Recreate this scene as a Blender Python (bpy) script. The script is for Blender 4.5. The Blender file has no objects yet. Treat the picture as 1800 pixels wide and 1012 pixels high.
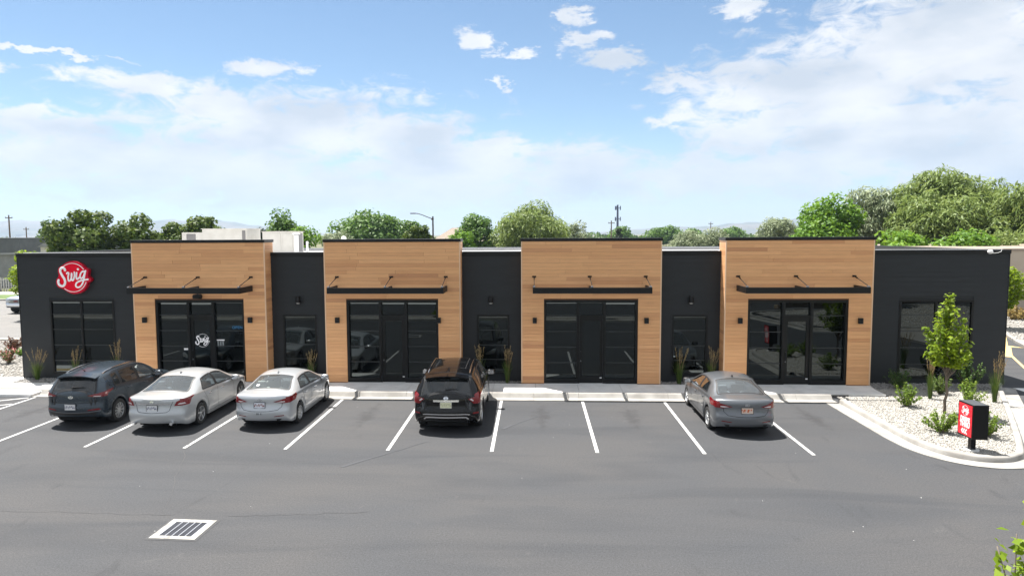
import bpy, bmesh, math, random
import numpy as np
from mathutils import Vector, Matrix
from mathutils.bvhtree import BVHTree
from mathutils.geometry import delaunay_2d_cdt

R = math.radians
scene = bpy.context.scene
C = scene.collection

# ------------------------------------------------------------------ camera
cam_d = bpy.data.cameras.new('camera')
cam_d.sensor_width = 36.0
cam_d.lens = 24.0
cam_d.shift_x = 22.8 / 1800
cam_d.clip_start = 0.1
cam_d.clip_end = 30000
cam = bpy.data.objects.new('camera', cam_d)
C.objects.link(cam)
cam.location = (0, 0, 5.643)
cam.rotation_euler = (Matrix.Rotation(0.0508, 3, 'Z') @ Matrix.Rotation(math.pi / 2 - 0.0783, 3, 'X')
                      @ Matrix.Rotation(-0.005, 3, 'Z')).to_euler()
scene.camera = cam

# ------------------------------------------------------------------ sun, sky, exposure
SUN_TO = Vector((-0.30, 0.262, 1.0)).normalized()          # towards the sun
sun_d = bpy.data.lights.new('sun', 'SUN')
sun_d.energy = 3.6
sun_d.angle = R(0.53)
sun_d.color = (1.0, 0.955, 0.89)
sun = bpy.data.objects.new('sun', sun_d)
C.objects.link(sun)
sun.rotation_euler = SUN_TO.to_track_quat('Z', 'Y').to_euler()
SUN_EL = math.asin(SUN_TO.z)
SUN_AZ = math.atan2(SUN_TO.x, SUN_TO.y)

scene.view_settings.view_transform = 'Standard'
scene.view_settings.look = 'None'
scene.view_settings.gamma = 1.0
scene.view_settings.use_curve_mapping = False
scene.view_settings.exposure = 1.92

world = bpy.data.worlds.new('World')
scene.world = world
world.use_nodes = True
wt = world.node_tree
for n in list(wt.nodes):
    wt.nodes.remove(n)


def wn(kind, **kw):
    n = wt.nodes.new(kind)
    for k, v in kw.items():
        setattr(n, k, v)
    return n


def wmath(op, a, b=None, c=None, clamp=False):
    n = wn('ShaderNodeMath', operation=op, use_clamp=clamp)
    for i, v in enumerate((a, b, c)):
        if v is None:
            continue
        if isinstance(v, (int, float)):
            n.inputs[i].default_value = v
        else:
            wt.links.new(v, n.inputs[i])
    return n.outputs[0]


w_out = wn('ShaderNodeOutputWorld')
w_bg = wn('ShaderNodeBackground')
w_bg.inputs['Strength'].default_value = 0.055
wt.links.new(w_bg.outputs[0], w_out.inputs['Surface'])
w_sky = wn('ShaderNodeTexSky', sky_type='NISHITA', sun_disc=False)
w_sky.sun_elevation = SUN_EL
w_sky.sun_rotation = SUN_AZ
w_sky.altitude = 1300
w_sky.air_density = 1.0
w_sky.dust_density = 0.2
w_sky.ozone_density = 1.6
w_tc = wn('ShaderNodeTexCoord')
w_sep = wn('ShaderNodeSeparateXYZ')
wt.links.new(w_tc.outputs['Generated'], w_sep.inputs[0])
az = wmath('MULTIPLY', wmath('ARCTAN2', w_sep.outputs[0], w_sep.outputs[1]), 180 / math.pi)
el = wmath('MULTIPLY', wmath('ARCSINE', w_sep.outputs[2]), 180 / math.pi)
w_co = wn('ShaderNodeCombineXYZ')
wt.links.new(az, w_co.inputs[0])
wt.links.new(el, w_co.inputs[1])
# edge-warping noise, stretched along the horizon
w_map = wn('ShaderNodeVectorMath', operation='MULTIPLY')
wt.links.new(w_tc.outputs['Generated'], w_map.inputs[0])
w_map.inputs[1].default_value = (0.42 * 57.3, 0.42 * 57.3, 0.95 * 57.3)
w_n1 = wn('ShaderNodeTexNoise')
w_n1.inputs['Scale'].default_value = 0.85
w_n1.inputs['Detail'].default_value = 9
w_n1.inputs['Roughness'].default_value = 0.66
w_n1.inputs['Distortion'].default_value = 0.6
wt.links.new(w_map.outputs[0], w_n1.inputs['Vector'])
CLOUDS = [(-19.2, 8.2, 15.5, 3.6), (-25.0, 9.9, 4.5, 1.8), (-11.0, 8.0, 8.0, 1.6), (-6.5, 5.4, 14.0, 2.4), (-29.0, 5.4, 19.0, 2.8),
          (-37.1, 7.6, 7.0, 1.4), (-3.2, 6.7, 10.5, 1.3), (14.2, 4.5, 9.0, 2.1), (3.9, 4.8, 9.0, 2.1), (-15, 3.6, 26, 2.0),
          (-4.2, 15.5, 1.5, 0.95), (-1.6, 14.2, 1.9, 0.55), (3.0, 17.2, 1.3, 0.9), (3.5, 15.1, 1.7, 1.0), (6.2, 13.7, 2.7, 0.85),
          (-21.4, 12.8, 3.4, 0.7), (-30.3, 10.7, 5.0, 1.1), (16.3, 16.8, 2.4, 1.2), (-38.8, 11.1, 2.2, 0.35), (-2.5, 12.0, 0.9, 0.6),
          (11.1, 9.0, 3.0, 0.7), (-36.2, 12.4, 5.0, 0.22), (23.0, 10.4, 13.0, 4.8), (29.5, 13.0, 9.5, 6.4), (17.5, 7.4, 6.5, 2.6),
          (26.8, 7.2, 10.0, 4.0), (34.0, 7.2, 4.2, 2.7), (31.3, 4.6, 8.1, 2.8), (36.9, 10.4, 7, 4.4), (20.3, 4.8, 8.0, 2.4), (12.0, 12.0, 3.5, 0.8)]
# coordinates warped by noise so that no cloud keeps a round outline
w_wn = wn('ShaderNodeTexNoise')
w_wn.inputs['Scale'].default_value = 0.30
w_wn.inputs['Detail'].default_value = 7
w_wn.inputs['Roughness'].default_value = 0.6
wt.links.new(w_map.outputs[0], w_wn.inputs['Vector'])
w_ws = wn('ShaderNodeVectorMath', operation='SUBTRACT')
wt.links.new(w_wn.outputs['Color'], w_ws.inputs[0])
w_ws.inputs[1].default_value = (0.5, 0.5, 0.5)
w_wa = wn('ShaderNodeVectorMath', operation='MULTIPLY_ADD')
wt.links.new(w_ws.outputs[0], w_wa.inputs[0])
w_wa.inputs[1].default_value = (7.0, 2.4, 0)
w_wn2 = wn('ShaderNodeTexNoise')
w_wn2.inputs['Scale'].default_value = 1.5
w_wn2.inputs['Detail'].default_value = 5
w_wn2.inputs['Roughness'].default_value = 0.6
wt.links.new(w_map.outputs[0], w_wn2.inputs['Vector'])
w_ws2 = wn('ShaderNodeVectorMath', operation='SUBTRACT')
wt.links.new(w_wn2.outputs['Color'], w_ws2.inputs[0])
w_ws2.inputs[1].default_value = (0.5, 0.5, 0.5)
w_wa2 = wn('ShaderNodeVectorMath', operation='MULTIPLY_ADD')
wt.links.new(w_ws2.outputs[0], w_wa2.inputs[0])
w_wa2.inputs[1].default_value = (5.0, 2.0, 0)
wt.links.new(w_co.outputs[0], w_wa2.inputs[2])
wt.links.new(w_wa2.outputs[0], w_wa.inputs[2])
acc = None
for (a0, e0, ra, re) in CLOUDS:
    m = wn('ShaderNodeVectorMath', operation='MULTIPLY_ADD')
    wt.links.new(w_wa.outputs[0], m.inputs[0])
    m.inputs[1].default_value = (1 / ra, 1 / re, 0)
    m.inputs[2].default_value = (-a0 / ra, -e0 / re, 0)
    ln = wn('ShaderNodeVectorMath', operation='LENGTH')
    wt.links.new(m.outputs[0], ln.inputs[0])
    d = ln.outputs['Value']
    acc = d if acc is None else wmath('MINIMUM', acc, d)
w_in = wmath('SUBTRACT', 1.0, acc)                        # > 0 inside a cloud
# unseen sky beyond the frame: heavier cloud added to brighten the shaded shop front
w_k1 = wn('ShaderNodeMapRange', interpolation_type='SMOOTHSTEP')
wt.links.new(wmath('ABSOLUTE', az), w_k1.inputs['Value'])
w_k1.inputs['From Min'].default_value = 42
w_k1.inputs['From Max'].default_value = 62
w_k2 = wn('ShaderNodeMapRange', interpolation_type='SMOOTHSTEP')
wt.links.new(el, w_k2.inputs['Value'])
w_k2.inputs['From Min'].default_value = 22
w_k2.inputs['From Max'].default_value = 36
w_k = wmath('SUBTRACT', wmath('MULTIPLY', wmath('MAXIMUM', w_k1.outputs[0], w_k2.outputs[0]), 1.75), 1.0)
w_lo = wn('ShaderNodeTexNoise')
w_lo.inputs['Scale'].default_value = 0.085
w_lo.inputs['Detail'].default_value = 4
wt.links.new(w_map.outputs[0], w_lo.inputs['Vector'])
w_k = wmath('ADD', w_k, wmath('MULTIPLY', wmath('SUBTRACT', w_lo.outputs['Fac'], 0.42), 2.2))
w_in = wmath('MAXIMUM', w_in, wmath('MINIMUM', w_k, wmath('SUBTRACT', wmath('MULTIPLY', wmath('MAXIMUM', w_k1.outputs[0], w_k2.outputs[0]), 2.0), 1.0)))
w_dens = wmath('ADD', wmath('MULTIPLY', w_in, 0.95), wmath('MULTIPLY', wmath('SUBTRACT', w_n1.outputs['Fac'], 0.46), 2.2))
w_ss = wn('ShaderNodeMapRange', interpolation_type='SMOOTHSTEP')
wt.links.new(w_dens, w_ss.inputs['Value'])
w_ss.inputs['From Min'].default_value = 0.0
w_ss.inputs['From Max'].default_value = 0.62
w_ss.inputs['To Max'].default_value = 0.97
# soft veil of far cloud along the horizon
w_veil = wn('ShaderNodeMapRange', interpolation_type='SMOOTHSTEP')
wt.links.new(wmath('ADD', wmath('ABSOLUTE', el), wmath('MULTIPLY', w_n1.outputs['Fac'], -3.0)), w_veil.inputs['Value'])
w_veil.inputs['From Min'].default_value = 8.0
w_veil.inputs['From Max'].default_value = -0.5
w_veil.inputs['To Min'].default_value = 0.0
w_veil.inputs['To Max'].default_value = 0.6
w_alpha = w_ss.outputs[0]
# cloud tone: bright tops, blue-grey thick undersides
w_n2 = wn('ShaderNodeTexNoise')
w_n2.inputs['Scale'].default_value = 0.33
w_n2.inputs['Detail'].default_value = 7
w_off = wn('ShaderNodeVectorMath', operation='ADD')
wt.links.new(w_map.outputs[0], w_off.inputs[0])
w_off.inputs[1].default_value = (3.1, -0.55, 0)
wt.links.new(w_off.outputs[0], w_n2.inputs['Vector'])
w_sh = wn('ShaderNodeMapRange')
wt.links.new(w_n2.outputs['Fac'], w_sh.inputs['Value'])
w_sh.inputs['From Min'].default_value = 0.38
w_sh.inputs['From Max'].default_value = 0.66
w_cc = wn('ShaderNodeMix', data_type='RGBA')
wt.links.new(w_sh.outputs[0], w_cc.inputs['Factor'])
w_cc.inputs['A'].default_value = (4.6, 4.72, 4.9, 1)
w_cc.inputs['B'].default_value = (3.15, 3.5, 3.95, 1)
w_sc = wn('ShaderNodeMix', data_type='RGBA', blend_type='MULTIPLY')
w_sc.inputs['Factor'].default_value = 1.0
wt.links.new(w_sky.outputs[0], w_sc.inputs['A'])
w_sc.inputs['B'].default_value = (0.70, 0.735, 0.71, 1)
w_mx = wn('ShaderNodeMix', data_type='RGBA')
wt.links.new(w_alpha, w_mx.inputs['Factor'])
wt.links.new(w_sc.outputs['Result'], w_mx.inputs['A'])
wt.links.new(w_cc.outputs['Result'], w_mx.inputs['B'])
w_vm = wn('ShaderNodeMix', data_type='RGBA')
wt.links.new(w_veil.outputs[0], w_vm.inputs['Factor'])
wt.links.new(w_mx.outputs['Result'], w_vm.inputs['A'])
w_vm.inputs['B'].default_value = (3.0, 3.45, 3.9, 1)
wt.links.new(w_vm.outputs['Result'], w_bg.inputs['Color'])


# ------------------------------------------------------------------ helpers
class MB:
    """collects shapes into one mesh"""
    def __init__(s):
        s.v = []; s.f = []

    def add(s, vs, fs):
        b = len(s.v)
        s.v += [tuple(v) for v in vs]
        s.f += [tuple(i + b for i in f) for f in fs]
        return s

    def box(s, x0, x1, y0, y1, z0, z1, M=None):
        vs = [(x, y, z) for z in (z0, z1) for y in (y0, y1) for x in (x0, x1)]
        if M is not None:
            vs = [M @ Vector(v) for v in vs]
        return s.add(vs, [(0, 2, 3, 1), (4, 5, 7, 6), (0, 1, 5, 4), (2, 6, 7, 3), (0, 4, 6, 2), (1, 3, 7, 5)])

    def rbox(s, x0, x1, y0, y1, z0, z1, r=0.03, M=None):
        """box with chamfered edges"""
        bm = bmesh.new()
        bmesh.ops.create_cube(bm, size=1.0)
        for v in bm.verts:
            v.co = Vector(((x0 + x1) / 2 + v.co.x * (x1 - x0), (y0 + y1) / 2 + v.co.y * (y1 - y0), (z0 + z1) / 2 + v.co.z * (z1 - z0)))
        bmesh.ops.bevel(bm, geom=bm.edges[:], offset=r, segments=2, affect='EDGES', profile=0.5)
        bm.verts.index_update()
        vs = [(M @ v.co) if M is not None else v.co.copy() for v in bm.verts]
        fs = [[v.index for v in f.verts] for f in bm.faces]
        bm.free()
        return s.add(vs, fs)

    def poly(s, pts, z0, z1):
        """vertical prism over a plan polygon (counter-clockwise)"""
        n = len(pts)
        vs = [(p[0], p[1], z0) for p in pts] + [(p[0], p[1], z1) for p in pts]
        fs = [tuple(range(n - 1, -1, -1)), tuple(range(n, 2 * n))]
        fs += [(i, (i + 1) % n, n + (i + 1) % n, n + i) for i in range(n)]
        return s.add(vs, fs)

    def tube(s, pts, r, n=8, caps=True):
        pts = [Vector(p) for p in pts]
        rs = r if isinstance(r, (list, tuple)) else [r] * len(pts)
        rings = []
        prev = None
        for i, p in enumerate(pts):
            d = (pts[min(i + 1, len(pts) - 1)] - pts[max(i - 1, 0)]).normalized()
            if prev is None:
                a = Vector((0, 0, 1)) if abs(d.z) < 0.9 else Vector((1, 0, 0))
                u = d.cross(a).normalized()
            else:
                u = (prev - d * prev.dot(d)).normalized()
            prev = u
            w = d.cross(u)
            rings.append([p + (u * math.cos(2 * math.pi * k / n) + w * math.sin(2 * math.pi * k / n)) * rs[i] for k in range(n)])
        vs = [q for g in rings for q in g]
        fs = []
        for i in range(len(pts) - 1):
            for k in range(n):
                a = i * n + k; b = i * n + (k + 1) % n
                fs.append((a, b, b + n, a + n))
        if caps:
            fs.append(tuple(range(n - 1, -1, -1)))
            fs.append(tuple(range((len(pts) - 1) * n, len(pts) * n)))
        return s.add(vs, fs)

    def lathe(s, prof, n=24, M=None, close=False):
        """prof: (radius, height) pairs round z"""
        vs = []
        for (r, h) in prof:
            for k in range(n):
                a = 2 * math.pi * k / n
                v = Vector((r * math.cos(a), r * math.sin(a), h))
                vs.append(M @ v if M is not None else v)
        fs = []
        m = len(prof)
        for i in range(m - 1 + (1 if close else 0)):
            j = (i + 1) % m
            for k in range(n):
                fs.append((i * n + k, i * n + (k + 1) % n, j * n + (k + 1) % n, j * n + k))
        if not close:
            fs.append(tuple(range(n - 1, -1, -1)))
            fs.append(tuple(range((m - 1) * n, m * n)))
        return s.add(vs, fs)

    def build(s, name, mat=None, parent=None, smooth=False, angle=None, **props):
        me = bpy.data.meshes.new(name)
        me.from_pydata([tuple(v) for v in s.v], [], s.f)
        me.update()
        return link(name, me, mat, parent, smooth, angle, **props)


def link(name, me, mat=None, parent=None, smooth=False, angle=None, **props):
    o = bpy.data.objects.new(name, me)
    C.objects.link(o)
    if mat is not None and me is not None and len(me.materials) == 0:
        me.materials.append(mat)
    if smooth:
        me.polygons.foreach_set('use_smooth', [True] * len(me.polygons))
        if angle:
            me.set_sharp_from_angle(angle=R(angle))
    o.parent = parent
    for k, v in props.items():
        o[k] = v
    return o


def thing(name, label, cat, loc=(0, 0, 0), rotz=0, group=None):
    o = bpy.data.objects.new(name, None)
    C.objects.link(o)
    o.empty_display_size = 0.2
    o.location = loc
    o.rotation_euler = (0, 0, rotz)
    o['label'] = label
    o['category'] = cat
    if group:
        o['group'] = group
    return o


def part_empty(name, parent, loc=(0, 0, 0), rotz=0, **props):
    o = bpy.data.objects.new(name, None)
    C.objects.link(o)
    o.empty_display_size = 0.1
    o.parent = parent
    o.location = loc
    o.rotation_euler = (0, 0, rotz)
    for k, v in props.items():
        o[k] = v
    return o


def tag(o, label, cat, group=None):
    o['label'] = label; o['category'] = cat
    if group:
        o['group'] = group
    return o


# ------------------------------------------------------------------ materials
def new_mat(name):
    m = bpy.data.materials.new(name)
    m.use_nodes = True
    nt = m.node_tree
    b = nt.nodes['Principled BSDF']
    return m, nt, b


def setp(b, **kw):
    names = {'rough': 'Roughness', 'metal': 'Metallic', 'ior': 'IOR', 'coat': 'Coat Weight', 'coatr': 'Coat Roughness', 'spec': 'Specular IOR Level',
             'trans': 'Transmission Weight', 'sheen': 'Sheen Weight'}
    for k, v in kw.items():
        b.inputs[names[k]].default_value = v


def col4(c):
    return (c[0], c[1], c[2], 1)


def plain(name, c, **kw):
    m, nt, b = new_mat(name)
    b.inputs['Base Color'].default_value = col4(c)
    setp(b, **kw)
    return m


def noisy(name, c1, c2, scale=8, detail=6, rough=0.8, bump=0.0, bscale=None, lo=0.35, hi=0.65, stretch=(1, 1, 1), coords='Object', **kw):
    """two tones mixed by noise, with fine relief"""
    m, nt, b = new_mat(name)
    tc = nt.nodes.new('ShaderNodeTexCoord')
    mp = nt.nodes.new('ShaderNodeMapping')
    mp.inputs['Scale'].default_value = stretch
    nt.links.new(tc.outputs[coords], mp.inputs[0])
    n = nt.nodes.new('ShaderNodeTexNoise')
    n.inputs['Scale'].default_value = scale
    n.inputs['Detail'].default_value = detail
    nt.links.new(mp.outputs[0], n.inputs['Vector'])
    mr = nt.nodes.new('ShaderNodeMapRange')
    mr.inputs['From Min'].default_value = lo
    mr.inputs['From Max'].default_value = hi
    nt.links.new(n.outputs['Fac'], mr.inputs['Value'])
    mx = nt.nodes.new('ShaderNodeMix'); mx.data_type = 'RGBA'
    nt.links.new(mr.outputs[0], mx.inputs['Factor'])
    mx.inputs['A'].default_value = col4(c1)
    mx.inputs['B'].default_value = col4(c2)
    nt.links.new(mx.outputs['Result'], b.inputs['Base Color'])
    b.inputs['Roughness'].default_value = rough
    setp(b, **kw)
    if bump:
        n2 = nt.nodes.new('ShaderNodeTexNoise')
        n2.inputs['Scale'].default_value = bscale or scale * 6
        n2.inputs['Detail'].default_value = 4
        nt.links.new(mp.outputs[0], n2.inputs['Vector'])
        bp = nt.nodes.new('ShaderNodeBump')
        bp.inputs['Strength'].default_value = bump
        bp.inputs['Distance'].default_value = 0.01
        nt.links.new(n2.outputs['Fac'], bp.inputs['Height'])
        nt.links.new(bp.outputs[0], b.inputs['Normal'])
    return m


def ramp_random(name, cols, rough=0.7, streak=None, island=True, bump=0.0, **kw):
    """each object / loose piece takes its own tone from the list"""
    m, nt, b = new_mat(name)
    oi = nt.nodes.new('ShaderNodeObjectInfo')
    ge = nt.nodes.new('ShaderNodeNewGeometry')
    ad = nt.nodes.new('ShaderNodeMath'); ad.operation = 'ADD'
    nt.links.new(oi.outputs['Random'], ad.inputs[0])
    nt.links.new(ge.outputs['Random Per Island'], ad.inputs[1])
    fr = nt.nodes.new('ShaderNodeMath'); fr.operation = 'FRACT'
    nt.links.new(ad.outputs[0], fr.inputs[0])
    cr = nt.nodes.new('ShaderNodeValToRGB')
    nt.links.new(fr.outputs[0], cr.inputs[0])
    e = cr.color_ramp.elements
    e[0].color = col4(cols[0]); e[0].position = 0
    e[1].color = col4(cols[-1]); e[1].position = 1
    for i, c in enumerate(cols[1:-1]):
        q = e.new((i + 1) / (len(cols) - 1)); q.color = col4(c)
    outc = cr.outputs[0]
    if streak:
        tc = nt.nodes.new('ShaderNodeTexCoord')
        ge2 = nt.nodes.new('ShaderNodeVectorMath'); ge2.operation = 'MULTIPLY'
        nt.links.new(ge.outputs['Position'], ge2.inputs[0])
        ge2.inputs[1].default_value = streak
        n = nt.nodes.new('ShaderNodeTexNoise')
        n.inputs['Scale'].default_value = 1.0
        n.inputs['Detail'].default_value = 5
        nt.links.new(ge2.outputs[0], n.inputs['Vector'])
        mr = nt.nodes.new('ShaderNodeMapRange')
        mr.inputs['From Min'].default_value = 0.3; mr.inputs['From Max'].default_value = 0.7
        mr.inputs['To Min'].default_value = 0.91; mr.inputs['To Max'].default_value = 1.07
        nt.links.new(n.outputs['Fac'], mr.inputs['Value'])
        mu = nt.nodes.new('ShaderNodeVectorMath'); mu.operation = 'SCALE'
        nt.links.new(outc, mu.inputs[0]); nt.links.new(mr.outputs[0], mu.inputs['Scale'])
        outc = mu.outputs[0]
    nt.links.new(outc, b.inputs['Base Color'])
    b.inputs['Roughness'].default_value = rough
    setp(b, **kw)
    return m


def leafy(name, cols, trans=0.35):
    """leaf: diffuse and translucent, each leaf its own tone, larger clumps drift in tone"""
    m = bpy.data.materials.new(name)
    m.use_nodes = True
    nt = m.node_tree
    nt.nodes.clear()
    out = nt.nodes.new('ShaderNodeOutputMaterial')
    ge = nt.nodes.new('ShaderNodeNewGeometry')
    n = nt.nodes.new('ShaderNodeTexNoise')
    n.inputs['Scale'].default_value = 0.9
    n.inputs['Detail'].default_value = 3
    nt.links.new(ge.outputs['Position'], n.inputs['Vector'])
    ad = nt.nodes.new('ShaderNodeMath'); ad.operation = 'MULTIPLY_ADD'
    nt.links.new(ge.outputs['Random Per Island'], ad.inputs[0])
    ad.inputs[1].default_value = 0.55
    mm = nt.nodes.new('ShaderNodeMapRange')
    nt.links.new(n.outputs['Fac'], mm.inputs['Value'])
    mm.inputs['From Min'].default_value = 0.3; mm.inputs['From Max'].default_value = 0.7
    mm.inputs['To Max'].default_value = 0.45
    nt.links.new(mm.outputs[0], ad.inputs[2])
    cr = nt.nodes.new('ShaderNodeValToRGB')
    nt.links.new(ad.outputs[0], cr.inputs[0])
    e = cr.color_ramp.elements
    e[0].color = col4(cols[0]); e[1].color = col4(cols[-1])
    for i, c in enumerate(cols[1:-1]):
        q = e.new((i + 1) / (len(cols) - 1)); q.color = col4(c)
    df = nt.nodes.new('ShaderNodeBsdfPrincipled')
    df.inputs['Roughness'].default_value = 0.55
    df.inputs['Specular IOR Level'].default_value = 0.3
    tr = nt.nodes.new('ShaderNodeBsdfTranslucent')
    nt.links.new(cr.outputs[0], df.inputs['Base Color'])
    hs = nt.nodes.new('ShaderNodeHueSaturation')
    hs.inputs['Value'].default_value = 1.5
    hs.inputs['Hue'].default_value = 0.485
    nt.links.new(cr.outputs[0], hs.inputs['Color'])
    nt.links.new(hs.outputs[0], tr.inputs['Color'])
    mx = nt.nodes.new('ShaderNodeMixShader')
    mx.inputs[0].default_value = trans
    nt.links.new(df.outputs[0], mx.inputs[1]); nt.links.new(tr.outputs[0], mx.inputs[2])
    nt.links.new(mx.outputs[0], out.inputs['Surface'])
    return m


def glassy(name, tint, gloss=1.0, rough=0.01, dust=0.03):
    """thin car glass: tinted see-through with a Fresnel reflection"""
    m = bpy.data.materials.new(name)
    m.use_nodes = True
    nt = m.node_tree
    nt.nodes.clear()
    out = nt.nodes.new('ShaderNodeOutputMaterial')
    t0 = nt.nodes.new('ShaderNodeBsdfTransparent'); t0.inputs[0].default_value = col4(tint)
    dd = nt.nodes.new('ShaderNodeBsdfDiffuse'); dd.inputs[0].default_value = (0.52, 0.57, 0.60, 1)
    t = nt.nodes.new('ShaderNodeMixShader'); t.inputs[0].default_value = dust
    nt.links.new(t0.outputs[0], t.inputs[1]); nt.links.new(dd.outputs[0], t.inputs[2])
    g = nt.nodes.new('ShaderNodeBsdfGlossy'); g.inputs['Roughness'].default_value = rough
    f = nt.nodes.new('ShaderNodeFresnel'); f.inputs['IOR'].default_value = 1.75
    mu = nt.nodes.new('ShaderNodeMath'); mu.operation = 'MULTIPLY'; mu.use_clamp = True
    nt.links.new(f.outputs[0], mu.inputs[0]); mu.inputs[1].default_value = gloss
    mx = nt.nodes.new('ShaderNodeMixShader')
    nt.links.new(mu.outputs[0], mx.inputs[0]); nt.links.new(t.outputs[0], mx.inputs[1]); nt.links.new(g.outputs[0], mx.inputs[2])
    nt.links.new(mx.outputs[0], out.inputs['Surface'])
    return m


def asphalt_mat(name, base, warm, dark, drips=False):
    """worn asphalt: aggregate speckle, large drifting tones, tyre-polished streaks, pale scuffs"""
    m, nt, b = new_mat(name)
    ge = nt.nodes.new('ShaderNodeNewGeometry')
    pos = ge.outputs['Position']

    def noise(scale, detail, st=(1, 1, 1), dist=0.0, rough=0.55):
        mp = nt.nodes.new('ShaderNodeVectorMath'); mp.operation = 'MULTIPLY'
        nt.links.new(pos, mp.inputs[0]); mp.inputs[1].default_value = st
        n = nt.nodes.new('ShaderNodeTexNoise')
        n.inputs['Scale'].default_value = scale; n.inputs['Detail'].default_value = detail
        n.inputs['Distortion'].default_value = dist; n.inputs['Roughness'].default_value = rough
        nt.links.new(mp.outputs[0], n.inputs['Vector'])
        return n.outputs['Fac']

    def rng(v, a, c, lo, hi):
        q = nt.nodes.new('ShaderNodeMapRange')
        nt.links.new(v, q.inputs['Value'])
        q.inputs['From Min'].default_value = a; q.inputs['From Max'].default_value = c
        q.inputs['To Min'].default_value = lo; q.inputs['To Max'].default_value = hi
        return q.outputs[0]

    def mix(fac, A, B):
        q = nt.nodes.new('ShaderNodeMix'); q.data_type = 'RGBA'
        nt.links.new(fac, q.inputs['Factor'])
        for k, v in (('A', A), ('B', B)):
            if isinstance(v, tuple):
                q.inputs[k].default_value = col4(v)
            else:
                nt.links.new(v, q.inputs[k])
        return q.outputs['Result']
    c = mix(rng(noise(0.16, 4, (1, 1.7, 1), 0.6), 0.36, 0.66, 0, 1), base, warm)
    c = mix(rng(noise(0.5, 5, (0.28, 1.6, 1), 0.8), 0.48, 0.74, 0, 0.75), c, dark)
    c = mix(rng(noise(1.3, 6, (1, 1, 1), 1.5), 0.66, 0.84, 0, 0.35), c, (0.14, 0.135, 0.127))
    c = mix(rng(noise(0.75, 4, (1.6, 0.55, 1), 1.2), 0.64, 0.78, 0, 0.6), c, (0.026, 0.027, 0.030))      # oil drips and tyre marks
    if drips:                                             # engine drips down the middle of each stall
        sx = nt.nodes.new('ShaderNodeSeparateXYZ'); nt.links.new(pos, sx.inputs[0])

        def mt(op, a, b_=None, c_=None):
            q = nt.nodes.new('ShaderNodeMath'); q.operation = op
            for k, v in enumerate((a, b_, c_)):
                if v is None: continue
                if isinstance(v, (int, float)): q.inputs[k].default_value = v
                else: nt.links.new(v, q.inputs[k])
            return q.outputs[0]
        fx = mt('ABSOLUTE', mt('SUBTRACT', mt('FRACT', mt('DIVIDE', mt('ADD', sx.outputs[0], 14.813), 2.743)), 0.5))
        fy = mt('ABSOLUTE', mt('SUBTRACT', sx.outputs[1], 20.9))
        d = mt('ADD', mt('MULTIPLY', fx, 5.5), mt('MULTIPLY', fy, 0.42))
        d = mt('ADD', d, mt('MULTIPLY', mt('SUBTRACT', noise(3.2, 5, (1, 1, 1), 0.5, 0.7), 0.5), 2.6))
        c = mix(rng(d, 0.75, 0.15, 0, 0.55), c, (0.022, 0.022, 0.024))
    sp = noise(55, 2, (1, 1, 1), 0, 0.8)
    c2 = nt.nodes.new('ShaderNodeVectorMath'); c2.operation = 'SCALE'
    nt.links.new(c, c2.inputs[0]); nt.links.new(rng(sp, 0.25, 0.75, 0.55, 1.45), c2.inputs['Scale'])
    c3 = nt.nodes.new('ShaderNodeVectorMath'); c3.operation = 'SCALE'
    nt.links.new(c2.outputs[0], c3.inputs[0]); nt.links.new(rng(noise(24, 4, (1, 1, 1), 0, 0.75), 0.3, 0.7, 0.72, 1.26), c3.inputs['Scale'])
    nt.links.new(c3.outputs[0], b.inputs['Base Color'])
    b.inputs['Roughness'].default_value = 0.85
    b.inputs['Specular IOR Level'].default_value = 0.35
    bp = nt.nodes.new('ShaderNodeBump')
    bp.inputs['Strength'].default_value = 0.55; bp.inputs['Distance'].default_value = 0.008
    nt.links.new(noise(70, 3), bp.inputs['Height'])
    nt.links.new(bp.outputs[0], b.inputs['Normal'])
    return m


M = {}
M['asphalt'] = asphalt_mat('asphalt', (0.0450, 0.0475, 0.0525), (0.0545, 0.0540, 0.0555), (0.0300, 0.0328, 0.0380), True)
M['street'] = asphalt_mat('street_asphalt', (0.150, 0.146, 0.142), (0.165, 0.158, 0.15), (0.125, 0.123, 0.122))
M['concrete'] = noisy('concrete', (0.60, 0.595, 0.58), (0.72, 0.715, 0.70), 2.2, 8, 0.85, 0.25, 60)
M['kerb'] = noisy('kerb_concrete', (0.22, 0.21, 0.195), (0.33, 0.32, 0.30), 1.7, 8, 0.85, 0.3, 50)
M['paint'] = noisy('road_paint', (0.22, 0.22, 0.22), (0.46, 0.46, 0.455), 7, 8, 0.7, 0.2, 60, lo=0.25, hi=0.52)
M['yellow'] = noisy('yellow_paint', (0.55, 0.38, 0.14), (0.62, 0.46, 0.20), 9, 6, 0.7)
M['joint'] = plain('joint', (0.10, 0.095, 0.09), rough=0.95)
M['gravel_base'] = noisy('gravel_base', (0.19, 0.18, 0.165), (0.29, 0.275, 0.255), 26, 5, 0.95, 0.8, 40)
M['gravel'] = ramp_random('gravel_stone', [(0.26, 0.245, 0.22), (0.34, 0.33, 0.305), (0.36, 0.345, 0.315), (0.31, 0.29, 0.26), (0.39, 0.38, 0.36), (0.29, 0.28, 0.26)], 0.9)
M['gravel_grey'] = ramp_random('gravel_grey', [(0.15, 0.147, 0.143), (0.30, 0.292, 0.28), (0.24, 0.232, 0.224), (0.38, 0.37, 0.355)], 0.9)
M['ground'] = noisy('far_ground', (0.075, 0.085, 0.035), (0.15, 0.13, 0.075), 0.03, 8, 0.95)
M['grass'] = noisy('grass', (0.05, 0.09, 0.02), (0.10, 0.15, 0.035), 3, 6, 0.9, 0.6, 60)
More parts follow.
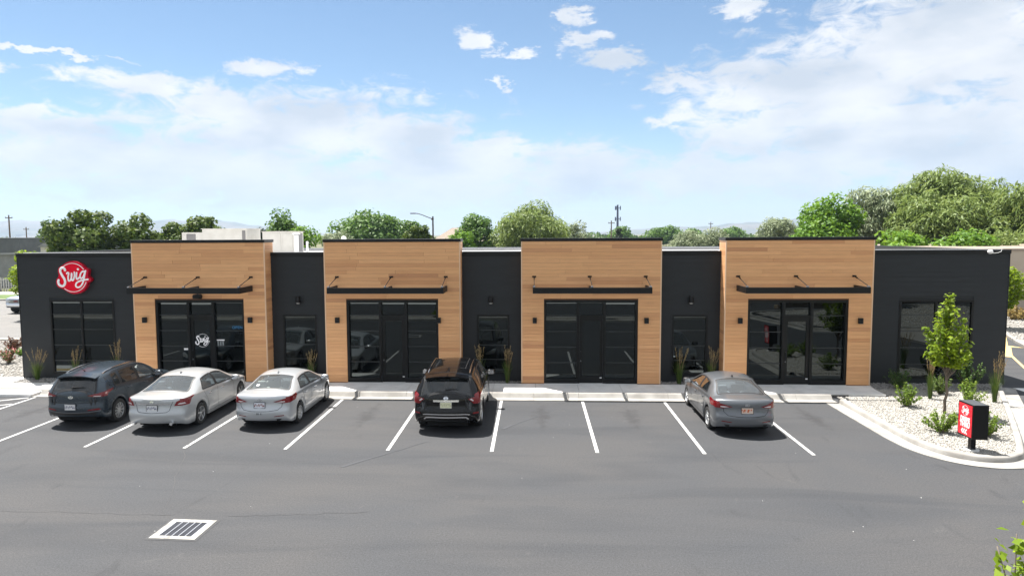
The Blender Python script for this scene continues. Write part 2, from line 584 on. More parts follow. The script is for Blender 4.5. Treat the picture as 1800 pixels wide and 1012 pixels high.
M['siding'] = noisy('charcoal_siding', (0.0040, 0.0062, 0.0086), (0.0068, 0.0094, 0.0120), 1.5, 6, 0.62, 0.12, 40, stretch=(1, 1, 4))
M['coping'] = plain('black_metal', (0.0042, 0.0046, 0.0052), rough=0.5, spec=0.3)
M['frame'] = plain('black_aluminium', (0.0034, 0.0038, 0.0040), rough=0.42, spec=0.3)
M['muntin'] = plain('grey_muntin', (0.022, 0.026, 0.027), rough=0.4)
M['membrane'] = noisy('roof_membrane', (0.62, 0.62, 0.62), (0.78, 0.78, 0.78), 1.0, 6, 0.8)
M['parapet_back'] = plain('parapet_back', (0.30, 0.30, 0.31), rough=0.8)
M['wood'] = ramp_random('wood_plank', [(0.627, 0.318, 0.141), (0.675, 0.354, 0.162), (0.716, 0.384, 0.176), (0.692, 0.364, 0.166), (0.729, 0.395, 0.187), (0.659, 0.342, 0.152), (0.703, 0.373, 0.172), (0.573, 0.277, 0.122), (0.696, 0.367, 0.168), (0.504, 0.239, 0.111)],
                        0.62, streak=(2.0, 2.0, 42.0))
M['wood_trim'] = plain('wood_trim', (0.74, 0.50, 0.32), rough=0.6)
M['wood_back'] = plain('wood_backing', (0.16, 0.075, 0.035), rough=0.9)
m, nt, b = new_mat('storefront_glass')
b.inputs['Base Color'].default_value = (0.0008, 0.0012, 0.0013, 1)
setp(b, rough=0.006, ior=1.6)
b.inputs['Specular Tint'].default_value = (0.86, 0.98, 1.0, 1)
M['pane'] = m
M['beige_wall'] = noisy('beige_stucco', (0.40, 0.335, 0.265), (0.45, 0.385, 0.31), 0.6, 6, 0.9, 0.3, 40)
M['grey_block'] = noisy('grey_block', (0.23, 0.235, 0.24), (0.29, 0.295, 0.30), 1, 6, 0.9)
M['dark_block'] = noisy('dark_block', (0.105, 0.115, 0.125), (0.13, 0.14, 0.15), 1, 6, 0.9)
M['shingle'] = noisy('shingle', (0.20, 0.165, 0.135), (0.27, 0.225, 0.185), 4, 6, 0.95)
M['white_wall'] = noisy('white_wall', (0.60, 0.58, 0.54), (0.66, 0.64, 0.60), 2, 5, 0.85)
M['hvac'] = noisy('hvac_beige', (0.47, 0.455, 0.42), (0.52, 0.505, 0.47), 3, 5, 0.6)
M['hvac_grille'] = plain('hvac_grille', (0.16, 0.155, 0.155), rough=0.7)
M['white_plastic'] = plain('white_plastic', (0.75, 0.75, 0.75), rough=0.4)
M['lamp_lens'] = plain('lamp_lens', (0.62, 0.62, 0.60), rough=0.3)
M['steel'] = plain('galvanised', (0.22, 0.23, 0.25), rough=0.45, metal=0.7)
M['tower_steel'] = plain('tower_steel', (0.075, 0.09, 0.16), rough=0.6)
M['pole_brown'] = plain('pole_brown', (0.055, 0.042, 0.038), rough=0.6)
M['pole_wood'] = plain('pole_wood', (0.16, 0.12, 0.09), rough=0.9)
M['sign_red'] = plain('sign_red', (0.56, 0.002, 0.030), rough=0.5, spec=0.15)
M['sign_red_dark'] = plain('sign_red_return', (0.36, 0.003, 0.018), rough=0.35)
M['sign_white'] = plain('sign_white', (0.90, 0.88, 0.90), rough=0.5)
M['panel_red'] = plain('panel_red', (0.72, 0.016, 0.030), rough=0.35)
M['bark'] = noisy('bark', (0.11, 0.085, 0.065), (0.20, 0.165, 0.13), 14, 6, 0.95, 0.8, 40, stretch=(1, 1, 0.25))
M['bark_dark'] = noisy('bark_dark', (0.05, 0.04, 0.03), (0.09, 0.07, 0.055), 8, 6, 0.95)
M['leaf_young'] = leafy('leaf_young', [(0.065, 0.125, 0.007), (0.160, 0.245, 0.014), (0.260, 0.350, 0.026)], 0.5)
M['leaf_maple'] = leafy('leaf_maple', [(0.027, 0.056, 0.009), (0.062, 0.106, 0.015), (0.144, 0.188, 0.027)], 0.3)
M['leaf_mid'] = leafy('leaf_mid', [(0.041, 0.095, 0.016), (0.084, 0.169, 0.030), (0.149, 0.243, 0.054)], 0.32)
M['leaf_willow'] = leafy('leaf_willow', [(0.067, 0.112, 0.025), (0.147, 0.210, 0.053), (0.252, 0.315, 0.105)], 0.32)
M['leaf_silver'] = leafy('leaf_silver', [(0.112, 0.150, 0.083), (0.217, 0.262, 0.150), (0.330, 0.367, 0.232)], 0.25)
M['leaf_bright'] = leafy('leaf_bright', [(0.046, 0.124, 0.010), (0.104, 0.215, 0.018), (0.169, 0.293, 0.033)], 0.35)
M['leaf_dark'] = leafy('leaf_dark', [(0.012, 0.028, 0.009), (0.025, 0.045, 0.013), (0.04, 0.066, 0.02)], 0.2)
M['leaf_shrub'] = leafy('leaf_shrub', [(0.066, 0.128, 0.012), (0.152, 0.240, 0.026), (0.284, 0.352, 0.060)], 0.3)
M['leaf_deep'] = leafy('leaf_deep', [(0.026, 0.065, 0.013), (0.058, 0.117, 0.023), (0.117, 0.182, 0.039)], 0.3)
M['leaf_red'] = leafy('leaf_red', [(0.05, 0.02, 0.012), (0.11, 0.045, 0.025), (0.15, 0.09, 0.03)], 0.2)
M['flower_pink'] = leafy('flower_pink', [(0.35, 0.06, 0.07), (0.55, 0.17, 0.17), (0.62, 0.33, 0.28)], 0.2)
M['leaf_dry'] = leafy('leaf_dry', [(0.20, 0.15, 0.04), (0.33, 0.25, 0.09), (0.42, 0.34, 0.15)], 0.2)
M['blade'] = leafy('grass_blade', [(0.040, 0.085, 0.012), (0.085, 0.140, 0.025), (0.13, 0.17, 0.04)], 0.3)
M['plume'] = leafy('grass_plume', [(0.25, 0.18, 0.08), (0.36, 0.27, 0.13), (0.44, 0.35, 0.19)], 0.2)
M['mountain'] = noisy('mountain_slope', (0.06, 0.07, 0.05), (0.12, 0.11, 0.09), 0.004, 8, 0.95)


# ------------------------------------------------------------------ scatter helpers
def np_mesh(name, verts, nper, mat, parent=None, **props):
    """mesh of loose n-gons, verts given face after face"""
    verts = np.asarray(verts, dtype=np.float32).reshape(-1, 3)
    n = len(verts)
    me = bpy.data.meshes.new(name)
    me.vertices.add(n)
    me.vertices.foreach_set('co', verts.ravel())
    me.loops.add(n)
    me.loops.foreach_set('vertex_index', np.arange(n, dtype=np.int32))
    me.polygons.add(n // nper)
    me.polygons.foreach_set('loop_start', np.arange(0, n, nper, dtype=np.int32))
    me.update(calc_edges=True)
    return link(name, me, mat, parent, **props)


def leaves(name, c, nrm, size, aspect, mat, rng, parent=None, along=None, **props):
    """rhombic leaves: centres c, normals nrm, half length size"""
    n = len(c)
    nrm = nrm / np.maximum(np.linalg.norm(nrm, axis=1, keepdims=True), 1e-6)
    t = rng.normal(size=(n, 3)) if along is None else along + 0.35 * rng.normal(size=(n, 3))
    a = t - nrm * np.sum(t * nrm, axis=1, keepdims=True)
    a /= np.maximum(np.linalg.norm(a, axis=1, keepdims=True), 1e-6)
    b = np.cross(nrm, a)
    s = size[:, None]
    fold = nrm * s * 0.18
    v = np.stack([c + a * s, c + b * s * aspect + fold, c - a * s, c - b * s * aspect + fold], axis=1)
    return np_mesh(name, v, 4, mat, parent, **props)


def in_poly(px, py, poly):
    inside = np.zeros(len(px), bool)
    n = len(poly)
    j = n - 1
    for i in range(n):
        xi, yi = poly[i]; xj, yj = poly[j]
        cond = ((yi > py) != (yj > py)) & (px < (xj - xi) * (py - yi) / (yj - yi + 1e-12) + xi)
        inside ^= cond
        j = i
    return inside


OCT_V = np.array([(1, 0, 0), (0, 1, 0), (-1, 0, 0), (0, -1, 0), (0, 0, 1), (0, 0, -1)], float)
OCT_F = np.array([(0, 1, 4), (1, 2, 4), (2, 3, 4), (3, 0, 4), (1, 0, 5), (2, 1, 5), (3, 2, 5), (0, 3, 5)])


def stones(name, poly, per_m2, size, z, mat, seed, **props):
    rng = np.random.default_rng(seed)
    P = np.array(poly)
    x0, y0 = P.min(0); x1, y1 = P.max(0)
    n = int((x1 - x0) * (y1 - y0) * per_m2)
    px = rng.uniform(x0, x1, n); py = rng.uniform(y0, y1, n)
    k = in_poly(px, py, poly)
    px = px[k]; py = py[k]
    n = len(px)
    s = size * rng.uniform(0.5, 1.35, (n, 1)) * np.stack([rng.uniform(0.7, 1.3, n), rng.uniform(0.6, 1.0, n), rng.uniform(0.4, 0.75, n)], 1)
    V = OCT_V[None] * s[:, None, :] * rng.uniform(0.75, 1.2, (n, 6, 1))
    # random tilt about z and x
    a = rng.uniform(0, 2 * np.pi, n); t = rng.normal(0, 0.5, n)
    ca, sa, ct, st = np.cos(a), np.sin(a), np.cos(t), np.sin(t)
    y = V[:, :, 1] * ct[:, None] - V[:, :, 2] * st[:, None]
    zz = V[:, :, 1] * st[:, None] + V[:, :, 2] * ct[:, None]
    x = V[:, :, 0] * ca[:, None] - y * sa[:, None]
    y = V[:, :, 0] * sa[:, None] + y * ca[:, None]
    V = np.stack([x + px[:, None], y + py[:, None], zz + z + s[:, 2][:, None] * 0.3], 2)
    F = OCT_F[None] + (np.arange(n) * 6)[:, None, None]
    me = bpy.data.meshes.new(name)
    me.vertices.add(n * 6)
    me.vertices.foreach_set('co', V.astype(np.float32).ravel())
    me.loops.add(n * 24)
    me.loops.foreach_set('vertex_index', F.astype(np.int32).ravel())
    me.polygons.add(n * 8)
    me.polygons.foreach_set('loop_start', np.arange(0, n * 24, 3, dtype=np.int32))
    me.update(calc_edges=True)
    return link(name, me, mat, None, kind='stuff', **props)


def smooth_path(pts, closed=False, n=6):
    """Catmull-Rom through the points"""
    P = [Vector(p) for p in pts]
    out = []
    m = len(P)
    for i in range(m if closed else m - 1):
        p0 = P[(i - 1) % m] if closed or i > 0 else P[0]
        p1 = P[i]; p2 = P[(i + 1) % m]
        p3 = P[(i + 2) % m] if closed or i + 2 < m else P[-1]
        for k in range(n):
            t = k / n
            out.append(0.5 * ((2 * p1) + (p2 - p0) * t + (2 * p0 - 5 * p1 + 4 * p2 - p3) * t * t + (3 * p1 - p0 - 3 * p2 + p3) * t ** 3))
    if not closed:
        out.append(P[-1])
    return out


def offset_path(pts, d):
    """shift a plan polyline to its left by d"""
    out = []
    for i, p in enumerate(pts):
        t = (pts[min(i + 1, len(pts) - 1)] - pts[max(i - 1, 0)])
        t = Vector((t[0], t[1])).normalized()
        out.append(Vector((p[0] - t.y * d, p[1] + t.x * d)))
    return out


def sheet(name, pts, z, mat, parent=None, **props):
    b = MB()
    b.add([(p[0], p[1], z) for p in pts], [tuple(range(len(pts)))])
    return b.build(name, mat, parent, **props)


def sweep_profile(path, prof):
    """prof: (offset to the left, z) across a plan path; returns MB"""
    b = MB()
    rails = [offset_path(path, o) for o, z in prof]
    n = len(path)
    vs = []
    for (o, z), rail in zip(prof, rails):
        vs += [(p[0], p[1], z) for p in rail]
    fs = []
    for j in range(len(prof) - 1):
        for i in range(n - 1):
            fs.append((j * n + i, j * n + i + 1, (j + 1) * n + i + 1, (j + 1) * n + i))
    b.add(vs, fs)
    return b


def ribbon(name, pts, w, z, mat, parent, **props):
    pts = [Vector(p) for p in pts]
    ws = w if isinstance(w, list) else [w] * len(pts)
    b = MB()
    vs = []
    for i, p in enumerate(pts):
        t = (pts[min(i + 1, len(pts) - 1)] - pts[max(i - 1, 0)]); t = Vector((t[0], t[1])).normalized()
        vs += [(p[0] - t.y * ws[i] / 2, p[1] + t.x * ws[i] / 2, z), (p[0] + t.y * ws[i] / 2, p[1] - t.x * ws[i] / 2, z)]
    b.add(vs, [(2 * i, 2 * i + 1, 2 * i + 3, 2 * i + 2) for i in range(len(pts) - 1)])
    return b.build(name, mat, parent, **props)


# ------------------------------------------------------------------ the setting
sheet('ground', [(-9000, -3000), (9000, -3000), (9000, 9000), (-9000, 9000)], -0.03, M['ground'], kind='structure')
lot = sheet('parking_lot', [(-70, -16), (95, -16), (95, 60), (-20.6, 60), (-20.6, 35.6), (-70, 35.6)], 0.0, M['asphalt'], kind='structure')
sheet('street', [(-120, 35.6), (-20.6, 35.6), (-20.6, 58), (-120, 58)], 0.004, M['street'], kind='structure')

STALL0, STEP = -14.813, 2.743
for k in range(-1, 9):
    x = STALL0 + STEP * k
    b = MB()
    y0 = 17.39
    b.add([(x - 0.046, y0, 0.004), (x + 0.046, y0, 0.004), (x + 0.046, 22.85, 0.004), (x - 0.046, 22.85, 0.004)], [(0, 1, 2, 3)])
    b.build('stall_line', M['paint'], lot)
for (a, c) in (((-19.3, 21.75), (-17.75, 22.78)), ((-19.3, 20.7), (-17.66, 21.9)), ((-19.3, 19.65), (-17.66, 20.85)), ((-19.3, 18.6), (-17.66, 19.8)), ((-19.3, 17.55), (-17.66, 18.75))):
    ribbon('hatch_line', [a, c], 0.1, 0.004, M['paint'], lot)
M['seal'] = plain('crack_seal', (0.030, 0.031, 0.034), rough=0.7)
M['smear'] = plain('tar_smear', (0.040, 0.043, 0.050), rough=0.8)
rnd = random.Random(5)


def wob(a, c, n, amp):
    return [(a[0] + (c[0] - a[0]) * i / n + rnd.uniform(-amp, amp), a[1] + (c[1] - a[1]) * i / n + rnd.uniform(-amp, amp)) for i in range(n + 1)]


ribbon('crack', wob((-9.6, 18.2), (-7.5, 13.1), 14, 0.045), [rnd.uniform(0.006, 0.02) for _ in range(15)], 0.004, M['seal'], lot)
ribbon('crack', wob((-13.5, 13.25), (-7.3, 13.1), 22, 0.04), [rnd.uniform(0.003, 0.016) for _ in range(23)], 0.004, M['seal'], lot)
ribbon('crack', wob((-6.2, 13.05), (-3.4, 13.4), 14, 0.05), [rnd.uniform(0.003, 0.014) for _ in range(15)], 0.004, M['seal'], lot)
ribbon('tar_smear', wob((-4.7, 16.1), (-2.9, 18.2), 9, 0.03), [0.10, 0.09, 0.075, 0.05, 0.06, 0.04, 0.05, 0.03, 0.03, 0.01], 0.006, M['smear'], lot)
ribbon('tar_smear', wob((-0.9, 19.5), (0.1, 20.9), 8, 0.04), [0.14, 0.1, 0.08, 0.05, 0.07, 0.05, 0.06, 0.04, 0.02], 0.006, M['smear'], lot)
rng = np.random.default_rng(77)
b = MB()
for _ in range(26):                                          # pale chips and dropped grit on the tarmac
    x = rng.uniform(-9, 11); y = rng.uniform(12, 22); s = rng.uniform(0.006, 0.018)
    b.add([(x + s * math.cos(a) * rng.uniform(.5, 1.3), y + s * math.sin(a) * rng.uniform(.5, 1.3), 0.009) for a in np.linspace(0, 5.2, 6)] + [(x, y, 0.018)],
          [(i, (i + 1) % 6, 6) for i in range(6)])
b.build('grit', M['paint'], lot, kind='stuff')

# sidewalk: slabs with open joints over a dark bed
WY, DY = 24.90, 25.50
BAYS = [(-15.07, -9.99), (-7.75, -2.69), (-0.45, 4.62), (6.89, 12.09)]
STORE = [(-14.25, -10.84), (-6.95, -3.52), (0.38, 3.79), (7.72, 11.26)]
XL, XR = -20.0, 17.13
walk = MB().box(-18.2, 11.3, 23.5, 24.93, 0.02, 0.125).build('sidewalk', M['joint'], kind='structure')
jx = 0.07 - 1.522 * 12
edges = []
x = jx
while x < 11.0:
    edges.append(x); x += 1.522
edges = [-18.2] + [e for e in edges if e > -18.0]
for i, x0 in enumerate(edges):
    x1 = edges[i + 1] if i + 1 < len(edges) else None
    b = MB()
    if x1 is None or x1 > 10.9:
        b.poly([(x0 + 0.004, 23.5), (11.95, 23.45), (11.98, 24.3), (12.1, 24.86), (x0 + 0.004, 24.86)], 0.0, 0.15)
        b.build('slab', M['concrete'], walk)
        break
    b.box(x0 + 0.005, x1 - 0.005, 23.505, 24.86, 0.0, 0.15)
    b.build('slab', M['concrete'], walk)
for (a, c) in STORE:                                         # thresholds under the recessed doors
    MB().box(a, c, 24.862, 25.05, 0.0, 0.153).build('slab', M['concrete'], walk)

# front kerb and gutter, cast in lengths
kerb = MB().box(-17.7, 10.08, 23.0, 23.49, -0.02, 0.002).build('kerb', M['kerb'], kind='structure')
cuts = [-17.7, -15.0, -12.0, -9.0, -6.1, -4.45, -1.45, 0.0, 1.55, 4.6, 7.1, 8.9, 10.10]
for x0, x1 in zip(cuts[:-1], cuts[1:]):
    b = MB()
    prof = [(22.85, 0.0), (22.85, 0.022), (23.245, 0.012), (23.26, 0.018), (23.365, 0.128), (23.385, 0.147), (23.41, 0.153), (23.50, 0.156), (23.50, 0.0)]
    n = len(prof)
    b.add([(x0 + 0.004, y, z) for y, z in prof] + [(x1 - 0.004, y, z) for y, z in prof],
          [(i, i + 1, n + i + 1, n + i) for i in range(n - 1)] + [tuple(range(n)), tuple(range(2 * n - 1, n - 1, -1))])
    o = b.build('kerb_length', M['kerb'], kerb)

# left landing with the yellow ramp
landing = MB().poly([(-40, 22.85), (-17.72, 22.85), (-17.72, 23.4), (-18.25, 24.6), (-20.0, 25.75), (-40, 25.85)], 0.0, 0.10).build('landing', M['concrete'], kind='structure')
MB().poly([(-22.6, 23.62), (-18.75, 23.62), (-18.6, 23.95), (-22.6, 24.0)], 0.1, 0.106).build('tactile_strip', M['yellow'], landing)

# planted corner on the right: kerb, gutter, stones
KL = smooth_path([(10.12, 22.84), (10.10, 20.6), (10.10, 18.7), (10.28, 17.7), (10.7, 17.12), (11.3, 16.92), (11.95, 17.12), (12.6, 17.85), (14.65, 21.3), (16.7, 24.9), (17.0, 25.4)], n=8)
isl = sweep_profile(KL, [(-0.43, 0.0), (-0.43, 0.020), (-0.05, 0.010), (-0.02, 0.02), (0.0, 0.115), (0.02, 0.142), (0.045, 0.152), (0.17, 0.152), (0.175, 0.0)]).build('island_kerb', M['kerb'], kind='structure', smooth=True, angle=35)
inner = [(p[0], p[1]) for p in offset_path(KL, 0.17)]
ISL = [(10.27, 23.36)] + inner + [(16.95, 25.47), (12.15, 25.47), (12.15, 24.9), (12.05, 23.4)]
sheet('gravel_bed', ISL, 0.085, M['gravel_base'], kind='structure')
stones('gravel', ISL, 900, 0.032, 0.085, M['gravel'], 3)
STRIPS = [(-9.97, -7.77), (-2.67, -0.47), (4.64, 6.87)]
for i, (a, c) in enumerate(STRIPS):
    pl = [(a, 24.875), (c, 24.875), (c, 25.49), (a, 25.49)]
    sheet('gravel_strip', pl, 0.10, M['gravel_base'], kind='structure')
    stones('gravel', pl, 520, 0.042, 0.10, M['gravel_grey'], 10 + i)
pl = [(-19.9, 24.75), (-15.1, 24.75), (-15.1, 25.49), (-19.9, 25.49)]
sheet('gravel_strip', pl, 0.115, M['gravel_base'], kind='structure')
stones('gravel', pl, 420, 0.042, 0.115, M['gravel_grey'], 15)
pl = [(12.15, 24.55), (16.6, 24.55), (16.85, 25.49), (12.15, 25.49)]
stones('gravel', pl, 330, 0.045, 0.10, M['gravel_grey'], 16)

# left bed between the landing and the street
LB = [(-45, 25.85), (-20.02, 25.75), (-20.02, 35.2), (-45, 35.2)]
sheet('gravel_bed', LB, 0.06, M['gravel_base'], kind='structure')
stones('gravel', [(-30, 25.9), (-20.05, 25.8), (-20.05, 35.1), (-30, 35.1)], 130, 0.05, 0.06, M['gravel'], 21)
MB().box(-120, -20.02, 35.2, 35.65, 0.0, 0.13).build('street_kerb', M['kerb'], kind='structure')
MB().box(-120, -19, 58.0, 58.4, 0.0, 0.13).build('street_kerb', M['kerb'], kind='structure')
sheet('verge', [(-120, 58.4), (-19, 58.4), (-19, 63), (-120, 63)], 0.1, M['grass'], kind='structure')
sheet('far_sidewalk', [(-120, 63), (-19, 63), (-19, 65.5), (-120, 65.5)], 0.12, M['concrete'], kind='structure')

# drive-through lane on the right: kerb, planted bank, yellow marks, concrete apron
bank = smooth_path([(19.2, 11.0), (21.0, 24.0), (24.6, 36.0), (30.0, 45.5)], n=6)
sweep_profile(bank, [(0.0, 0.0), (0.01, 0.13), (-0.16, 0.15), (-0.16, 0.0)]).build('lane_kerb', M['kerb'], kind='structure')
BK = [(p[0], p[1]) for p in offset_path(bank, -0.16)] + [(60, 47.6), (60, 11)]
sheet('gravel_bank', BK, 0.12, M['gravel_base'], kind='structure')
stones('gravel', [(24.5, 36.0), (30, 45.4), (36, 47.5), (36, 36)], 60, 0.06, 0.12, M['gravel'], 33)
ribbon('lane_edge_line', [(19.6, 27.5), (22.3, 33.0), (25.5, 38.0)], 0.11, 0.004, M['yellow'], lot)
b = MB()
b.add([(21.6, 31.6, 0.006), (23.4, 34.4, 0.006), (23.9, 34.2, 0.006), (23.2, 35.6, 0.006), (22.3, 34.8, 0.006), (22.9, 34.6, 0.006), (21.3, 31.8, 0.006)], [(0, 1, 2, 3, 4, 5, 6)])
b.build('lane_arrow', M['yellow'], lot)
sheet('apron', [(17.3, 23.0), (21, 23.0), (21, 25.0), (17.35, 25.3)], 0.005, M['concrete'], kind='structure')

# the strip of planting south of the lot (under and behind the camera, mirrored in the shop glass)
SB = [(-44, 5.95), (-44, 4.45), (13.5, 4.45), (13.5, 5.95)]
sheet('gravel_bed', [(-44, 4.55), (13.5, 4.55), (13.5, 6.0), (-44, 6.0)], 0.1, M['gravel_base'], kind='structure')
stones('gravel', [(-20, 4.6), (13.4, 4.6), (13.4, 5.9), (-20, 5.9)], 120, 0.05, 0.10, M['gravel'], 41)
for (y0, y1) in ((4.3, 4.6), (5.95, 6.25)):
    MB().rbox(-44, 13.8, y0, y1, -0.05, 0.15, 0.03).build('strip_kerb', M['kerb'], kind='structure')
sheet('gravel_bed', [(15.5, 1.5), (32, -3), (36, 9.5), (18.2, 10.2), (16.0, 8.0)], 0.1, M['gravel_base'], kind='structure')
stones('gravel', [(15.5, 1.5), (32, -3), (36, 9.5), (18.2, 10.2), (16.0, 8.0)], 40, 0.07, 0.10, M['gravel'], 42)
KR = smooth_path([(34.0, 10.0), (18.0, 10.4), (15.7, 8.1), (15.2, 1.4), (24, -1.2), (32, -3.3)], n=6)
sweep_profile(KR, [(-0.45, 0.0), (-0.45, 0.02), (-0.02, 0.012), (0.0, 0.15), (0.2, 0.152), (0.2, 0.0)]).build('island_kerb', M['kerb'], kind='structure')
sheet('south_sidewalk', [(-70, -9), (14, -9), (14, -5.2), (-70, -5.2)], 0.02, M['concrete'], kind='structure')
sheet('south_verge', [(-70, -30), (95, -30), (95, -9), (-70, -9)], 0.03, M['grass'], kind='structure')

# mountains far off
def ridge(name, pts, y, seed):
    rng = np.random.default_rng(seed)
    xs = np.linspace(pts[0][0], pts[-1][0], 160)
    top = np.interp(xs, [p[0] for p in pts], [p[1] for p in pts])
    for f, a in ((0.002, 5), (0.006, 3), (0.017, 1.6)):
        top = top + a * np.sin(xs * f * 6.28 + rng.uniform(0, 6)) * np.clip(top / 60, 0, 1)
    b = MB()
    vs = []
    rows = 7
    for j in range(rows):
        t = j / (rows - 1)
        for x, h in zip(xs, top):
            rr = 1 + 0.12 * math.sin(x * 0.01 + j * 1.7) + 0.08 * rng.uniform(-1, 1)
            z = -2 + (h + 2) * (1 - (1 - t) ** 1.4)
            vs.append((x, y - 900 * (1 - t) * rr, z if t < 1 else h))
    for x, h in zip(xs, top):
        vs.append((x, y + 900, -2))
    n = len(xs)
    fs = [(j * n + i, j * n + i + 1, (j + 1) * n + i + 1, (j + 1) * n + i) for j in range(rows) for i in range(n - 1)]
    b.add(vs, fs)
    return b.build(name, M['mountain'], None, smooth=True, kind='structure')


ridge('mountain', [(-4700, 40), (-4150, 80), (-3900, 125), (-3650, 118), (-3300, 70), (-3000, 90), (-2700, 128), (-2350, 118), (-2000, 75), (-1600, 25), (-1300, 0)], 5000, 4)
ridge('mountain', [(350, 0), (700, 38), (1050, 50), (1500, 75), (1900, 108), (2300, 135), (2800, 150), (3600, 170), (4300, 150)], 5000, 8)


# ------------------------------------------------------------------ the shop building
shop = thing('shop_building', 'long one-storey charcoal shop row with four taller wood-clad bays', 'building', (-1.4, 34, 0))
shop_inv = Matrix.Translation((1.4, -34, 0))


def sub(b, name, mat, parent=None, smooth=False, angle=None, **props):
    """part of the shop given in world coordinates"""
    o = b.build(name, mat, None, smooth, angle, **props)
    o.parent = parent or shop
    o.matrix_parent_inverse = shop_inv
    return o


def sub_empty(name, parent=None, **props):
    o = bpy.data.objects.new(name, None)
    C.objects.link(o)
    o.parent = parent or shop
    for k, v in props.items():
        o[k] = v
    return o


def kid(b, name, mat, par, smooth=False, angle=None, **props):
    o = b.build(name, mat, None, smooth, angle, **props)
    o.parent = par
    o.matrix_parent_inverse = shop_inv
    return o


ZD, ZW, ZR, YB = 5.0, 5.49, 4.60, 44.5
rnd = random.Random(11)


def lap_wall(x0, x1, holes=()):
    """lap siding across a wall front at DY, openings left out"""
    b = MB()
    z = 0.12
    course = 0.178
    while z < ZD - 0.16:
        z1 = min(z + course, ZD - 0.14)
        spans = [(x0, x1)]
        for (h0, h1, hz0, hz1) in holes:
            if z1 > hz0 + 0.03 and z < hz1 - 0.03:
                new = []
                for (a, c) in spans:
                    if h0 > a: new.append((a, min(h0, c)))
                    if h1 < c: new.append((max(h1, a), c))
                spans = new
        for (a, c) in spans:
            b.add([(a, DY - 0.020, z), (c, DY - 0.020, z), (c, DY - 0.002, z1), (a, DY - 0.002, z1), (a, DY + 0.01, z), (c, DY + 0.01, z)],
                  [(0, 1, 2, 3), (4, 5, 1, 0)])
        z = z1
    return b


DSEG = [(XL, BAYS[0][0]), (BAYS[0][1], BAYS[1][0]), (BAYS[1][1], BAYS[2][0]), (BAYS[2][1], BAYS[3][0]), (BAYS[3][1], XR)]
DWIN = [[(-18.79, -16.21, 0.30, 3.19)], [(-9.58, -8.26, 0.38, 2.64)], [(-2.14, -0.91, 0.38, 2.64)], [(5.13, 6.45, 0.38, 2.64)], [(13.33, 15.95, 0.30, 3.19)]]
# core: solid body behind the fronts, the walls with window openings
for (a, c), wins in zip(DSEG, DWIN):
    core = MB()
    w0, w1, z0, z1 = wins[0]
    core.box(a, w0, DY + 0.011, DY + 0.25, 0.0, ZD - 0.04)
    core.box(w1, c, DY + 0.011, DY + 0.25, 0.0, ZD - 0.04)
    core.box(w0, w1, DY + 0.0115, DY + 0.2495, z1, ZD - 0.0405)
    core.box(w0, w1, DY + 0.0115, DY + 0.2495, 0.0, z0)
    sub(core, 'front_wall', M['siding'])
for x in (XL, XR - 0.25):
    sub(MB().box(x, x + 0.25, DY + 0.252, YB - 0.2, 0, ZD - 0.042), 'side_wall', M['siding'])
sub(MB().box(XL + 0.26, XR - 0.26, YB - 0.3, YB, 0, 4.74), 'rear_wall', M['parapet_back'])
sub(MB().box(XL + 0.2, XR - 0.2, DY + 0.26, YB - 0.31, 4.4, ZR), 'roof', M['membrane'])
sub(MB().box(XL + 0.2, XR - 0.2, YB - 0.34, YB + 0.03, 4.742, 4.80), 'rear_coping', M['steel'])
for i, ((a, c), wins) in enumerate(zip(DSEG, DWIN)):
    sub(lap_wall(a + 0.004, c - 0.004, wins), 'siding', M['siding'])
    sub(MB().rbox(a - (0.03 if i == 0 else 0) + 0.003, c + (0.03 if i == 4 else 0) - 0.003, DY - 0.045, DY + 0.30, ZD - 0.145, ZD, 0.008), 'coping', M['coping'])
    # bright metal inner cap of the low parapet
    sub(MB().box(a + 0.02, c - 0.02, DY + 0.302, DY + 0.42, ZD - 0.10, ZD + 0.016), 'parapet_cap', M['membrane'])
for x in (XL, XR - 0.30):
    sub(MB().rbox(x - 0.03, x + 0.33, DY + 0.425, YB, ZD - 0.135, ZD - 0.005, 0.008), 'coping', M['coping'])
# corner trim of the charcoal walls
for x in (XL, XR):
    sub(MB().box(x - 0.012, x + 0.012, DY - 0.022, DY + 0.07, 0.1, ZD - 0.15), 'corner_trim', M['siding'])


def window(name, x0, x1, z0, z1, y, cols, bars, label=None):
    """framed window in the charcoal wall: frame, uprights, bars and single panes"""
    e = sub_empty(name)
    if label: e['label'] = label
    f = 0.075
    fr = MB()
    fr.box(x0, x0 + f, y - 0.03, y + 0.12, z0, z1)
    fr.box(x1 - f, x1, y - 0.03, y + 0.12, z0, z1)
    fr.box(x0 + f, x1 - f, y - 0.0295, y + 0.12, z1 - f, z1)
    fr.box(x0 + f, x1 - f, y - 0.0295, y + 0.12, z0, z0 + f)
    kid(fr, 'frame', M['frame'], e)
    xs = [x0 + f] + list(cols) + [x1 - f]
    for c in cols:
        kid(MB().box(c - 0.04, c + 0.04, y - 0.02, y + 0.11, z0 + f, z1 - f), 'mullion', M['frame'], e)
    zs = [z0 + f] + sorted(bars) + [z1 - f]
    for i in range(len(xs) - 1):
        a = xs[i] + (0.04 if i > 0 else 0); c = xs[i + 1] - (0.04 if i < len(xs) - 2 else 0)
        for zb in bars:
            kid(MB().box(a, c, y - 0.006, y + 0.06, zb - 0.012, zb + 0.012), 'muntin', M['muntin'], e)
        for j in range(len(zs) - 1):
            pane(a, c, zs[j] + (0.0125 if j else 0), zs[j + 1] - (0.0125 if j < len(zs) - 2 else 0), y + 0.02, e)
    return e


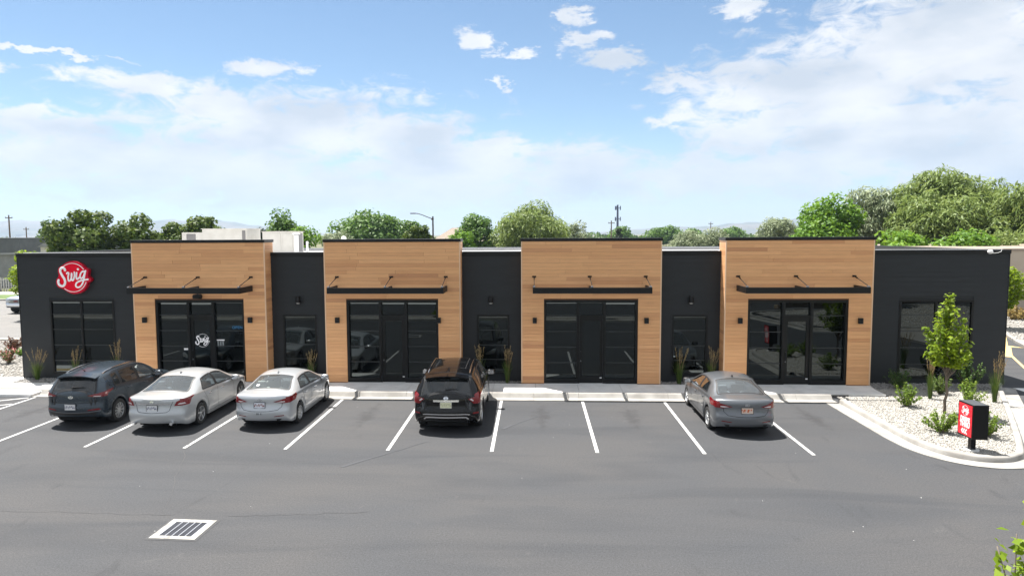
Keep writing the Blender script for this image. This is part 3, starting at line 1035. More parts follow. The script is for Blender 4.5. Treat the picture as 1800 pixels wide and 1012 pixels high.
def pane(x0, x1, z0, z1, y, par, tilt=0.0016):
    t1, t2 = rnd.uniform(-tilt, tilt), rnd.uniform(-tilt, tilt)
    vs = []
    for yy in (0, 0.012):
        for (x, z) in ((x0, z0), (x1, z0), (x1, z1), (x0, z1)):
            vs.append((x, y + yy + t1 * (x - (x0 + x1) / 2) + t2 * (z - (z0 + z1) / 2), z))
    b = MB().add(vs, [(0, 1, 2, 3), (7, 6, 5, 4), (0, 4, 5, 1), (1, 5, 6, 2), (2, 6, 7, 3), (3, 7, 4, 0)])
    return kid(b, 'pane', M['pane'], par)


BARS_S = [0.89, 1.48, 2.07]
window('window', *DWIN[0][0][:4], DY, [-17.53], [0.82, 1.43, 2.04, 2.63])
for k in (1, 2, 3):
    window('window', *DWIN[k][0][:4], DY, [], [0.93, 1.48, 2.05])
window('window', *DWIN[4][0][:4], DY, [14.64], [0.82, 1.43, 2.04, 2.63])
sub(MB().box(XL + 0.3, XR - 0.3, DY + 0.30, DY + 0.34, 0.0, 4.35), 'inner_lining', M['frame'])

# wood-clad bays
unit = MB().rbox(-0.5, 0.5, -0.5, 0.5, -0.5, 0.5, 0.0001)
ume = bpy.data.meshes.new('plank')
bm = bmesh.new(); bmesh.ops.create_cube(bm, size=1.0); bm.to_mesh(ume); bm.free()
ume.materials.append(M['wood'])
PL = []                       # (area, bay, x0, x1, z0, z1)
bays = []
for bi, ((x0, x1), (s0, s1)) in enumerate(zip(BAYS, STORE)):
    e = sub_empty('wood_bay')
    bays.append(e)
    bk = MB()
    bk.box(x0 + 0.025, s0, WY + 0.021, DY + 0.24, 0.15, ZW - 0.10)
    bk.box(s1, x1 - 0.025, WY + 0.021, DY + 0.24, 0.15, ZW - 0.10)
    bk.box(s0, s1, WY + 0.0215, DY + 0.2395, 3.25, ZW - 0.1005)
    kid(bk, 'backing', M['wood_back'], e)
    kid(MB().rbox(x0 - 0.03, x1 + 0.03, WY - 0.03, DY + 0.28, ZW - 0.105, ZW, 0.008), 'coping', M['coping'], e)
    # corner trims and base flashing
    for (cx, sg) in ((x0, 1), (x1, -1)):
        kid(MB().box(min(cx - sg * 0.006, cx + sg * 0.034), max(cx - sg * 0.006, cx + sg * 0.034), WY - 0.006, WY + 0.05, 0.16, ZW - 0.108), 'corner_trim', M['wood_trim'], e)
    # returns
    rt = MB()
    z = 0.16
    rows = 40
    hh = (ZW - 0.108 - 0.16) / rows
    for r_ in range(rows):
        za, zb = 0.16 + r_ * hh + 0.002, 0.16 + (r_ + 1) * hh - 0.002
        rt.box(x0 - 0.002, x0 + 0.02, WY + 0.052, DY + 0.239, za, zb)
        rt.box(x1 - 0.02, x1 + 0.002, WY + 0.052, DY + 0.239, za, zb)
        if za < 3.25 - 0.02:
            spans = [(x0 + 0.036, s0 - 0.002), (s1 + 0.002, x1 - 0.036)]
        else:
            spans = []
            x = x0 + 0.036
            first = True
            while x < x1 - 0.04:
                ln = rnd.uniform(0.7, 2.6) if first else rnd.choice([1.83, 2.44, 3.05, 3.66])
                first = False
                xe = min(x + ln, x1 - 0.036)
                if x1 - 0.036 - xe < 0.35: xe = x1 - 0.036
                spans.append((x, xe)); x = xe
        for (a, c) in spans:
            PL.append(((c - a), bi, a, c, za, min(zb, 9)))
    kid(rt, 'return_planks', M['wood'], e, kind='stuff')
PL.sort(key=lambda q: -q[0])
rest = [MB() for _ in BAYS]
for k, (ln, bi, a, c, za, zb) in enumerate(PL):
    pr = rnd.uniform(0, 0.004)
    y0, y1 = WY - pr, WY + 0.02
    if za < 3.25 < zb and STORE[bi][0] - 0.3 < (a + c) / 2 < STORE[bi][1] + 0.3:
        za = max(za, 3.252)
    if k < 292:
        o = bpy.data.objects.new('plank', ume)
        C.objects.link(o)
        o.parent = bays[bi]
        o.matrix_parent_inverse = shop_inv
        o.location = ((a + c) / 2, (y0 + y1) / 2, (za + zb) / 2)
        o.scale = (c - a - 0.004, y1 - y0, zb - za)
    else:
        rest[bi].box(a + 0.002, c - 0.002, y0, y1, za, zb)
for bi, b in enumerate(rest):
    if b.v:
        kid(b, 'short_planks', M['wood'], bays[bi], kind='stuff')


def storefront(bi, s0, s1):
    e = sub_empty('storefront')
    y = WY + 0.13
    z0, z1 = 0.155, 3.25
    w = s1 - s0
    dl, dr = s0 + w * 0.365, s0 + w * 0.645         # door jamb lines
    f = 0.085
    fr = MB()
    fr.box(s0 + 0.002, s0 + f, y - 0.10, y + 0.1, z0, z1 - 0.002)
    fr.box(s1 - f, s1 - 0.002, y - 0.10, y + 0.1, z0, z1 - 0.002)
    fr.box(s0 + f, s1 - f, y - 0.0995, y + 0.1, z1 - 0.11, z1 - 0.002)
    fr.box(s0 + f, dl - 0.05, y - 0.0995, y + 0.1, z0, z0 + 0.17)
    fr.box(dr + 0.05, s1 - f, y - 0.0995, y + 0.1, z0, z0 + 0.17)
    kid(fr, 'frame', M['frame'], e)
    for x in (dl, dr):
        kid(MB().box(x - 0.05, x + 0.05, y - 0.09, y + 0.09, z0, z1 - 0.112), 'mullion', M['frame'], e)
    zt = 2.66
    kid(MB().box(dl + 0.052, dr - 0.052, y - 0.085, y + 0.08, zt - 0.09, zt + 0.02), 'transom_bar', M['frame'], e)
    for (a, c) in ((s0 + f, dl - 0.05), (dr + 0.05, s1 - f)):
        zs = [z0 + 0.17, 0.91, 1.49, 2.07, zt, z1 - 0.112]
        for zb in zs[1:-1]:
            kid(MB().box(a, c, y - 0.012, y + 0.06, zb - 0.013, zb + 0.013), 'muntin', M['muntin'], e)
        for j in range(5):
            pane(a, c, zs[j] + (0.014 if j else 0), zs[j + 1] - (0.014 if j < 4 else 0), y + 0.02, e)
    pane(dl + 0.052, dr - 0.052, zt + 0.021, z1 - 0.112, y + 0.02, e)
    # door leaf
    a, c = dl + 0.056, dr - 0.056
    d = MB()
    ya, yb = y - 0.045, y + 0.03
    d.box(a, a + 0.11, ya, yb, z0 + 0.012, zt - 0.094)
    d.box(c - 0.11, c, ya, yb, z0 + 0.012, zt - 0.094)
    d.box(a + 0.11, c - 0.11, ya + 0.0005, yb, zt - 0.20, zt - 0.094)
    d.box(a + 0.11, c - 0.11, ya + 0.0005, yb, z0 + 0.012, z0 + 0.27)
    kid(d, 'door', M['frame'], e)
    pane(a + 0.11, c - 0.11, z0 + 0.27, zt - 0.20, y - 0.01, e)
    kid(MB().tube([(a + 0.05, ya - 0.001, 1.02), (a + 0.05, ya - 0.06, 1.05), (a + 0.05, ya - 0.06, 1.32), (a + 0.05, ya - 0.001, 1.35)], 0.014), 'door_handle', M['frame'], e, smooth=True)
    kid(MB().tube([(a + 0.05, ya - 0.02, 0.98), (a + 0.05, ya + 0.001, 0.98)], 0.022), 'door_lock', M['steel'], e, smooth=True, angle=40)
    kid(MB().rbox(c - 0.10, c - 0.02, ya - 0.012, ya - 0.001, z0 + 0.19, z0 + 0.225, 0.004), 'door_label', M['white_plastic'], e)
    return e, (a, c, y, dl, dr)


stores = [storefront(i, *s) for i, s in enumerate(STORE)]


def canopy(x0, x1):
    """steel canopy hung from three rods"""
    e = sub_empty('canopy')
    yf = 23.75
    z0, z1 = 3.575, 3.785
    fa = MB()
    fa.box(x0, x1, yf, yf + 0.06, z0, z1)
    fa.box(x0, x0 + 0.06, yf + 0.0605, WY - 0.008, z0 + 0.0005, z1 - 0.0005)
    fa.box(x1 - 0.06, x1, yf + 0.0605, WY - 0.008, z0 + 0.0005, z1 - 0.0005)
    kid(fa, 'fascia', M['coping'], e)
    xm = (x0 + x1) / 2
    kid(MB().box(xm - 0.03, xm + 0.03, yf + 0.0605, WY - 0.008, z0 + 0.06, z1 - 0.02), 'cross_arm', M['coping'], e)
    for x in (x0 + 0.05, xm, x1 - 0.05):
        top = Vector((x, WY - 0.03, 4.10))
        bot = Vector((x, yf + 0.10, z1 + 0.05))
        r_ = MB()
        r_.tube([top, bot], 0.013, 8)
        d = (bot - top).normalized()
        r_.tube([top + d * 0.06, top + d * 0.24], 0.022, 8)      # turnbuckle
        kid(r_, 'rod', M['frame'], e, smooth=True, angle=40)
        kid(MB().rbox(x - 0.07, x + 0.07, WY - 0.035, WY - 0.005, 4.07, 4.13, 0.006), 'wall_plate', M['frame'], e)
        kid(MB().rbox(x - 0.035, x + 0.035, yf + 0.01, yf + 0.14, z1 + 0.001, z1 + 0.05, 0.006), 'rod_lug', M['steel'], e)
    return e


CAN = [(-14.62, -10.47), (-7.32, -3.17), (-0.03, 4.10), (7.29, 11.46)]
for c in CAN:
    canopy(*c)

# wall lamps
ORD = ['leftmost', 'second', 'third', 'rightmost']
LAMPX = [(-14.63, -10.58), (-7.28, -3.49), (0.04, 4.09), (7.43, 11.66)]
for i, pair in enumerate(LAMPX):
    for x, sd in zip(pair, ('left', 'right')):
        t = thing('wall_lamp', 'square black wall lamp on the wood pier %s of the %s storefront door' % (sd, ORD[i]), 'wall lamp', (x, WY - 0.005, 2.50), 0, 'square lamps on the wood piers')
        MB().rbox(-0.075, 0.075, -0.13, -0.02, -0.10, 0.10, 0.008).build('housing', M['coping'], t)
        MB().box(-0.055, 0.055, -0.02, 0.0, -0.07, 0.07).build('mount', M['coping'], t)
        MB().box(-0.055, 0.055, -0.11, -0.035, -0.106, -0.1015).build('lens', M['lamp_lens'], t)
for x, nm in ((-8.93, 'between the first and second wood bays'), (-1.60, 'between the second and third wood bays'), (5.80, 'between the third and fourth wood bays')):
    t = thing('wall_lamp', 'round black bullet lamp on the charcoal wall %s' % nm, 'wall lamp', (x, DY - 0.012, 3.19), 0, 'bullet lamps on the charcoal walls')
    MB().lathe([(0.0, 0.16), (0.05, 0.155), (0.085, 0.10), (0.095, 0.0), (0.095, -0.09), (0.08, -0.10)], 20, Matrix.Translation((0, -0.12, 0))).build('housing', M['coping'], t, smooth=True, angle=40)
    MB().lathe([(0.0, -0.135), (0.05, -0.13), (0.078, -0.102)], 20, Matrix.Translation((0, -0.12, 0))).build('lens', M['lamp_lens'], t, smooth=True)
    MB().box(-0.04, 0.04, -0.06, 0.0, -0.06, 0.06).build('mount', M['coping'], t)
# flood lamp and camera pod under the first canopy
t = thing('speaker_pod', 'black round-fronted pod hanging under the leftmost canopy above the logo door', 'speaker', (-12.5, WY - 0.01, 3.40))
MB().rbox(-0.16, 0.16, -0.30, -0.06, -0.10, 0.08, 0.06).build('housing', M['coping'], t, smooth=True, angle=50)
MB().box(-0.03, 0.03, -0.10, 0.0, -0.03, 0.03).build('mount', M['coping'], t)
MB().tube([(0, -0.16, 0.06), (0, -0.16, 0.18)], 0.02).build('stem', M['coping'], t)
t = thing('wall_camera', 'white security camera with loose cable on the right corner of the roof edge', 'camera', (16.36, DY - 0.05, 4.93))
MB().lathe([(0.0, 0.08), (0.06, 0.07), (0.09, 0.02), (0.09, -0.02), (0.06, -0.06), (0.0, -0.08)], 14, Matrix.Translation((0, -0.08, 0))).build('housing', M['white_plastic'], t, smooth=True)
MB().box(-0.02, 0.14, -0.06, -0.03, -0.06, -0.03).build('bracket', M['white_plastic'], t)
MB().tube([(0.14, -0.045, -0.05), (0.3, -0.06, -0.03), (0.40, -0.06, 0.02), (0.42, -0.05, 0.09)], 0.008, 6).build('cable', M['white_plastic'], t)

# roof machines
def hvac(name, label, x, y, parts):
    t = thing(name, label, 'roof unit', (x, y, ZR))
    for (nm, mat, box) in parts:
        MB().rbox(*box, 0.012).build(nm, M[mat], t)
    return t


t = hvac('roof_unit', 'wide beige rooftop air conditioner behind the leftmost bay', -16.2, 34.95, [
    ('cabinet', 'hvac', (-0.65, 1.65, -0.9, 0.9, 0.05, 1.38)), ('cabinet', 'hvac', (-1.74, -0.66, -0.85, 0.85, 0.05, 1.21)),
    ('grille', 'hvac_grille', (-1.49, -1.02, -0.862, -0.852, 0.55, 1.13)), ('base_rail', 'steel', (-1.7, 1.6, -0.8, 0.8, 0.001, 0.049)), ('cap', 'hvac', (-0.7, 1.70, -0.95, 0.95, 1.381, 1.40)),
    ('grille', 'hvac_grille', (1.43, 1.6, -0.912, -0.902, 0.6, 1.30))])
for k in range(5):
    MB().box(-0.64 + 0.01, 1.3, -0.906, -0.901, 0.2 + 0.2 * k, 0.206 + 0.2 * k).build('seam', M['hvac_grille'], t) if k == 2 else None
t = hvac('roof_unit', 'box-shaped beige rooftop air conditioner between the first and second bays', -12.7, 34.85, [
    ('cabinet', 'hvac', (-1.05, 0.55, -0.75, 0.75, 0.05, 1.23)), ('panel', 'hvac', (-0.95, -0.1, -0.764, -0.752, 0.12, 1.15)), ('panel', 'hvac', (0.0, 0.5, -0.764, -0.752, 0.12, 1.15)),
    ('grille', 'hvac_grille', (0.551, 0.561, -0.6, 0.6, 0.15, 1.15)), ('base_rail', 'steel', (-1.0, 0.5, -0.7, 0.7, 0.001, 0.049)), ('cap', 'hvac', (-1.1, 0.62, -0.8, 0.8, 1.231, 1.25))])
t = thing('vent_pipe', 'tall white capped vent pipe beside the box-shaped roof unit', 'vent', (-11.75, 33.4, ZR))
MB().lathe([(0.10, 0), (0.10, 1.05), (0.0, 1.05)], 16).build('pipe', M['white_plastic'], t, smooth=True, angle=40)
MB().lathe([(0.19, 1.09), (0.19, 1.12), (0.06, 1.17), (0.0, 1.17)], 16).build('cap', M['white_plastic'], t, smooth=True, angle=40)
MB().tube([(0, 0, 1.05), (0, 0, 1.09)], 0.03).build('stem', M['steel'], t)
t = thing('vent_pipe', 'short narrow white vent pipe right of the tall capped one', 'vent', (-11.35, 33.8, ZR))
MB().lathe([(0.055, 0), (0.055, 0.74), (0.04, 0.74), (0.04, 0.6)], 14).build('pipe', M['white_plastic'], t, smooth=True, angle=40)
MB().lathe([(0.13, 0.0), (0.12, 0.04), (0.056, 0.10)], 14).build('flashing', M['membrane'], t, smooth=True)
t = thing('vent_pipe', 'small white round vent just showing over the second bay', 'vent', (-10.1, 36.0, ZR))
MB().lathe([(0.10, 0), (0.10, 0.78), (0.13, 0.82), (0.13, 0.92), (0.07, 0.98), (0.0, 0.99)], 14).build('pipe', M['white_plastic'], t, smooth=True, angle=40)


# ------------------------------------------------------------------ script logo
# strokes in logo units: x right, y up, traced from the sign (unit = sign half-width)
def logo_strokes():
    S = [[(-0.453, 0.431, 0.074), (-0.500, 0.541, 0.074), (-0.625, 0.578, 0.074), (-0.750, 0.469, 0.074), (-0.734, 0.297, 0.074), (-0.625, 0.078, 0.074), (-0.516, -0.109, 0.074), (-0.484, -0.297, 0.074), (-0.562, -0.484, 0.074), (-0.703, -0.531, 0.074), (-0.859, -0.453, 0.074), (-0.922, -0.281, 0.074), (-0.891, -0.172, 0.074)]]
    W = [[(-0.359, 0.234, 0.050), (-0.281, 0.297, 0.050), (-0.234, 0.234, 0.050), (-0.281, 0.016, 0.050), (-0.266, -0.203, 0.050), (-0.156, -0.172, 0.050), (-0.062, 0.047, 0.050), (-0.047, 0.266, 0.050), (-0.078, 0.016, 0.050), (-0.031, -0.188, 0.050), (0.062, -0.109, 0.050), (0.125, 0.109, 0.050), (0.125, 0.312, 0.050)]]
    I = [[(0.266, 0.281, 0.052), (0.234, 0.047, 0.052), (0.266, -0.109, 0.052), (0.359, -0.062, 0.052), (0.438, 0.016, 0.052)], [(0.356, 0.491, 0.070), (0.362, 0.491, 0.070)]]
    G = [[(0.766, 0.359, 0.050), (0.641, 0.359, 0.050), (0.516, 0.219, 0.050), (0.469, 0.047, 0.050), (0.516, -0.062, 0.050), (0.625, -0.016, 0.050), (0.719, 0.141, 0.050), (0.797, 0.359, 0.050)],
         [(0.828, 0.391, 0.052), (0.766, 0.172, 0.052), (0.703, -0.078, 0.052), (0.625, -0.328, 0.052), (0.469, -0.547, 0.052), (0.281, -0.609, 0.052), (0.172, -0.516, 0.052), (0.219, -0.359, 0.052), (0.375, -0.250, 0.052), (0.625, -0.172, 0.052), (0.844, -0.141, 0.052), (0.953, -0.125, 0.052)]]
    return {'letter_s': S, 'letter_w': W, 'letter_i': I, 'letter_g': G}


def stroke_mesh(strokes, depth, grow=0.0, n=10):
    """rounded strokes, flattened to a low relief (x right, z up, -y out)"""
    b = MB()
    for st in strokes:
        pts = smooth_path([(x, y, r) for x, y, r in st], n=5)
        pp = [(p[0], 0.0, p[1]) for p in pts]
        rr = [p[2] + grow for p in pts]
        # rounded ends
        d0 = (Vector(pp[0]) - Vector(pp[1])).normalized() if len(pp) > 1 else Vector((1, 0, 0))
        d1 = (Vector(pp[-1]) - Vector(pp[-2])).normalized()
        pre = [tuple(Vector(pp[0]) + d0 * rr[0] * math.sin(a)) for a in (1.45, 1.1, 0.6)]
        prr = [rr[0] * math.cos(a) for a in (1.45, 1.1, 0.6)]
        post = [tuple(Vector(pp[-1]) + d1 * rr[-1] * math.sin(a)) for a in (0.6, 1.1, 1.45)]
        por = [rr[-1] * math.cos(a) for a in (0.6, 1.1, 1.45)]
        b.tube(pre + pp + post, prr + rr + por, n)
    b.v = [(x, y * depth, z) for (x, y, z) in b.v]
    return b


def ring_arc(r, w, a0, a1, y0, y1, n=40):
    b = MB()
    vs = []
    for i in range(n + 1):
        a = R(a0 + (a1 - a0) * i / n)
        for (rr, y) in ((r - w, y0), (r + w, y0), (r + w, y1), (r - w, y1)):
            vs.append((rr * math.cos(a), y, rr * math.sin(a)))
    fs = []
    for i in range(n):
        for k in range(4):
            fs.append((4 * i + k, 4 * i + (k + 1) % 4, 4 * i + 4 + (k + 1) % 4, 4 * i + 4 + k))
    fs += [(3, 2, 1, 0), (4 * n, 4 * n + 1, 4 * n + 2, 4 * n + 3)]
    return b.add(vs, fs)


def scaled(b, s, off=(0, 0, 0), rot=None):
    for i, v in enumerate(b.v):
        q = Vector(v) * s
        if rot is not None:
            q = rot @ q
        b.v[i] = (q.x + off[0], q.y + off[1], q.z + off[2])
    return b


SR = 0.632                                            # half width of the sign in metres
sgn = thing('logo_sign', 'round red sign with white script lettering on the charcoal wall', 'sign', (-17.68, DY - 0.02, 4.07))
outline = [(-0.969, 0.000), (-0.906, 0.172), (-0.938, 0.422), (-0.859, 0.609), (-0.656, 0.734), (-0.469, 0.859), (-0.219, 0.969), (0.031, 1.000), (0.344, 0.938), (0.625, 0.766), (0.781, 0.594), (0.938, 0.531), (1.006, 0.422), (0.953, 0.172), (0.975, 0.047), (1.094, -0.031), (1.125, -0.172), (1.016, -0.272), (0.906, -0.328), (0.844, -0.516), (0.625, -0.797), (0.344, -0.953), (0.031, -1.000), (-0.281, -0.938), (-0.562, -0.766), (-0.750, -0.666), (-0.938, -0.609), (-1.062, -0.453), (-1.094, -0.266), (-1.053, -0.103)]
ol = [(p[0], p[1]) for p in smooth_path([(x, y, 0) for x, y in outline], closed=True, n=4)]


def plate_mesh(pts, s, y0, y1):
    n = len(pts)
    return MB().add([(p[0] * s, y0, p[1] * s) for p in pts] + [(p[0] * s, y1, p[1] * s) for p in pts],
                    [tuple(range(n)), tuple(range(2 * n - 1, n - 1, -1))] + [(i, n + i, n + (i + 1) % n, (i + 1) % n) for i in range(n)])


plate_mesh(ol, SR, -0.14, 0.0).build('return_box', M['sign_red_dark'], sgn)
plate_mesh([(x * 0.985, y * 0.985) for x, y in ol], SR, -0.155, -0.1405).build('face', M['sign_red'], sgn)
plate_mesh([(0.84 * math.cos(a), 0.84 * math.sin(a)) for a in np.linspace(0, 2 * math.pi, 48, endpoint=False)], SR, -0.160, -0.1555).build('disc', plain('disc_red', (0.74, 0.001, 0.022), rough=0.5, spec=0.12), sgn)
for (a0, a1) in ((35, 128), (-130, -18)):
    scaled(ring_arc(0.865, 0.016, a0, a1, -0.275, -0.235), SR, (0, 0, 0)).build('ring', M['sign_white'], sgn)
for nm, st in logo_strokes().items():
    scaled(stroke_mesh(st, 0.35), SR, (0, -0.172, 0.01)).build(nm, M['sign_white'], sgn, smooth=True)

# the same mark in white on the first door's glass, small notices, an OPEN light
se, (da, dc, dy, dl, dr) = stores[0]
lg = MB()
for nm, st in logo_strokes().items():
    lg.add(*(lambda q: (q.v, q.f))(scaled(stroke_mesh(st, 0.05, 0.012), 0.285, ((da + dc) / 2 + 0.005, dy - 0.018, 1.70))))
for (a0, a1) in ((35, 128), (-130, -18)):
    q = scaled(ring_arc(0.865, 0.018, a0, a1, -0.01, 0.0), 0.285, ((da + dc) / 2 + 0.015, dy - 0.014, 1.70))
    lg.add(q.v, q.f)
kid(lg, 'door_logo', M['sign_white'], se, smooth=True, angle=50)
kid(MB().box(dr + 0.07, dr + 0.37, dy + 0.008, dy + 0.012, 1.69, 1.735), 'notice', M['sign_white'], se)
nb = MB()
for k in range(3):
    nb.box(dr + 0.09 + k * 0.095, dr + 0.155 + k * 0.095, dy + 0.008, dy + 0.012, 1.46, 1.675)
kid(nb, 'notice', plain('notice_grey', (0.20, 0.22, 0.23), rough=0.6), se)
kid(MB().box(dl - 0.26, dl - 0.06, dy + 0.008, dy + 0.012, 1.33, 1.40), 'notice', M['sign_white'], se)


def text_mesh(body, size, bold=0.0, extrude=0.002, sx=1.0):
    cu = bpy.data.curves.new('lettering', 'FONT')
    cu.body = body; cu.size = size; cu.align_x = 'CENTER'; cu.align_y = 'CENTER'
    cu.extrude = extrude; cu.offset = bold; cu.resolution_u = 3
    cu.space_character = 1.08
    ob = bpy.data.objects.new('lettering', cu)
    C.objects.link(ob)
    dg = bpy.context.evaluated_depsgraph_get()
    me = bpy.data.meshes.new_from_object(ob.evaluated_get(dg))
    bpy.data.objects.remove(ob)
    bpy.data.curves.remove(cu)
    for v in me.vertices:
        v.co.x *= sx
    return me


mo, nt, b = new_mat('open_light')
b.inputs['Base Color'].default_value = (0.02, 0.12, 0.25, 1)
b.inputs['Emission Color'].default_value = (0.05, 0.35, 0.75, 1)
b.inputs['Emission Strength'].default_value = 0.035
me = text_mesh('OPEN', 0.15, 0.0, 0.004)
me.materials.append(mo)
o = link('open_light', me, mo, se)
o.matrix_parent_inverse = shop_inv
o.location = (STORE[0][1] - 0.33, dy + 0.006, 2.19)
o.rotation_euler = (math.pi / 2, 0, 0)


# ------------------------------------------------------------------ cars
def curve(keys):
    xs = np.array([k[0] for k in keys], float); ys = np.array([k[1] for k in keys], float)
    d = np.diff(ys) / np.diff(xs)
    m = np.zeros(len(xs))
    m[0], m[-1] = d[0], d[-1]
    for i in range(1, len(xs) - 1):
        m[i] = 0 if d[i - 1] * d[i] <= 0 else 2 * d[i - 1] * d[i] / (d[i - 1] + d[i])

    def f(x):
        x = min(max(x, xs[0]), xs[-1])
        i = min(int(np.searchsorted(xs, x, side='right') - 1), len(xs) - 2)
        h = xs[i + 1] - xs[i]; t = (x - xs[i]) / h
        return float((2 * t ** 3 - 3 * t ** 2 + 1) * ys[i] + (t ** 3 - 2 * t ** 2 + t) * h * m[i] + (-2 * t ** 3 + 3 * t ** 2) * ys[i + 1] + (t ** 3 - t ** 2) * h * m[i + 1])
    return f


def sstep(a, b, x):
    t = min(max((x - a) / (b - a), 0), 1)
    return t * t * (3 - 2 * t)


def paint_mat(name, c, metal=0.5, rough=0.32, coat=0.8, spec=0.5):
    m, nt, b = new_mat(name)
    n = nt.nodes.new('ShaderNodeTexNoise'); n.inputs['Scale'].default_value = 1.6; n.inputs['Detail'].default_value = 6
    tc = nt.nodes.new('ShaderNodeTexCoord'); nt.links.new(tc.outputs['Object'], n.inputs['Vector'])
    mr = nt.nodes.new('ShaderNodeMapRange'); nt.links.new(n.outputs['Fac'], mr.inputs['Value'])
    mr.inputs['To Min'].default_value = rough - 0.05; mr.inputs['To Max'].default_value = rough + 0.10
    nt.links.new(mr.outputs[0], b.inputs['Roughness'])
    b.inputs['Base Color'].default_value = col4(c)
    setp(b, metal=metal, coat=coat, coatr=0.04, spec=spec)
    return m


M['tyre'] = noisy('tyre_rubber', (0.012, 0.012, 0.013), (0.022, 0.022, 0.022), 6, 4, 0.85)
M['rim'] = plain('alloy', (0.55, 0.56, 0.57), rough=0.3, metal=0.85)
M['rim_dark'] = plain('alloy_dark', (0.05, 0.05, 0.055), rough=0.5, metal=0.5)
M['black_trim'] = plain('black_trim', (0.012, 0.012, 0.013), rough=0.5)
M['under'] = plain('underbody', (0.006, 0.006, 0.006), rough=0.9)
M['seam'] = plain('panel_gap', (0.006, 0.006, 0.007), rough=0.8)
M['chrome'] = plain('chrome', (0.75, 0.76, 0.78), rough=0.12, metal=1.0)
M['tail_red'] = plain('tail_red', (0.17, 0.001, 0.004), rough=0.2, coat=0.5)
M['tail_clear'] = plain('tail_clear', (0.62, 0.55, 0.55), rough=0.12, coat=1.0)
M['head_clear'] = plain('head_clear', (0.45, 0.47, 0.48), rough=0.1, metal=0.4, coat=1.0)
M['glass_clear'] = glassy('car_glass', (0.70, 0.80, 0.84), 1.0, dust=0.09)
M['glass_dark'] = glassy('privacy_glass', (0.10, 0.12, 0.14), 1.0)
M['cabin_dark'] = plain('cabin_dark', (0.03, 0.03, 0.032), rough=0.8)
M['cabin_grey'] = plain('cabin_grey', (0.16, 0.16, 0.165), rough=0.85)
M['cabin_light'] = plain('cabin_light', (0.34, 0.36, 0.38), rough=0.85)
M['cabin_beige'] = plain('cabin_beige', (0.42, 0.38, 0.32), rough=0.85)


def plate_mat(name, ground, ink, scale):
    """number plate whose characters are too blurred to read: soft ink blotches"""
    m, nt, b = new_mat(name)
    tc = nt.nodes.new('ShaderNodeTexCoord')
    mp = nt.nodes.new('ShaderNodeMapping'); mp.inputs['Scale'].default_value = (1, scale, scale * 0.25)
    nt.links.new(tc.outputs['Object'], mp.inputs[0])
    n = nt.nodes.new('ShaderNodeTexNoise'); n.inputs['Scale'].default_value = 1; n.inputs['Detail'].default_value = 2
    nt.links.new(mp.outputs[0], n.inputs['Vector'])
    sp = nt.nodes.new('ShaderNodeSeparateXYZ'); nt.links.new(tc.outputs['Object'], sp.inputs[0])
    ab = nt.nodes.new('ShaderNodeMath'); ab.operation = 'ABSOLUTE'; nt.links.new(sp.outputs[2], ab.inputs[0])
    lt = nt.nodes.new('ShaderNodeMath'); lt.operation = 'LESS_THAN'; nt.links.new(ab.outputs[0], lt.inputs[0]); lt.inputs[1].default_value = 0.042
    mr = nt.nodes.new('ShaderNodeMapRange'); nt.links.new(n.outputs['Fac'], mr.inputs['Value'])
    mr.inputs['From Min'].default_value = 0.47; mr.inputs['From Max'].default_value = 0.53
    mu = nt.nodes.new('ShaderNodeMath'); mu.operation = 'MULTIPLY'; nt.links.new(lt.outputs[0], mu.inputs[0]); nt.links.new(mr.outputs[0], mu.inputs[1])
    mx = nt.nodes.new('ShaderNodeMix'); mx.data_type = 'RGBA'
    nt.links.new(mu.outputs[0], mx.inputs['Factor'])
    mx.inputs['A'].default_value = col4(ground); mx.inputs['B'].default_value = col4(ink)
    nt.links.new(mx.outputs['Result'], b.inputs['Base Color'])
    b.inputs['Roughness'].default_value = 0.45
    return m


def round_poly(pts, r):
    out = []
    n = len(pts)
    for i in range(n):
        p0, p1, p2 = Vector(pts[i - 1]), Vector(pts[i]), Vector(pts[(i + 1) % n])
        a = (p0 - p1); c = (p2 - p1)
        rr = min(r, a.length * 0.45, c.length * 0.45)
        pa = p1 + a.normalized() * rr; pc = p1 + c.normalized() * rr
        for t in (0, 0.33, 0.67, 1):
            out.append((pa * (1 - t) ** 2 + p1 * 2 * t * (1 - t) + pc * t * t))
    res = []
    for p in out:
        if not res or (Vector(p) - Vector(res[-1])).length > 1e-4:
            res.append(p)
    return [(p[0], p[1]) for p in res]


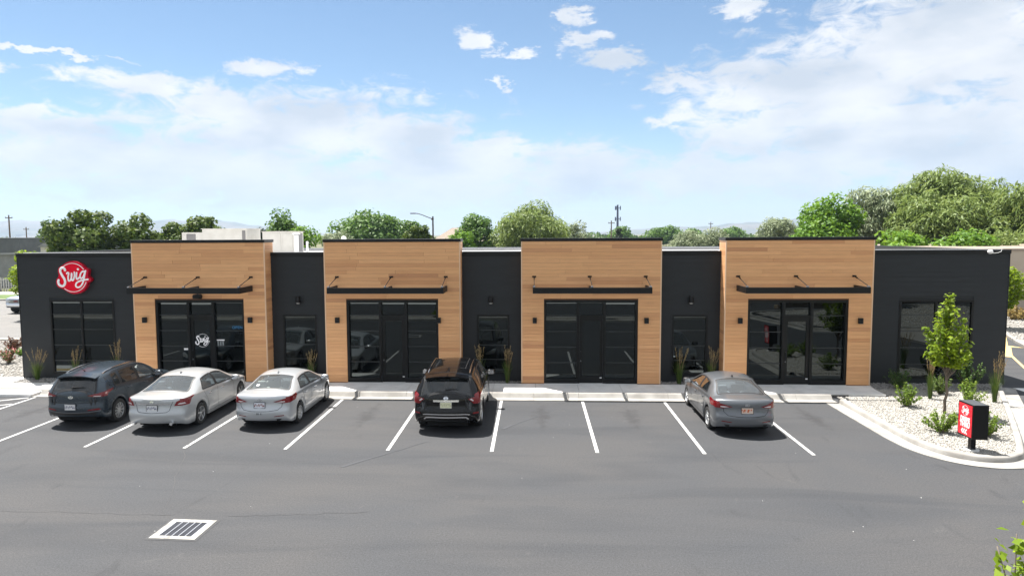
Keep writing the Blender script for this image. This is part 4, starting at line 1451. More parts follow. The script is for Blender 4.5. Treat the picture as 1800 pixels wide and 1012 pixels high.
class Car:
    def __init__(s, sp):
        s.sp = sp
        L, hw = sp['L'], sp['hw']
        s.zs = curve(sp['zs']); s.zt = curve(sp['zt']); s.pw = curve(sp['plan'])
        s.wrc = curve(sp['wr'])
        s.C = 16
        xs = set(np.round(np.linspace(0, L, 60), 3)) | set(np.round(np.linspace(0, 0.7, 22), 3))
        for xw in (sp['xr'], sp['xf']):
            for d in (-1, 1):
                for k in range(6):
                    xs.add(round(xw + d * (sp['ra'] - 0.004 + 0.012 * (k - 3)), 3))
            for k in np.linspace(-1, 1, 15):
                xs.add(round(xw + k * sp['ra'] * 0.95, 3))
        xs = sorted(x for x in xs if 0 <= x <= L)
        s.xs = [xs[0]]
        for x in xs[1:]:
            if x - s.xs[-1] > 0.008:
                s.xs.append(x)
        s.xs[-1] = L
        s.make()

    def bottom(s, x):
        sp = s.sp
        L = sp['L']
        zb = sp['sill'] + 0.11 * (1 - sstep(0, 0.45, x)) + sp.get('fr_lift', 0.03) * sstep(L - 0.4, L, x)
        for xw in (sp['xr'], sp['xf']):
            d = abs(x - xw)
            if d < sp['ra']:
                zb = max(zb, sp['rw'] + math.sqrt(sp['ra'] ** 2 - d * d))
        return zb

    def roof_edge(s, x):
        """half width and height of the crease between side glass and roof / deck"""
        sp = s.sp
        zs, zt = s.zs(x), s.zt(x)
        ws = sp['hw'] * s.pw(x)
        cab = sstep(0.05, 0.42, zt - zs)
        wh = ws * (sp.get('deck_r', 0.84) if x < sp['L'] / 2 else 0.84)
        wr = wh + (sp['hw'] * s.wrc(x) - wh) * cab
        zr = zs + (zt - zs) * (0.62 + (1 - 0.07 / max(zt - zs, 0.08) - 0.62) * cab)
        return ws, zs, wr, zr, zt, cab

    def section(s, x):
        ws, zs, wr, zr, zt, cab = s.roof_edge(x)
        pts = [(ws, zs), (ws - 0.022, zs + 0.020 + 0.01 * cab)]
        a = Vector(pts[-1]); c = Vector((wr, zr))
        for k in range(1, 7):
            t = k / 7
            p = a.lerp(c, t)
            bul = math.sin(math.pi * t) * 0.022 * cab
            pts.append((p.x + bul, p.y + bul * 0.4))
        pts.append((wr, zr))
        for k in range(1, s.C - 8):
            t = k / (s.C - 9)
            y = wr * (1 - t) ** 1.15
            q = y / wr
            pts.append((y, zr + (zt - zr) * (1 - q ** 2.2)))
        return pts

    def make(s):
        sp = s.sp
        L = sp['L']
        N = len(s.xs); Cc = s.C
        W = 2 * Cc - 1
        V = []
        for x in s.xs:
            sec = s.section(x)
            er = max(0, 1 - x / 0.7) ** 2; ef = max(0, 1 - (L - x) / 0.9) ** 2
            ws = sec[0][0]
            full = sec + [(-y, z) for y, z in sec[-2::-1]]
            for (y, z) in full:
                q = (y / ws) ** 2
                V.append((x + er * sp['bow_r'] * q - ef * sp['bow_f'] * q, y, z))
        idx = lambda i, j: i * W + j
        faces, key = [], []
        for i in range(N - 1):
            for j in range(W - 1):
                faces.append((idx(i, j), idx(i + 1, j), idx(i + 1, j + 1), idx(i, j + 1))); key.append((i, j))
        loop = [(i, 0) for i in range(N)] + [(N - 1, j) for j in range(1, W)] + [(i, W - 1) for i in range(N - 2, -1, -1)] + [(0, j) for j in range(W - 2, 0, -1)]
        top = [idx(*q) for q in loop]
        nl = len(loop)
        prev = top
        base = [V[k] for k in top]
        for (t, wsc, ro, fo) in sp['levels'][1:]:
            ring = []
            for (x, y, z) in base:
                xx = min(max(x, 0), L)
                er = max(0, 1 - xx / 0.8) ** 1.5; ef = max(0, 1 - (L - xx) / 0.8) ** 1.5
                zb = s.bottom(xx)
                nz = zb + (z - zb) * t
                V.append((x - ro * er + fo * ef, y * wsc, nz))
                ring.append(len(V) - 1)
            for k in range(nl):
                faces.append((prev[k], prev[(k + 1) % nl], ring[(k + 1) % nl], ring[k])); key.append(None)
            prev = ring
        # lip turned inward
        lip = []
        for k in prev:
            x, y, z = V[k]
            V.append((x + (0.06 if x < 0.4 else (-0.06 if x > L - 0.4 else 0)), y * 0.90, z + 0.012)); lip.append(len(V) - 1)
        for k in range(nl):
            faces.append((prev[k], prev[(k + 1) % nl], lip[(k + 1) % nl], lip[k])); key.append(None)
        s.V, s.F, s.key, s.lip, s.W, s.N = V, faces, key, lip, W, N
        s.bvh = BVHTree.FromPolygons([Vector(v) for v in V], faces)

    # --- windows as ranges on the skin
    def top_glass(s, x0, x1, m=0.055):
        pts = []
        n = 7
        for k in range(n + 1):
            x = x0 + (x1 - x0) * k / n
            pts.append((x, s.roof_edge(x)[2] - m))
        return pts + [(x, -y) for x, y in reversed(pts)]

    def side_glass(s, xa, xb, lo=0.045, hi=0.045, rake_a=0.0, rake_b=0.0):
        """side window from xa to xb; rake shifts the upper corners"""
        n = 8
        low = []; up = []
        for k in range(n + 1):
            x = xa + (xb - xa) * k / n
            low.append((x, s.zs(x) + lo))
            xu = xa + rake_a + (xb - rake_b - xa - rake_a) * k / n
            up.append((xu, max(s.roof_edge(xu)[3] - hi, s.zs(xu) + lo + 0.03)))
        return low + up[::-1]

    def cast(s, u, v, axis, sg=1):
        if axis == 'side':
            o, d = Vector((u, 3 * sg, v)), Vector((0, -sg, 0))
        elif axis == 'rear':
            o, d = Vector((-3, u, v)), Vector((1, 0, 0))
        elif axis == 'front':
            o, d = Vector((s.sp['L'] + 3, u, v)), Vector((-1, 0, 0))
        else:
            o, d = Vector((u, v, 4)), Vector((0, 0, -1))
        h = s.bvh.ray_cast(o, d)
        if h[0] is None:
            return None, None
        n = h[1]
        if n.dot(d) > 0:
            n = -n
        return h[0], n

    def patch(s, poly, axis, sg=1, off=0.004, step=0.06):
        P = [Vector((p[0], p[1])) for p in poly]
        # densify outline
        pts = []
        for i, p in enumerate(P):
            q = P[(i + 1) % len(P)]
            k = max(1, int((q - p).length / step))
            for j in range(k):
                pts.append(p.lerp(q, j / k))
        nb = len(pts)
        xs = [p.x for p in P]; ys = [p.y for p in P]
        g = []
        nx = int((max(xs) - min(xs)) / step); ny = int((max(ys) - min(ys)) / step)
        pl = [(p.x, p.y) for p in P]
        if nx > 0 and ny > 0:
            X, Y = np.meshgrid(np.linspace(min(xs), max(xs), nx + 2)[1:-1], np.linspace(min(ys), max(ys), ny + 2)[1:-1])
            X = X.ravel(); Y = Y.ravel()
            k = in_poly(X, Y, pl)
            for x, y in zip(X[k], Y[k]):
                g.append(Vector((x, y)))
        r = delaunay_2d_cdt(pts + g, [(i, (i + 1) % nb) for i in range(nb)], [], 1, 1e-5)
        b = MB()
        vs, ok = [], []
        for p in r[0]:
            h, n = s.cast(p.x, p.y, axis, sg)
            ok.append(h is not None)
            vs.append(tuple(h + n * off) if h is not None else (0, 0, 0))
        fs = [f for f in r[2] if all(ok[i] for i in f)]
        used = sorted({i for f in fs for i in f})
        mp = {k: i for i, k in enumerate(used)}
        b.add([vs[i] for i in used], [tuple(mp[i] for i in f) for f in fs])
        return b

    def ring(s, poly, inset, axis, sg=1, off=0.006, outset=0.0):
        P = [Vector((p[0], p[1])) for p in poly]
        area = sum(P[i].x * P[(i + 1) % len(P)].y - P[(i + 1) % len(P)].x * P[i].y for i in range(len(P)))
        if area < 0: P = P[::-1]
        dense = []
        for i, p in enumerate(P):
            q = P[(i + 1) % len(P)]
            k = max(1, int((q - p).length / 0.05))
            for j in range(k): dense.append(p.lerp(q, j / k))
        P = dense
        n = len(P)
        vs = []; fs = []
        good = []
        for i in range(n):
            t = (P[(i + 1) % n] - P[i - 1]).normalized()
            nr = Vector((-t.y, t.x))
            a, na = s.cast(*(P[i] - nr * outset), axis, sg); c, nc = s.cast(*(P[i] + nr * inset), axis, sg)
            good.append(a is not None and c is not None)
            vs += [tuple(a + na * off) if a else (0, 0, 0), tuple(c + nc * off) if c else (0, 0, 0)]
        for i in range(n):
            j = (i + 1) % n
            if good[i] and good[j]:
                fs.append((2 * i, 2 * j, 2 * j + 1, 2 * i + 1))
        return MB().add(vs, fs)

    def line(s, pts, w, axis, sg=1, off=0.003):
        P = [Vector(p) for p in pts]
        dense = []
        for i in range(len(P) - 1):
            k = max(1, int((P[i + 1] - P[i]).length / 0.05))
            for j in range(k): dense.append(P[i].lerp(P[i + 1], j / k))
        dense.append(P[-1])
        vs = []; ok = []
        for i, p in enumerate(dense):
            t = (dense[min(i + 1, len(dense) - 1)] - dense[max(i - 1, 0)]).normalized()
            nr = Vector((-t.y, t.x)) * w / 2
            a, na = s.cast(*(p + nr), axis, sg); c, nc = s.cast(*(p - nr), axis, sg)
            ok.append(a is not None and c is not None)
            vs += [tuple(a + na * off) if a else (0, 0, 0), tuple(c + nc * off) if c else (0, 0, 0)]
        fs = [(2 * i, 2 * i + 1, 2 * i + 3, 2 * i + 2) for i in range(len(dense) - 1) if ok[i] and ok[i + 1]]
        return MB().add(vs, fs)


def fix_normals(o, up=None):
    bm = bmesh.new(); bm.from_mesh(o.data)
    bmesh.ops.recalc_face_normals(bm, faces=bm.faces)
    bm.to_mesh(o.data); bm.free()


def wheel_mesh(rw, width, spokes, style):
    ty = MB().lathe([(rw * 0.66, -width / 2 + 0.01), (rw * 0.80, -width / 2), (rw * 0.955, -width / 2 + 0.012), (rw * 0.99, -width / 2 + 0.04), (rw, -width / 2 + 0.07), (rw, width / 2 - 0.07), (rw * 0.99, width / 2 - 0.04),
                      (rw * 0.955, width / 2 - 0.012), (rw * 0.80, width / 2), (rw * 0.66, width / 2 - 0.01)], 36, close=True)
    rim = MB().lathe([(rw * 0.665, width / 2 - 0.012), (rw * 0.63, width / 2 - 0.012), (rw * 0.60, width / 2 - 0.05), (rw * 0.60, -width / 2 + 0.02), (rw * 0.665, -width / 2 + 0.02)], 36, close=True)
    for k in range(spokes):
        a = 2 * math.pi * k / spokes
        if style == 'split':
            for da in (-0.13, 0.13):
                Mt = Matrix.Rotation(a + da, 4, 'Z')
                rim.rbox(rw * 0.10, rw * 0.63, -0.014, 0.014, width / 2 - 0.055, width / 2 - 0.022, 0.006, Mt @ Matrix.Rotation(da * -0.5, 4, 'Z'))
        else:
            Mt = Matrix.Rotation(a, 4, 'Z')
            rim.rbox(rw * 0.10, rw * 0.63, -rw * 0.055, rw * 0.055, width / 2 - 0.055, width / 2 - 0.022, 0.008, Mt)
    rim.lathe([(0.0, width / 2 - 0.012), (rw * 0.13, width / 2 - 0.018), (rw * 0.17, width / 2 - 0.05), (rw * 0.17, width / 2 - 0.08)], 18)
    disc = MB().lathe([(rw * 0.50, 0.0), (rw * 0.50, width / 2 - 0.085), (0, width / 2 - 0.085)], 24)
    return ty, rim, disc


def add_car(sp, label, loc, rotz, cat='car'):
    """builds one car; local x runs from the rear bumper to the nose"""
    c = Car(sp)
    L, hw = sp['L'], sp['hw']
    t = thing(sp['name'], label, cat, loc, rotz)
    off = Matrix.Translation((-L / 2, 0, 0))
    paint = sp['paint']

    def put(b, name, mat, par=None, smooth=True, angle=40, fix=False, **props):
        b.v = [(v[0] - L / 2, v[1], v[2]) for v in b.v]
        o = b.build(name, mat, par or t, smooth, angle, **props)
        if fix: fix_normals(o)
        return o
    # which skin faces are window openings
    rg = sp['rear_glass']; wsx = sp['windshield']
    tg = [(rg[0], rg[1]), (wsx[0], wsx[1])]
    sgs = sp['side_glass']
    side_polys = [c.side_glass(*q) for q in sgs]
    keep = []
    for f, k in zip(c.F, c.key):
        if k is None:
            keep.append(f); continue
        i, j = k
        jj = j if j < c.C - 1 else c.W - 2 - j            # 0 = at the shoulder
        cx = sum(c.V[q][0] for q in f) / 4; cy = sum(c.V[q][1] for q in f) / 4; cz = sum(c.V[q][2] for q in f) / 4
        cut = False
        if jj >= 8:
            for (a, bb) in tg:
                if a + 0.02 < c.xs[i] and c.xs[i + 1] < bb - 0.02 and max(abs(c.V[q][1]) for q in f) < c.roof_edge(cx)[2] - 0.06:
                    cut = True
        elif 1 <= jj < 8:
            for pl in side_polys:
                if all(in_poly(np.array([c.V[q][0]]), np.array([c.V[q][2]]), pl)[0] for q in f):
                    cut = True
        if not cut:
            keep.append(f)
    body = MB().add(c.V, keep)
    o = put(body, 'body', paint, angle=38)
    fix_normals(o)
    o.data.set_sharp_from_angle(angle=R(38))
    # underside
    ub = MB()
    lipv = [c.V[k] for k in c.lip]
    n = len(lipv)
    ub.add(lipv + [(min(max(x, 0.25), L - 0.25), y * 0.62, max(z, 0.24)) for x, y, z in lipv], [(i, (i + 1) % n, n + (i + 1) % n, n + i) for i in range(n)])
    ub.box(0.28, L - 0.28, -hw * 0.60, hw * 0.60, 0.20, 0.42)
    put(ub, 'underbody', M['under'], smooth=False)
    # glass and its black borders
    gm = {'c': M['glass_clear'], 'd': M['glass_dark']}
    for nm, (a, bb, tint) in (('rear_window', rg), ('windshield', wsx)):
        pl = round_poly(c.top_glass(a, bb), 0.05)
        put(c.patch(pl, 'top', off=0.003), nm, gm[tint])
        put(c.ring(pl, 0.035, 'top', off=0.006, outset=0.006), 'window_trim', M['black_trim'])
    for q, pl, tint in zip(sgs, side_polys, sp['side_tint']):
        rp = round_poly(pl, 0.04)
        for sg in (1, -1):
            put(c.patch(rp, 'side', sg, off=0.003), 'side_window', gm[tint])
            put(c.ring(rp, 0.022, 'side', sg, off=0.006, outset=0.008), 'window_trim', M['black_trim'])
    # pillars between side windows
    for (xa, xb) in sp.get('pillars', []):
        for sg in (1, -1):
            za = c.zs((xa + xb) / 2) + 0.05; zb = c.roof_edge((xa + xb) / 2)[3] - 0.05
            put(c.patch([(xa, za), (xb, za), (xb, zb), (xa, zb)], 'side', sg, off=0.0045), 'pillar', M['black_trim'])
    # lamps
    for sg in (1, -1):
        b = c.patch([(sg * y, z) for y, z in sp['tail_rear']], 'rear', off=0.012, step=0.04)
        xm = sp['bow_r'] * 0.92
        b2 = c.patch([(max(x, xm), z) for x, z in sp['tail_side']], 'side', sg, off=0.012, step=0.04)
        b.add(b2.v, b2.f)
        tl = put(b, 'tail_light', M['tail_red'])
        if 'tail_clear' in sp:
            q = c.patch([(sg * y, z) for y, z in sp['tail_clear']], 'rear', off=0.017, step=0.04)
            put(q, 'lamp_lens', M['tail_clear'], tl)
        hl = c.patch([(sg * y, z) for y, z in sp['head']], 'front', off=0.01, step=0.05)
        h2 = c.patch(sp['head_side'], 'side', sg, off=0.01, step=0.05)
        hl.add(h2.v, h2.f)
        put(hl, 'headlight', M['head_clear'])
        for pl in sp.get('reflectors', []):
            put(c.patch([(sg * y, z) for y, z in pl], 'rear', off=0.008, step=0.04), 'reflector', M['tail_red'])
    for (pl, mat) in sp.get('rear_trim', []):
        put(c.patch(pl, 'rear', off=0.007, step=0.07), 'bumper_trim', M[mat] if isinstance(mat, str) else mat)
    for (pl, mat) in sp.get('front_trim', []):
        put(c.patch(pl, 'front', off=0.008, step=0.07), 'grille', M[mat])
    for pts, w in sp.get('rear_lines', []):
        put(c.line(pts, w, 'rear'), 'panel_gap', M['seam'])
    for pts, w in sp.get('top_lines', []):
        put(c.line(pts, w, 'top'), 'panel_gap', M['seam'])
    for pts, w in sp.get('side_lines', []):
        for sg in (1, -1):
            put(c.line(pts, w, 'side', sg), 'panel_gap', M['seam'])
    for pts, w, mat in sp.get('rear_chrome', []):
        put(c.line(pts, w, 'rear', off=0.016), 'trim_strip', M[mat])
    # plate
    if 'plate' in sp:
        z, pm = sp['plate']
        h, nrm = c.cast(0, z, 'rear')
        th = math.asin(max(-1, min(1, nrm.z)))
        Mt = Matrix.Translation((h.x - 0.012 - L / 2, 0, z)) @ Matrix.Rotation(th, 4, 'Y')
        o = MB().box(-0.004, 0.004, -0.155, 0.155, -0.077, 0.077).build('number_plate', pm, t)
        o.matrix_local = Mt
        fr = MB()
        for (a, bb, z0, z1) in ((-0.165, 0.165, 0.0775, 0.09), (-0.165, 0.165, -0.09, -0.0775), (-0.168, -0.1555, -0.0775, 0.0775), (0.1555, 0.168, -0.0775, 0.0775)):
            fr.box(-0.006, 0.006, a, bb, z0, z1)
        o2 = fr.build('plate_frame', sp.get('plate_frame', M['black_trim']), t)
        o2.matrix_local = Mt
    if 'badge' in sp:
        z, w, hgt = sp['badge']
        h, nrm = c.cast(0, z, 'rear')
        th = math.asin(max(-1, min(1, nrm.z)))
        b = MB()
        n = 20
        vs = []
        for k in range(n):
            a = 2 * math.pi * k / n
            for (rr, xx) in ((1.0, 0.0), (1.0, -0.010), (0.74, -0.010), (0.74, 0.0)):
                vs.append((xx, w / 2 * rr * math.cos(a), hgt / 2 * rr * math.sin(a)))
        b.add(vs, [(4 * k + m, 4 * ((k + 1) % n) + m, 4 * ((k + 1) % n) + (m + 1) % 4, 4 * k + (m + 1) % 4) for k in range(n) for m in range(4)])
        if sp.get('badge_bar'):
            b.box(-0.011, -0.002, -w * 0.55, w * 0.55, -hgt * 0.12, hgt * 0.12)
        else:
            b.tube([(-0.006, -w * 0.17, -hgt * 0.36), (-0.006, -w * 0.07, hgt * 0.36)], 0.007, 6)
            b.tube([(-0.006, w * 0.07, -hgt * 0.36), (-0.006, w * 0.17, hgt * 0.36)], 0.007, 6)
            b.tube([(-0.006, -w * 0.12, -hgt * 0.02), (-0.006, w * 0.12, hgt * 0.02)], 0.006, 6)
        o = b.build('badge', M['chrome'], t)
        o.matrix_local = Matrix.Translation((h.x - 0.004 - L / 2, 0, z)) @ Matrix.Rotation(th, 4, 'Y')
    # door handles
    for (x, z) in sp['handles']:
        for sg in (1, -1):
            h, nrm = c.cast(x, z, 'side', sg)
            b = MB().rbox(-0.10, 0.10, -0.012, 0.022, -0.018, 0.018, 0.008)
            b.v = [(v[0] + h.x, (h.y + 0.012 * sg) + v[1] * sg, v[2] + h.z) for v in b.v]
            put(b, 'door_handle', sp.get('handle_mat', paint), smooth=True, angle=50)
    # mirrors
    mx, mz = sp['mirror']
    for sg in (1, -1):
        h, nrm = c.cast(mx, mz, 'side', sg)
        hy = abs(h.y)
        b = MB().rbox(-0.09, 0.10, -0.11, 0.11, -0.075, 0.075, 0.05)
        b.v = [(v[0] + mx + 0.02, sg * (hy + 0.15) + v[1], v[2] + mz + 0.05) for v in b.v]
        mo = put(b, 'mirror', sp.get('mirror_mat', paint), smooth=True, angle=60)
        put(MB().rbox(mx - 0.035, mx + 0.05, min(sg * (hy - 0.03), sg * (hy + 0.08)), max(sg * (hy - 0.03), sg * (hy + 0.08)), mz - 0.03, mz + 0.02, 0.01), 'mirror_stalk', M['black_trim'], mo)
        b = MB().box(mx - 0.075, mx - 0.071, -0.09, 0.09, mz - 0.01, mz + 0.11)
        b.v = [(v[0], v[1] + sg * (hy + 0.15), v[2]) for v in b.v]
        put(b, 'mirror_glass', M['chrome'], mo, smooth=False)
    # wheels
    ty, rim, dsc = wheel_mesh(sp['rw'], sp.get('tw', 0.225), sp.get('spokes', 5), sp.get('style', 'plain'))
    mt = mr = md = None
    for (xw, sg) in ((sp['xr'], 1), (sp['xr'], -1), (sp['xf'], 1), (sp['xf'], -1)):
        e = part_empty('wheel', t, (xw - L / 2, sg * (hw * 0.985 - sp.get('tw', 0.225) / 2 - 0.01), sp['rw']))
        e.rotation_euler = (-sg * math.pi / 2, random.Random(int(xw * 100) + sg).uniform(0, 1), 0)
        if mt is None:
            a = ty.build('tyre', M['tyre'], e, True, 30); mt = a.data
            a = rim.build('rim', sp.get('rim', M['rim']), e, True, 30); mr = a.data
            a = dsc.build('brake_disc', M['rim_dark'], e, True, 30); md = a.data
        else:
            link('tyre', mt, None, e); link('rim', mr, None, e); link('brake_disc', md, None, e)
    # cabin
    cm = sp['cabin']
    x0c, x1c = sp['cab']
    zf = 0.45
    fl = MB().box(x0c - 0.55, x1c + 0.35, -hw * 0.80, hw * 0.80, 0.40, zf)
    put(fl, 'cabin_floor', M['cabin_dark'], smooth=False)
    sx = sp['seats']
    roofz = max(z for _, z in sp['zt'])
    for (x, rowz) in ((sx[0], 0), (sx[1], 0)):
        for yy in (-0.38, 0.38):
            b = MB()
            Mt = Matrix.Translation((x, yy, zf)) @ Matrix.Rotation(R(-14), 4, 'Y')
            b.rbox(-0.07, 0.07, -0.24, 0.24, 0.10, sp['seat_top'] - zf - 0.12, 0.05, Mt)
            b.rbox(-0.05, 0.06, -0.13, 0.13, sp['seat_top'] - zf - 0.09, sp['seat_top'] - zf + 0.09, 0.045, Mt)
            b.rbox(-0.02, 0.50, -0.25, 0.25, 0.02, 0.22, 0.05, Matrix.Translation((x, yy, zf)))
            put(b, 'seat', cm, smooth=True, angle=50)
    ds = MB().rbox(wsx[0] - 0.25 + 0.2, wsx[1] + 0.0, -hw * 0.78, hw * 0.78, 0.62, c.zs(wsx[1]) - 0.01, 0.05)
    put(ds, 'dashboard', M['cabin_dark'], smooth=True, angle=50)
    b = MB().tube([(wsx[0] - 0.12 + 0.19 * 0 + 0.0, 0.38 + 0.18 * math.cos(a), c.zs(wsx[0]) - 0.02 + 0.18 * math.sin(a)) for a in np.linspace(0, 2 * math.pi, 21)], 0.014, 6, caps=False)
    put(b, 'steering_wheel', M['cabin_dark'])
    if sp.get('shelf'):
        a0, a1 = sp['shelf']
        put(MB().box(a0, a1, -hw * 0.70, hw * 0.70, c.zs(a0) - 0.05, c.zs(a0) - 0.03), 'parcel_shelf', sp.get('shelf_mat', cm), smooth=False)
    put(MB().box(0.35, x0c, -hw * 0.76, hw * 0.76, 0.42, 0.46), 'boot_floor', M['cabin_dark'], smooth=False)
    return t, c, put


YC = math.pi / 2                                    # cars stand nose to the shop


def sedan_levels(b):
    return [(1, 1, 0, 0), (0.90, 1.008, 0.008, 0.02), (0.78, 1.016, 0.006, 0.045), (0.62, 1.012, 0.01, 0.07), (0.50, 1.016, 0.045, 0.085), (0.42, 1.018, b, 0.095), (0.28, 1.014, b, 0.10), (0.14, 1.000, b * 0.8, 0.085), (0.05, 0.985, b * 0.45, 0.05), (0, 0.972, b * 0.2, 0.03)]


def rear_axle(car_L, xr, y_axle):
    return y_axle - xr + car_L / 2


# --- compact sedans (third and fifth places)
def compact(paint, cabin, plate_m, rim_m, **kw):
    d = dict(name='compact_sedan', L=4.53, hw=0.872, xr=0.97, xf=3.67, rw=0.318, ra=0.372, sill=0.205, bow_r=0.20, bow_f=0.42,
             zs=[(0, 0.935), (0.25, 0.985), (0.7, 0.985), (1.3, 0.975), (2.2, 0.935), (3.0, 0.895), (3.5, 0.86), (4.0, 0.795), (4.35, 0.70), (4.53, 0.62)],
             zt=[(0, 0.985), (0.07, 1.055), (0.3, 1.075), (0.52, 1.095), (0.72, 1.155), (1.0, 1.265), (1.3, 1.36), (1.6, 1.412), (1.95, 1.43), (2.3, 1.41), (2.65, 1.335), (3.0, 1.195), (3.3, 1.05), (3.48, 0.965), (3.6, 0.94), (4.0, 0.885), (4.3, 0.79), (4.53, 0.67)],
             plan=[(0, 0.835), (0.12, 0.90), (0.35, 0.955), (0.8, 0.985), (1.5, 0.992), (3.2, 0.985), (3.8, 0.965), (4.2, 0.90), (4.42, 0.80), (4.53, 0.70)],
             wr=[(0, 0.80), (0.6, 0.76), (1.2, 0.665), (2.0, 0.655), (2.8, 0.69), (3.4, 0.80), (4.53, 0.8)],
             levels=sedan_levels(0.075), paint=paint, cabin=cabin,
             rear_glass=(0.60, 1.40, 'c'), windshield=(2.55, 3.42, 'c'),
             side_glass=[(1.07, 1.90, 0.05, 0.05, 0.30, -0.02), (1.99, 3.12, 0.05, 0.05, 0.0, 0.52)], side_tint=['c', 'c'], pillars=[(1.91, 1.98)],
             tail_rear=[(0.38, 0.855), (0.50, 0.83), (0.62, 0.80), (0.80, 0.80), (0.90, 0.86), (0.90, 0.985), (0.72, 0.94), (0.54, 0.895)],
             tail_side=[(0.02, 0.80), (0.30, 0.83), (0.50, 0.93), (0.66, 1.0), (0.45, 0.99), (0.10, 0.965)],
             tail_clear=[(0.46, 0.853), (0.58, 0.862), (0.68, 0.858), (0.68, 0.832), (0.60, 0.825)],
             head=[(0.42, 0.64), (0.75, 0.74), (0.80, 0.62), (0.50, 0.58)], head_side=[(3.75, 0.80), (4.2, 0.75), (4.35, 0.66), (4.2, 0.64)],
             reflectors=[[(0.40, 0.425), (0.66, 0.435), (0.66, 0.46), (0.42, 0.445)]],
             rear_trim=[([(-0.60, 0.36), (0.60, 0.36), (0.50, 0.255), (-0.50, 0.255)], 'black_trim')],
             front_trim=[([(-0.40, 0.50), (0.40, 0.50), (0.34, 0.34), (-0.34, 0.34)], 'black_trim'), ([(-0.3, 0.66), (0.3, 0.66), (0.26, 0.60), (-0.26, 0.60)], 'black_trim')],
             rear_lines=[([(-0.62, 0.835), (-0.60, 0.70), (-0.50, 0.615), (-0.25, 0.595), (0.25, 0.595), (0.50, 0.615), (0.60, 0.70), (0.62, 0.835)], 0.012)],
             top_lines=[([(0.56, -0.60), (0.52, -0.3), (0.51, 0), (0.52, 0.3), (0.56, 0.60)], 0.012)],
             side_lines=[([(1.95, 1.0), (1.95, 0.45), (2.0, 0.32)], 0.009), ([(1.10, 0.97), (1.30, 0.72), (1.36, 0.5), (1.36, 0.4)], 0.009), ([(3.0, 0.88), (3.08, 0.6), (3.05, 0.34)], 0.009), ([(1.36, 0.31), (3.05, 0.31)], 0.009)],
             plate=(0.765, plate_m), badge=(0.915, 0.135, 0.07), handles=[(1.42, 0.845), (2.30, 0.815)], mirror=(2.98, 0.93),
             shelf_mat=M['cabin_light'], cab=(1.2, 2.9), seats=(1.30, 2.22), seat_top=1.17, shelf=(0.68, 1.22), spokes=10, rim=rim_m)
    d.update(kw)
    return d


silver = paint_mat('silver_paint', (0.44, 0.46, 0.48), 0.45, 0.28)
silver2 = paint_mat('warm_silver_paint', (0.43, 0.445, 0.455), 0.45, 0.29)
greyp = paint_mat('grey_paint', (0.135, 0.145, 0.158), 0.5, 0.28)
slate = paint_mat('slate_paint', (0.026, 0.039, 0.053), 0.45, 0.26, 0.55)
blackp = paint_mat('black_paint', (0.0022, 0.0024, 0.0030), 0.0, 0.2, 0.75, 0.05)

pl_white = plate_mat('plate_white', (0.70, 0.70, 0.70), (0.06, 0.07, 0.14), 60)
pl_arch = plate_mat('plate_pale', (0.66, 0.68, 0.74), (0.22, 0.08, 0.06), 50)
pl_cream = plate_mat('plate_cream', (0.62, 0.62, 0.42), (0.42, 0.42, 0.28), 40)
pl_orange = plate_mat('plate_orange', (0.62, 0.50, 0.42), (0.50, 0.11, 0.03), 18)


def fin(put, c, x, mat):
    h, n = c.cast(x, 0, 'top')
    b = MB()
    b.add([(x - 0.05, -0.022, h.z - 0.004), (x + 0.09, -0.014, h.z - 0.004), (x + 0.09, 0.014, h.z - 0.004), (x - 0.05, 0.022, h.z - 0.004), (x - 0.045, -0.006, h.z + 0.062), (x - 0.01, -0.004, h.z + 0.055), (x - 0.01, 0.004, h.z + 0.055), (x - 0.045, 0.006, h.z + 0.062)],
          [(0, 1, 5, 4), (1, 2, 6, 5), (2, 3, 7, 6), (3, 0, 4, 7), (4, 5, 6, 7)])
    put(b, 'antenna', mat)


sp = compact(silver, M['cabin_beige'], pl_arch, M['rim'], name='compact_sedan')
t, c, put = add_car(sp, 'silver compact sedan with red swept tail lamps, third car from the left', (-7.90, rear_axle(4.53, 0.97, 19.98), 0), YC)
fin(put, c, 1.52, silver)
b = MB().lathe([(0.05, 0), (0.05, 0.003), (0, 0.003)], 16)
h, n = c.cast(0.80, 0.36, 'top')
b.v = [tuple(Vector(h) + n * 0.007 + (Vector(v).to_3d() if False else (n.to_track_quat('Z', 'Y') @ Vector(v)))) for v in b.v]
put(b, 'window_sticker', M['sign_white'])
me = MB()
for k in range(4):
    if k == 1: continue
    me.box(-0.006, 0.0, -0.07 + k * 0.04, -0.045 + k * 0.04, -0.028, 0.028)
h, n = c.cast(0, 0.53, 'rear')
me.v = [(v[0] + h.x - 0.006, v[1], v[2] + h.z) for v in me.v]
put(me, 'bumper_sticker', plain('sticker_grey', (0.16, 0.17, 0.18), rough=0.6), smooth=False)

sp = compact(greyp, M['cabin_grey'], pl_orange, M['rim'], name='compact_sedan', side_glass=[(1.07, 1.90, 0.05, 0.05, 0.30, -0.02), (1.99, 3.12, 0.05, 0.05, 0.0, 0.52)], mirror_mat=M['black_trim'])
t, c, put = add_car(sp, 'dark grey compact sedan with orange number plate, parked alone on the right', (5.88, rear_axle(4.53, 0.97, 19.80), 0), YC)
fin(put, c, 1.52, M['black_trim'])

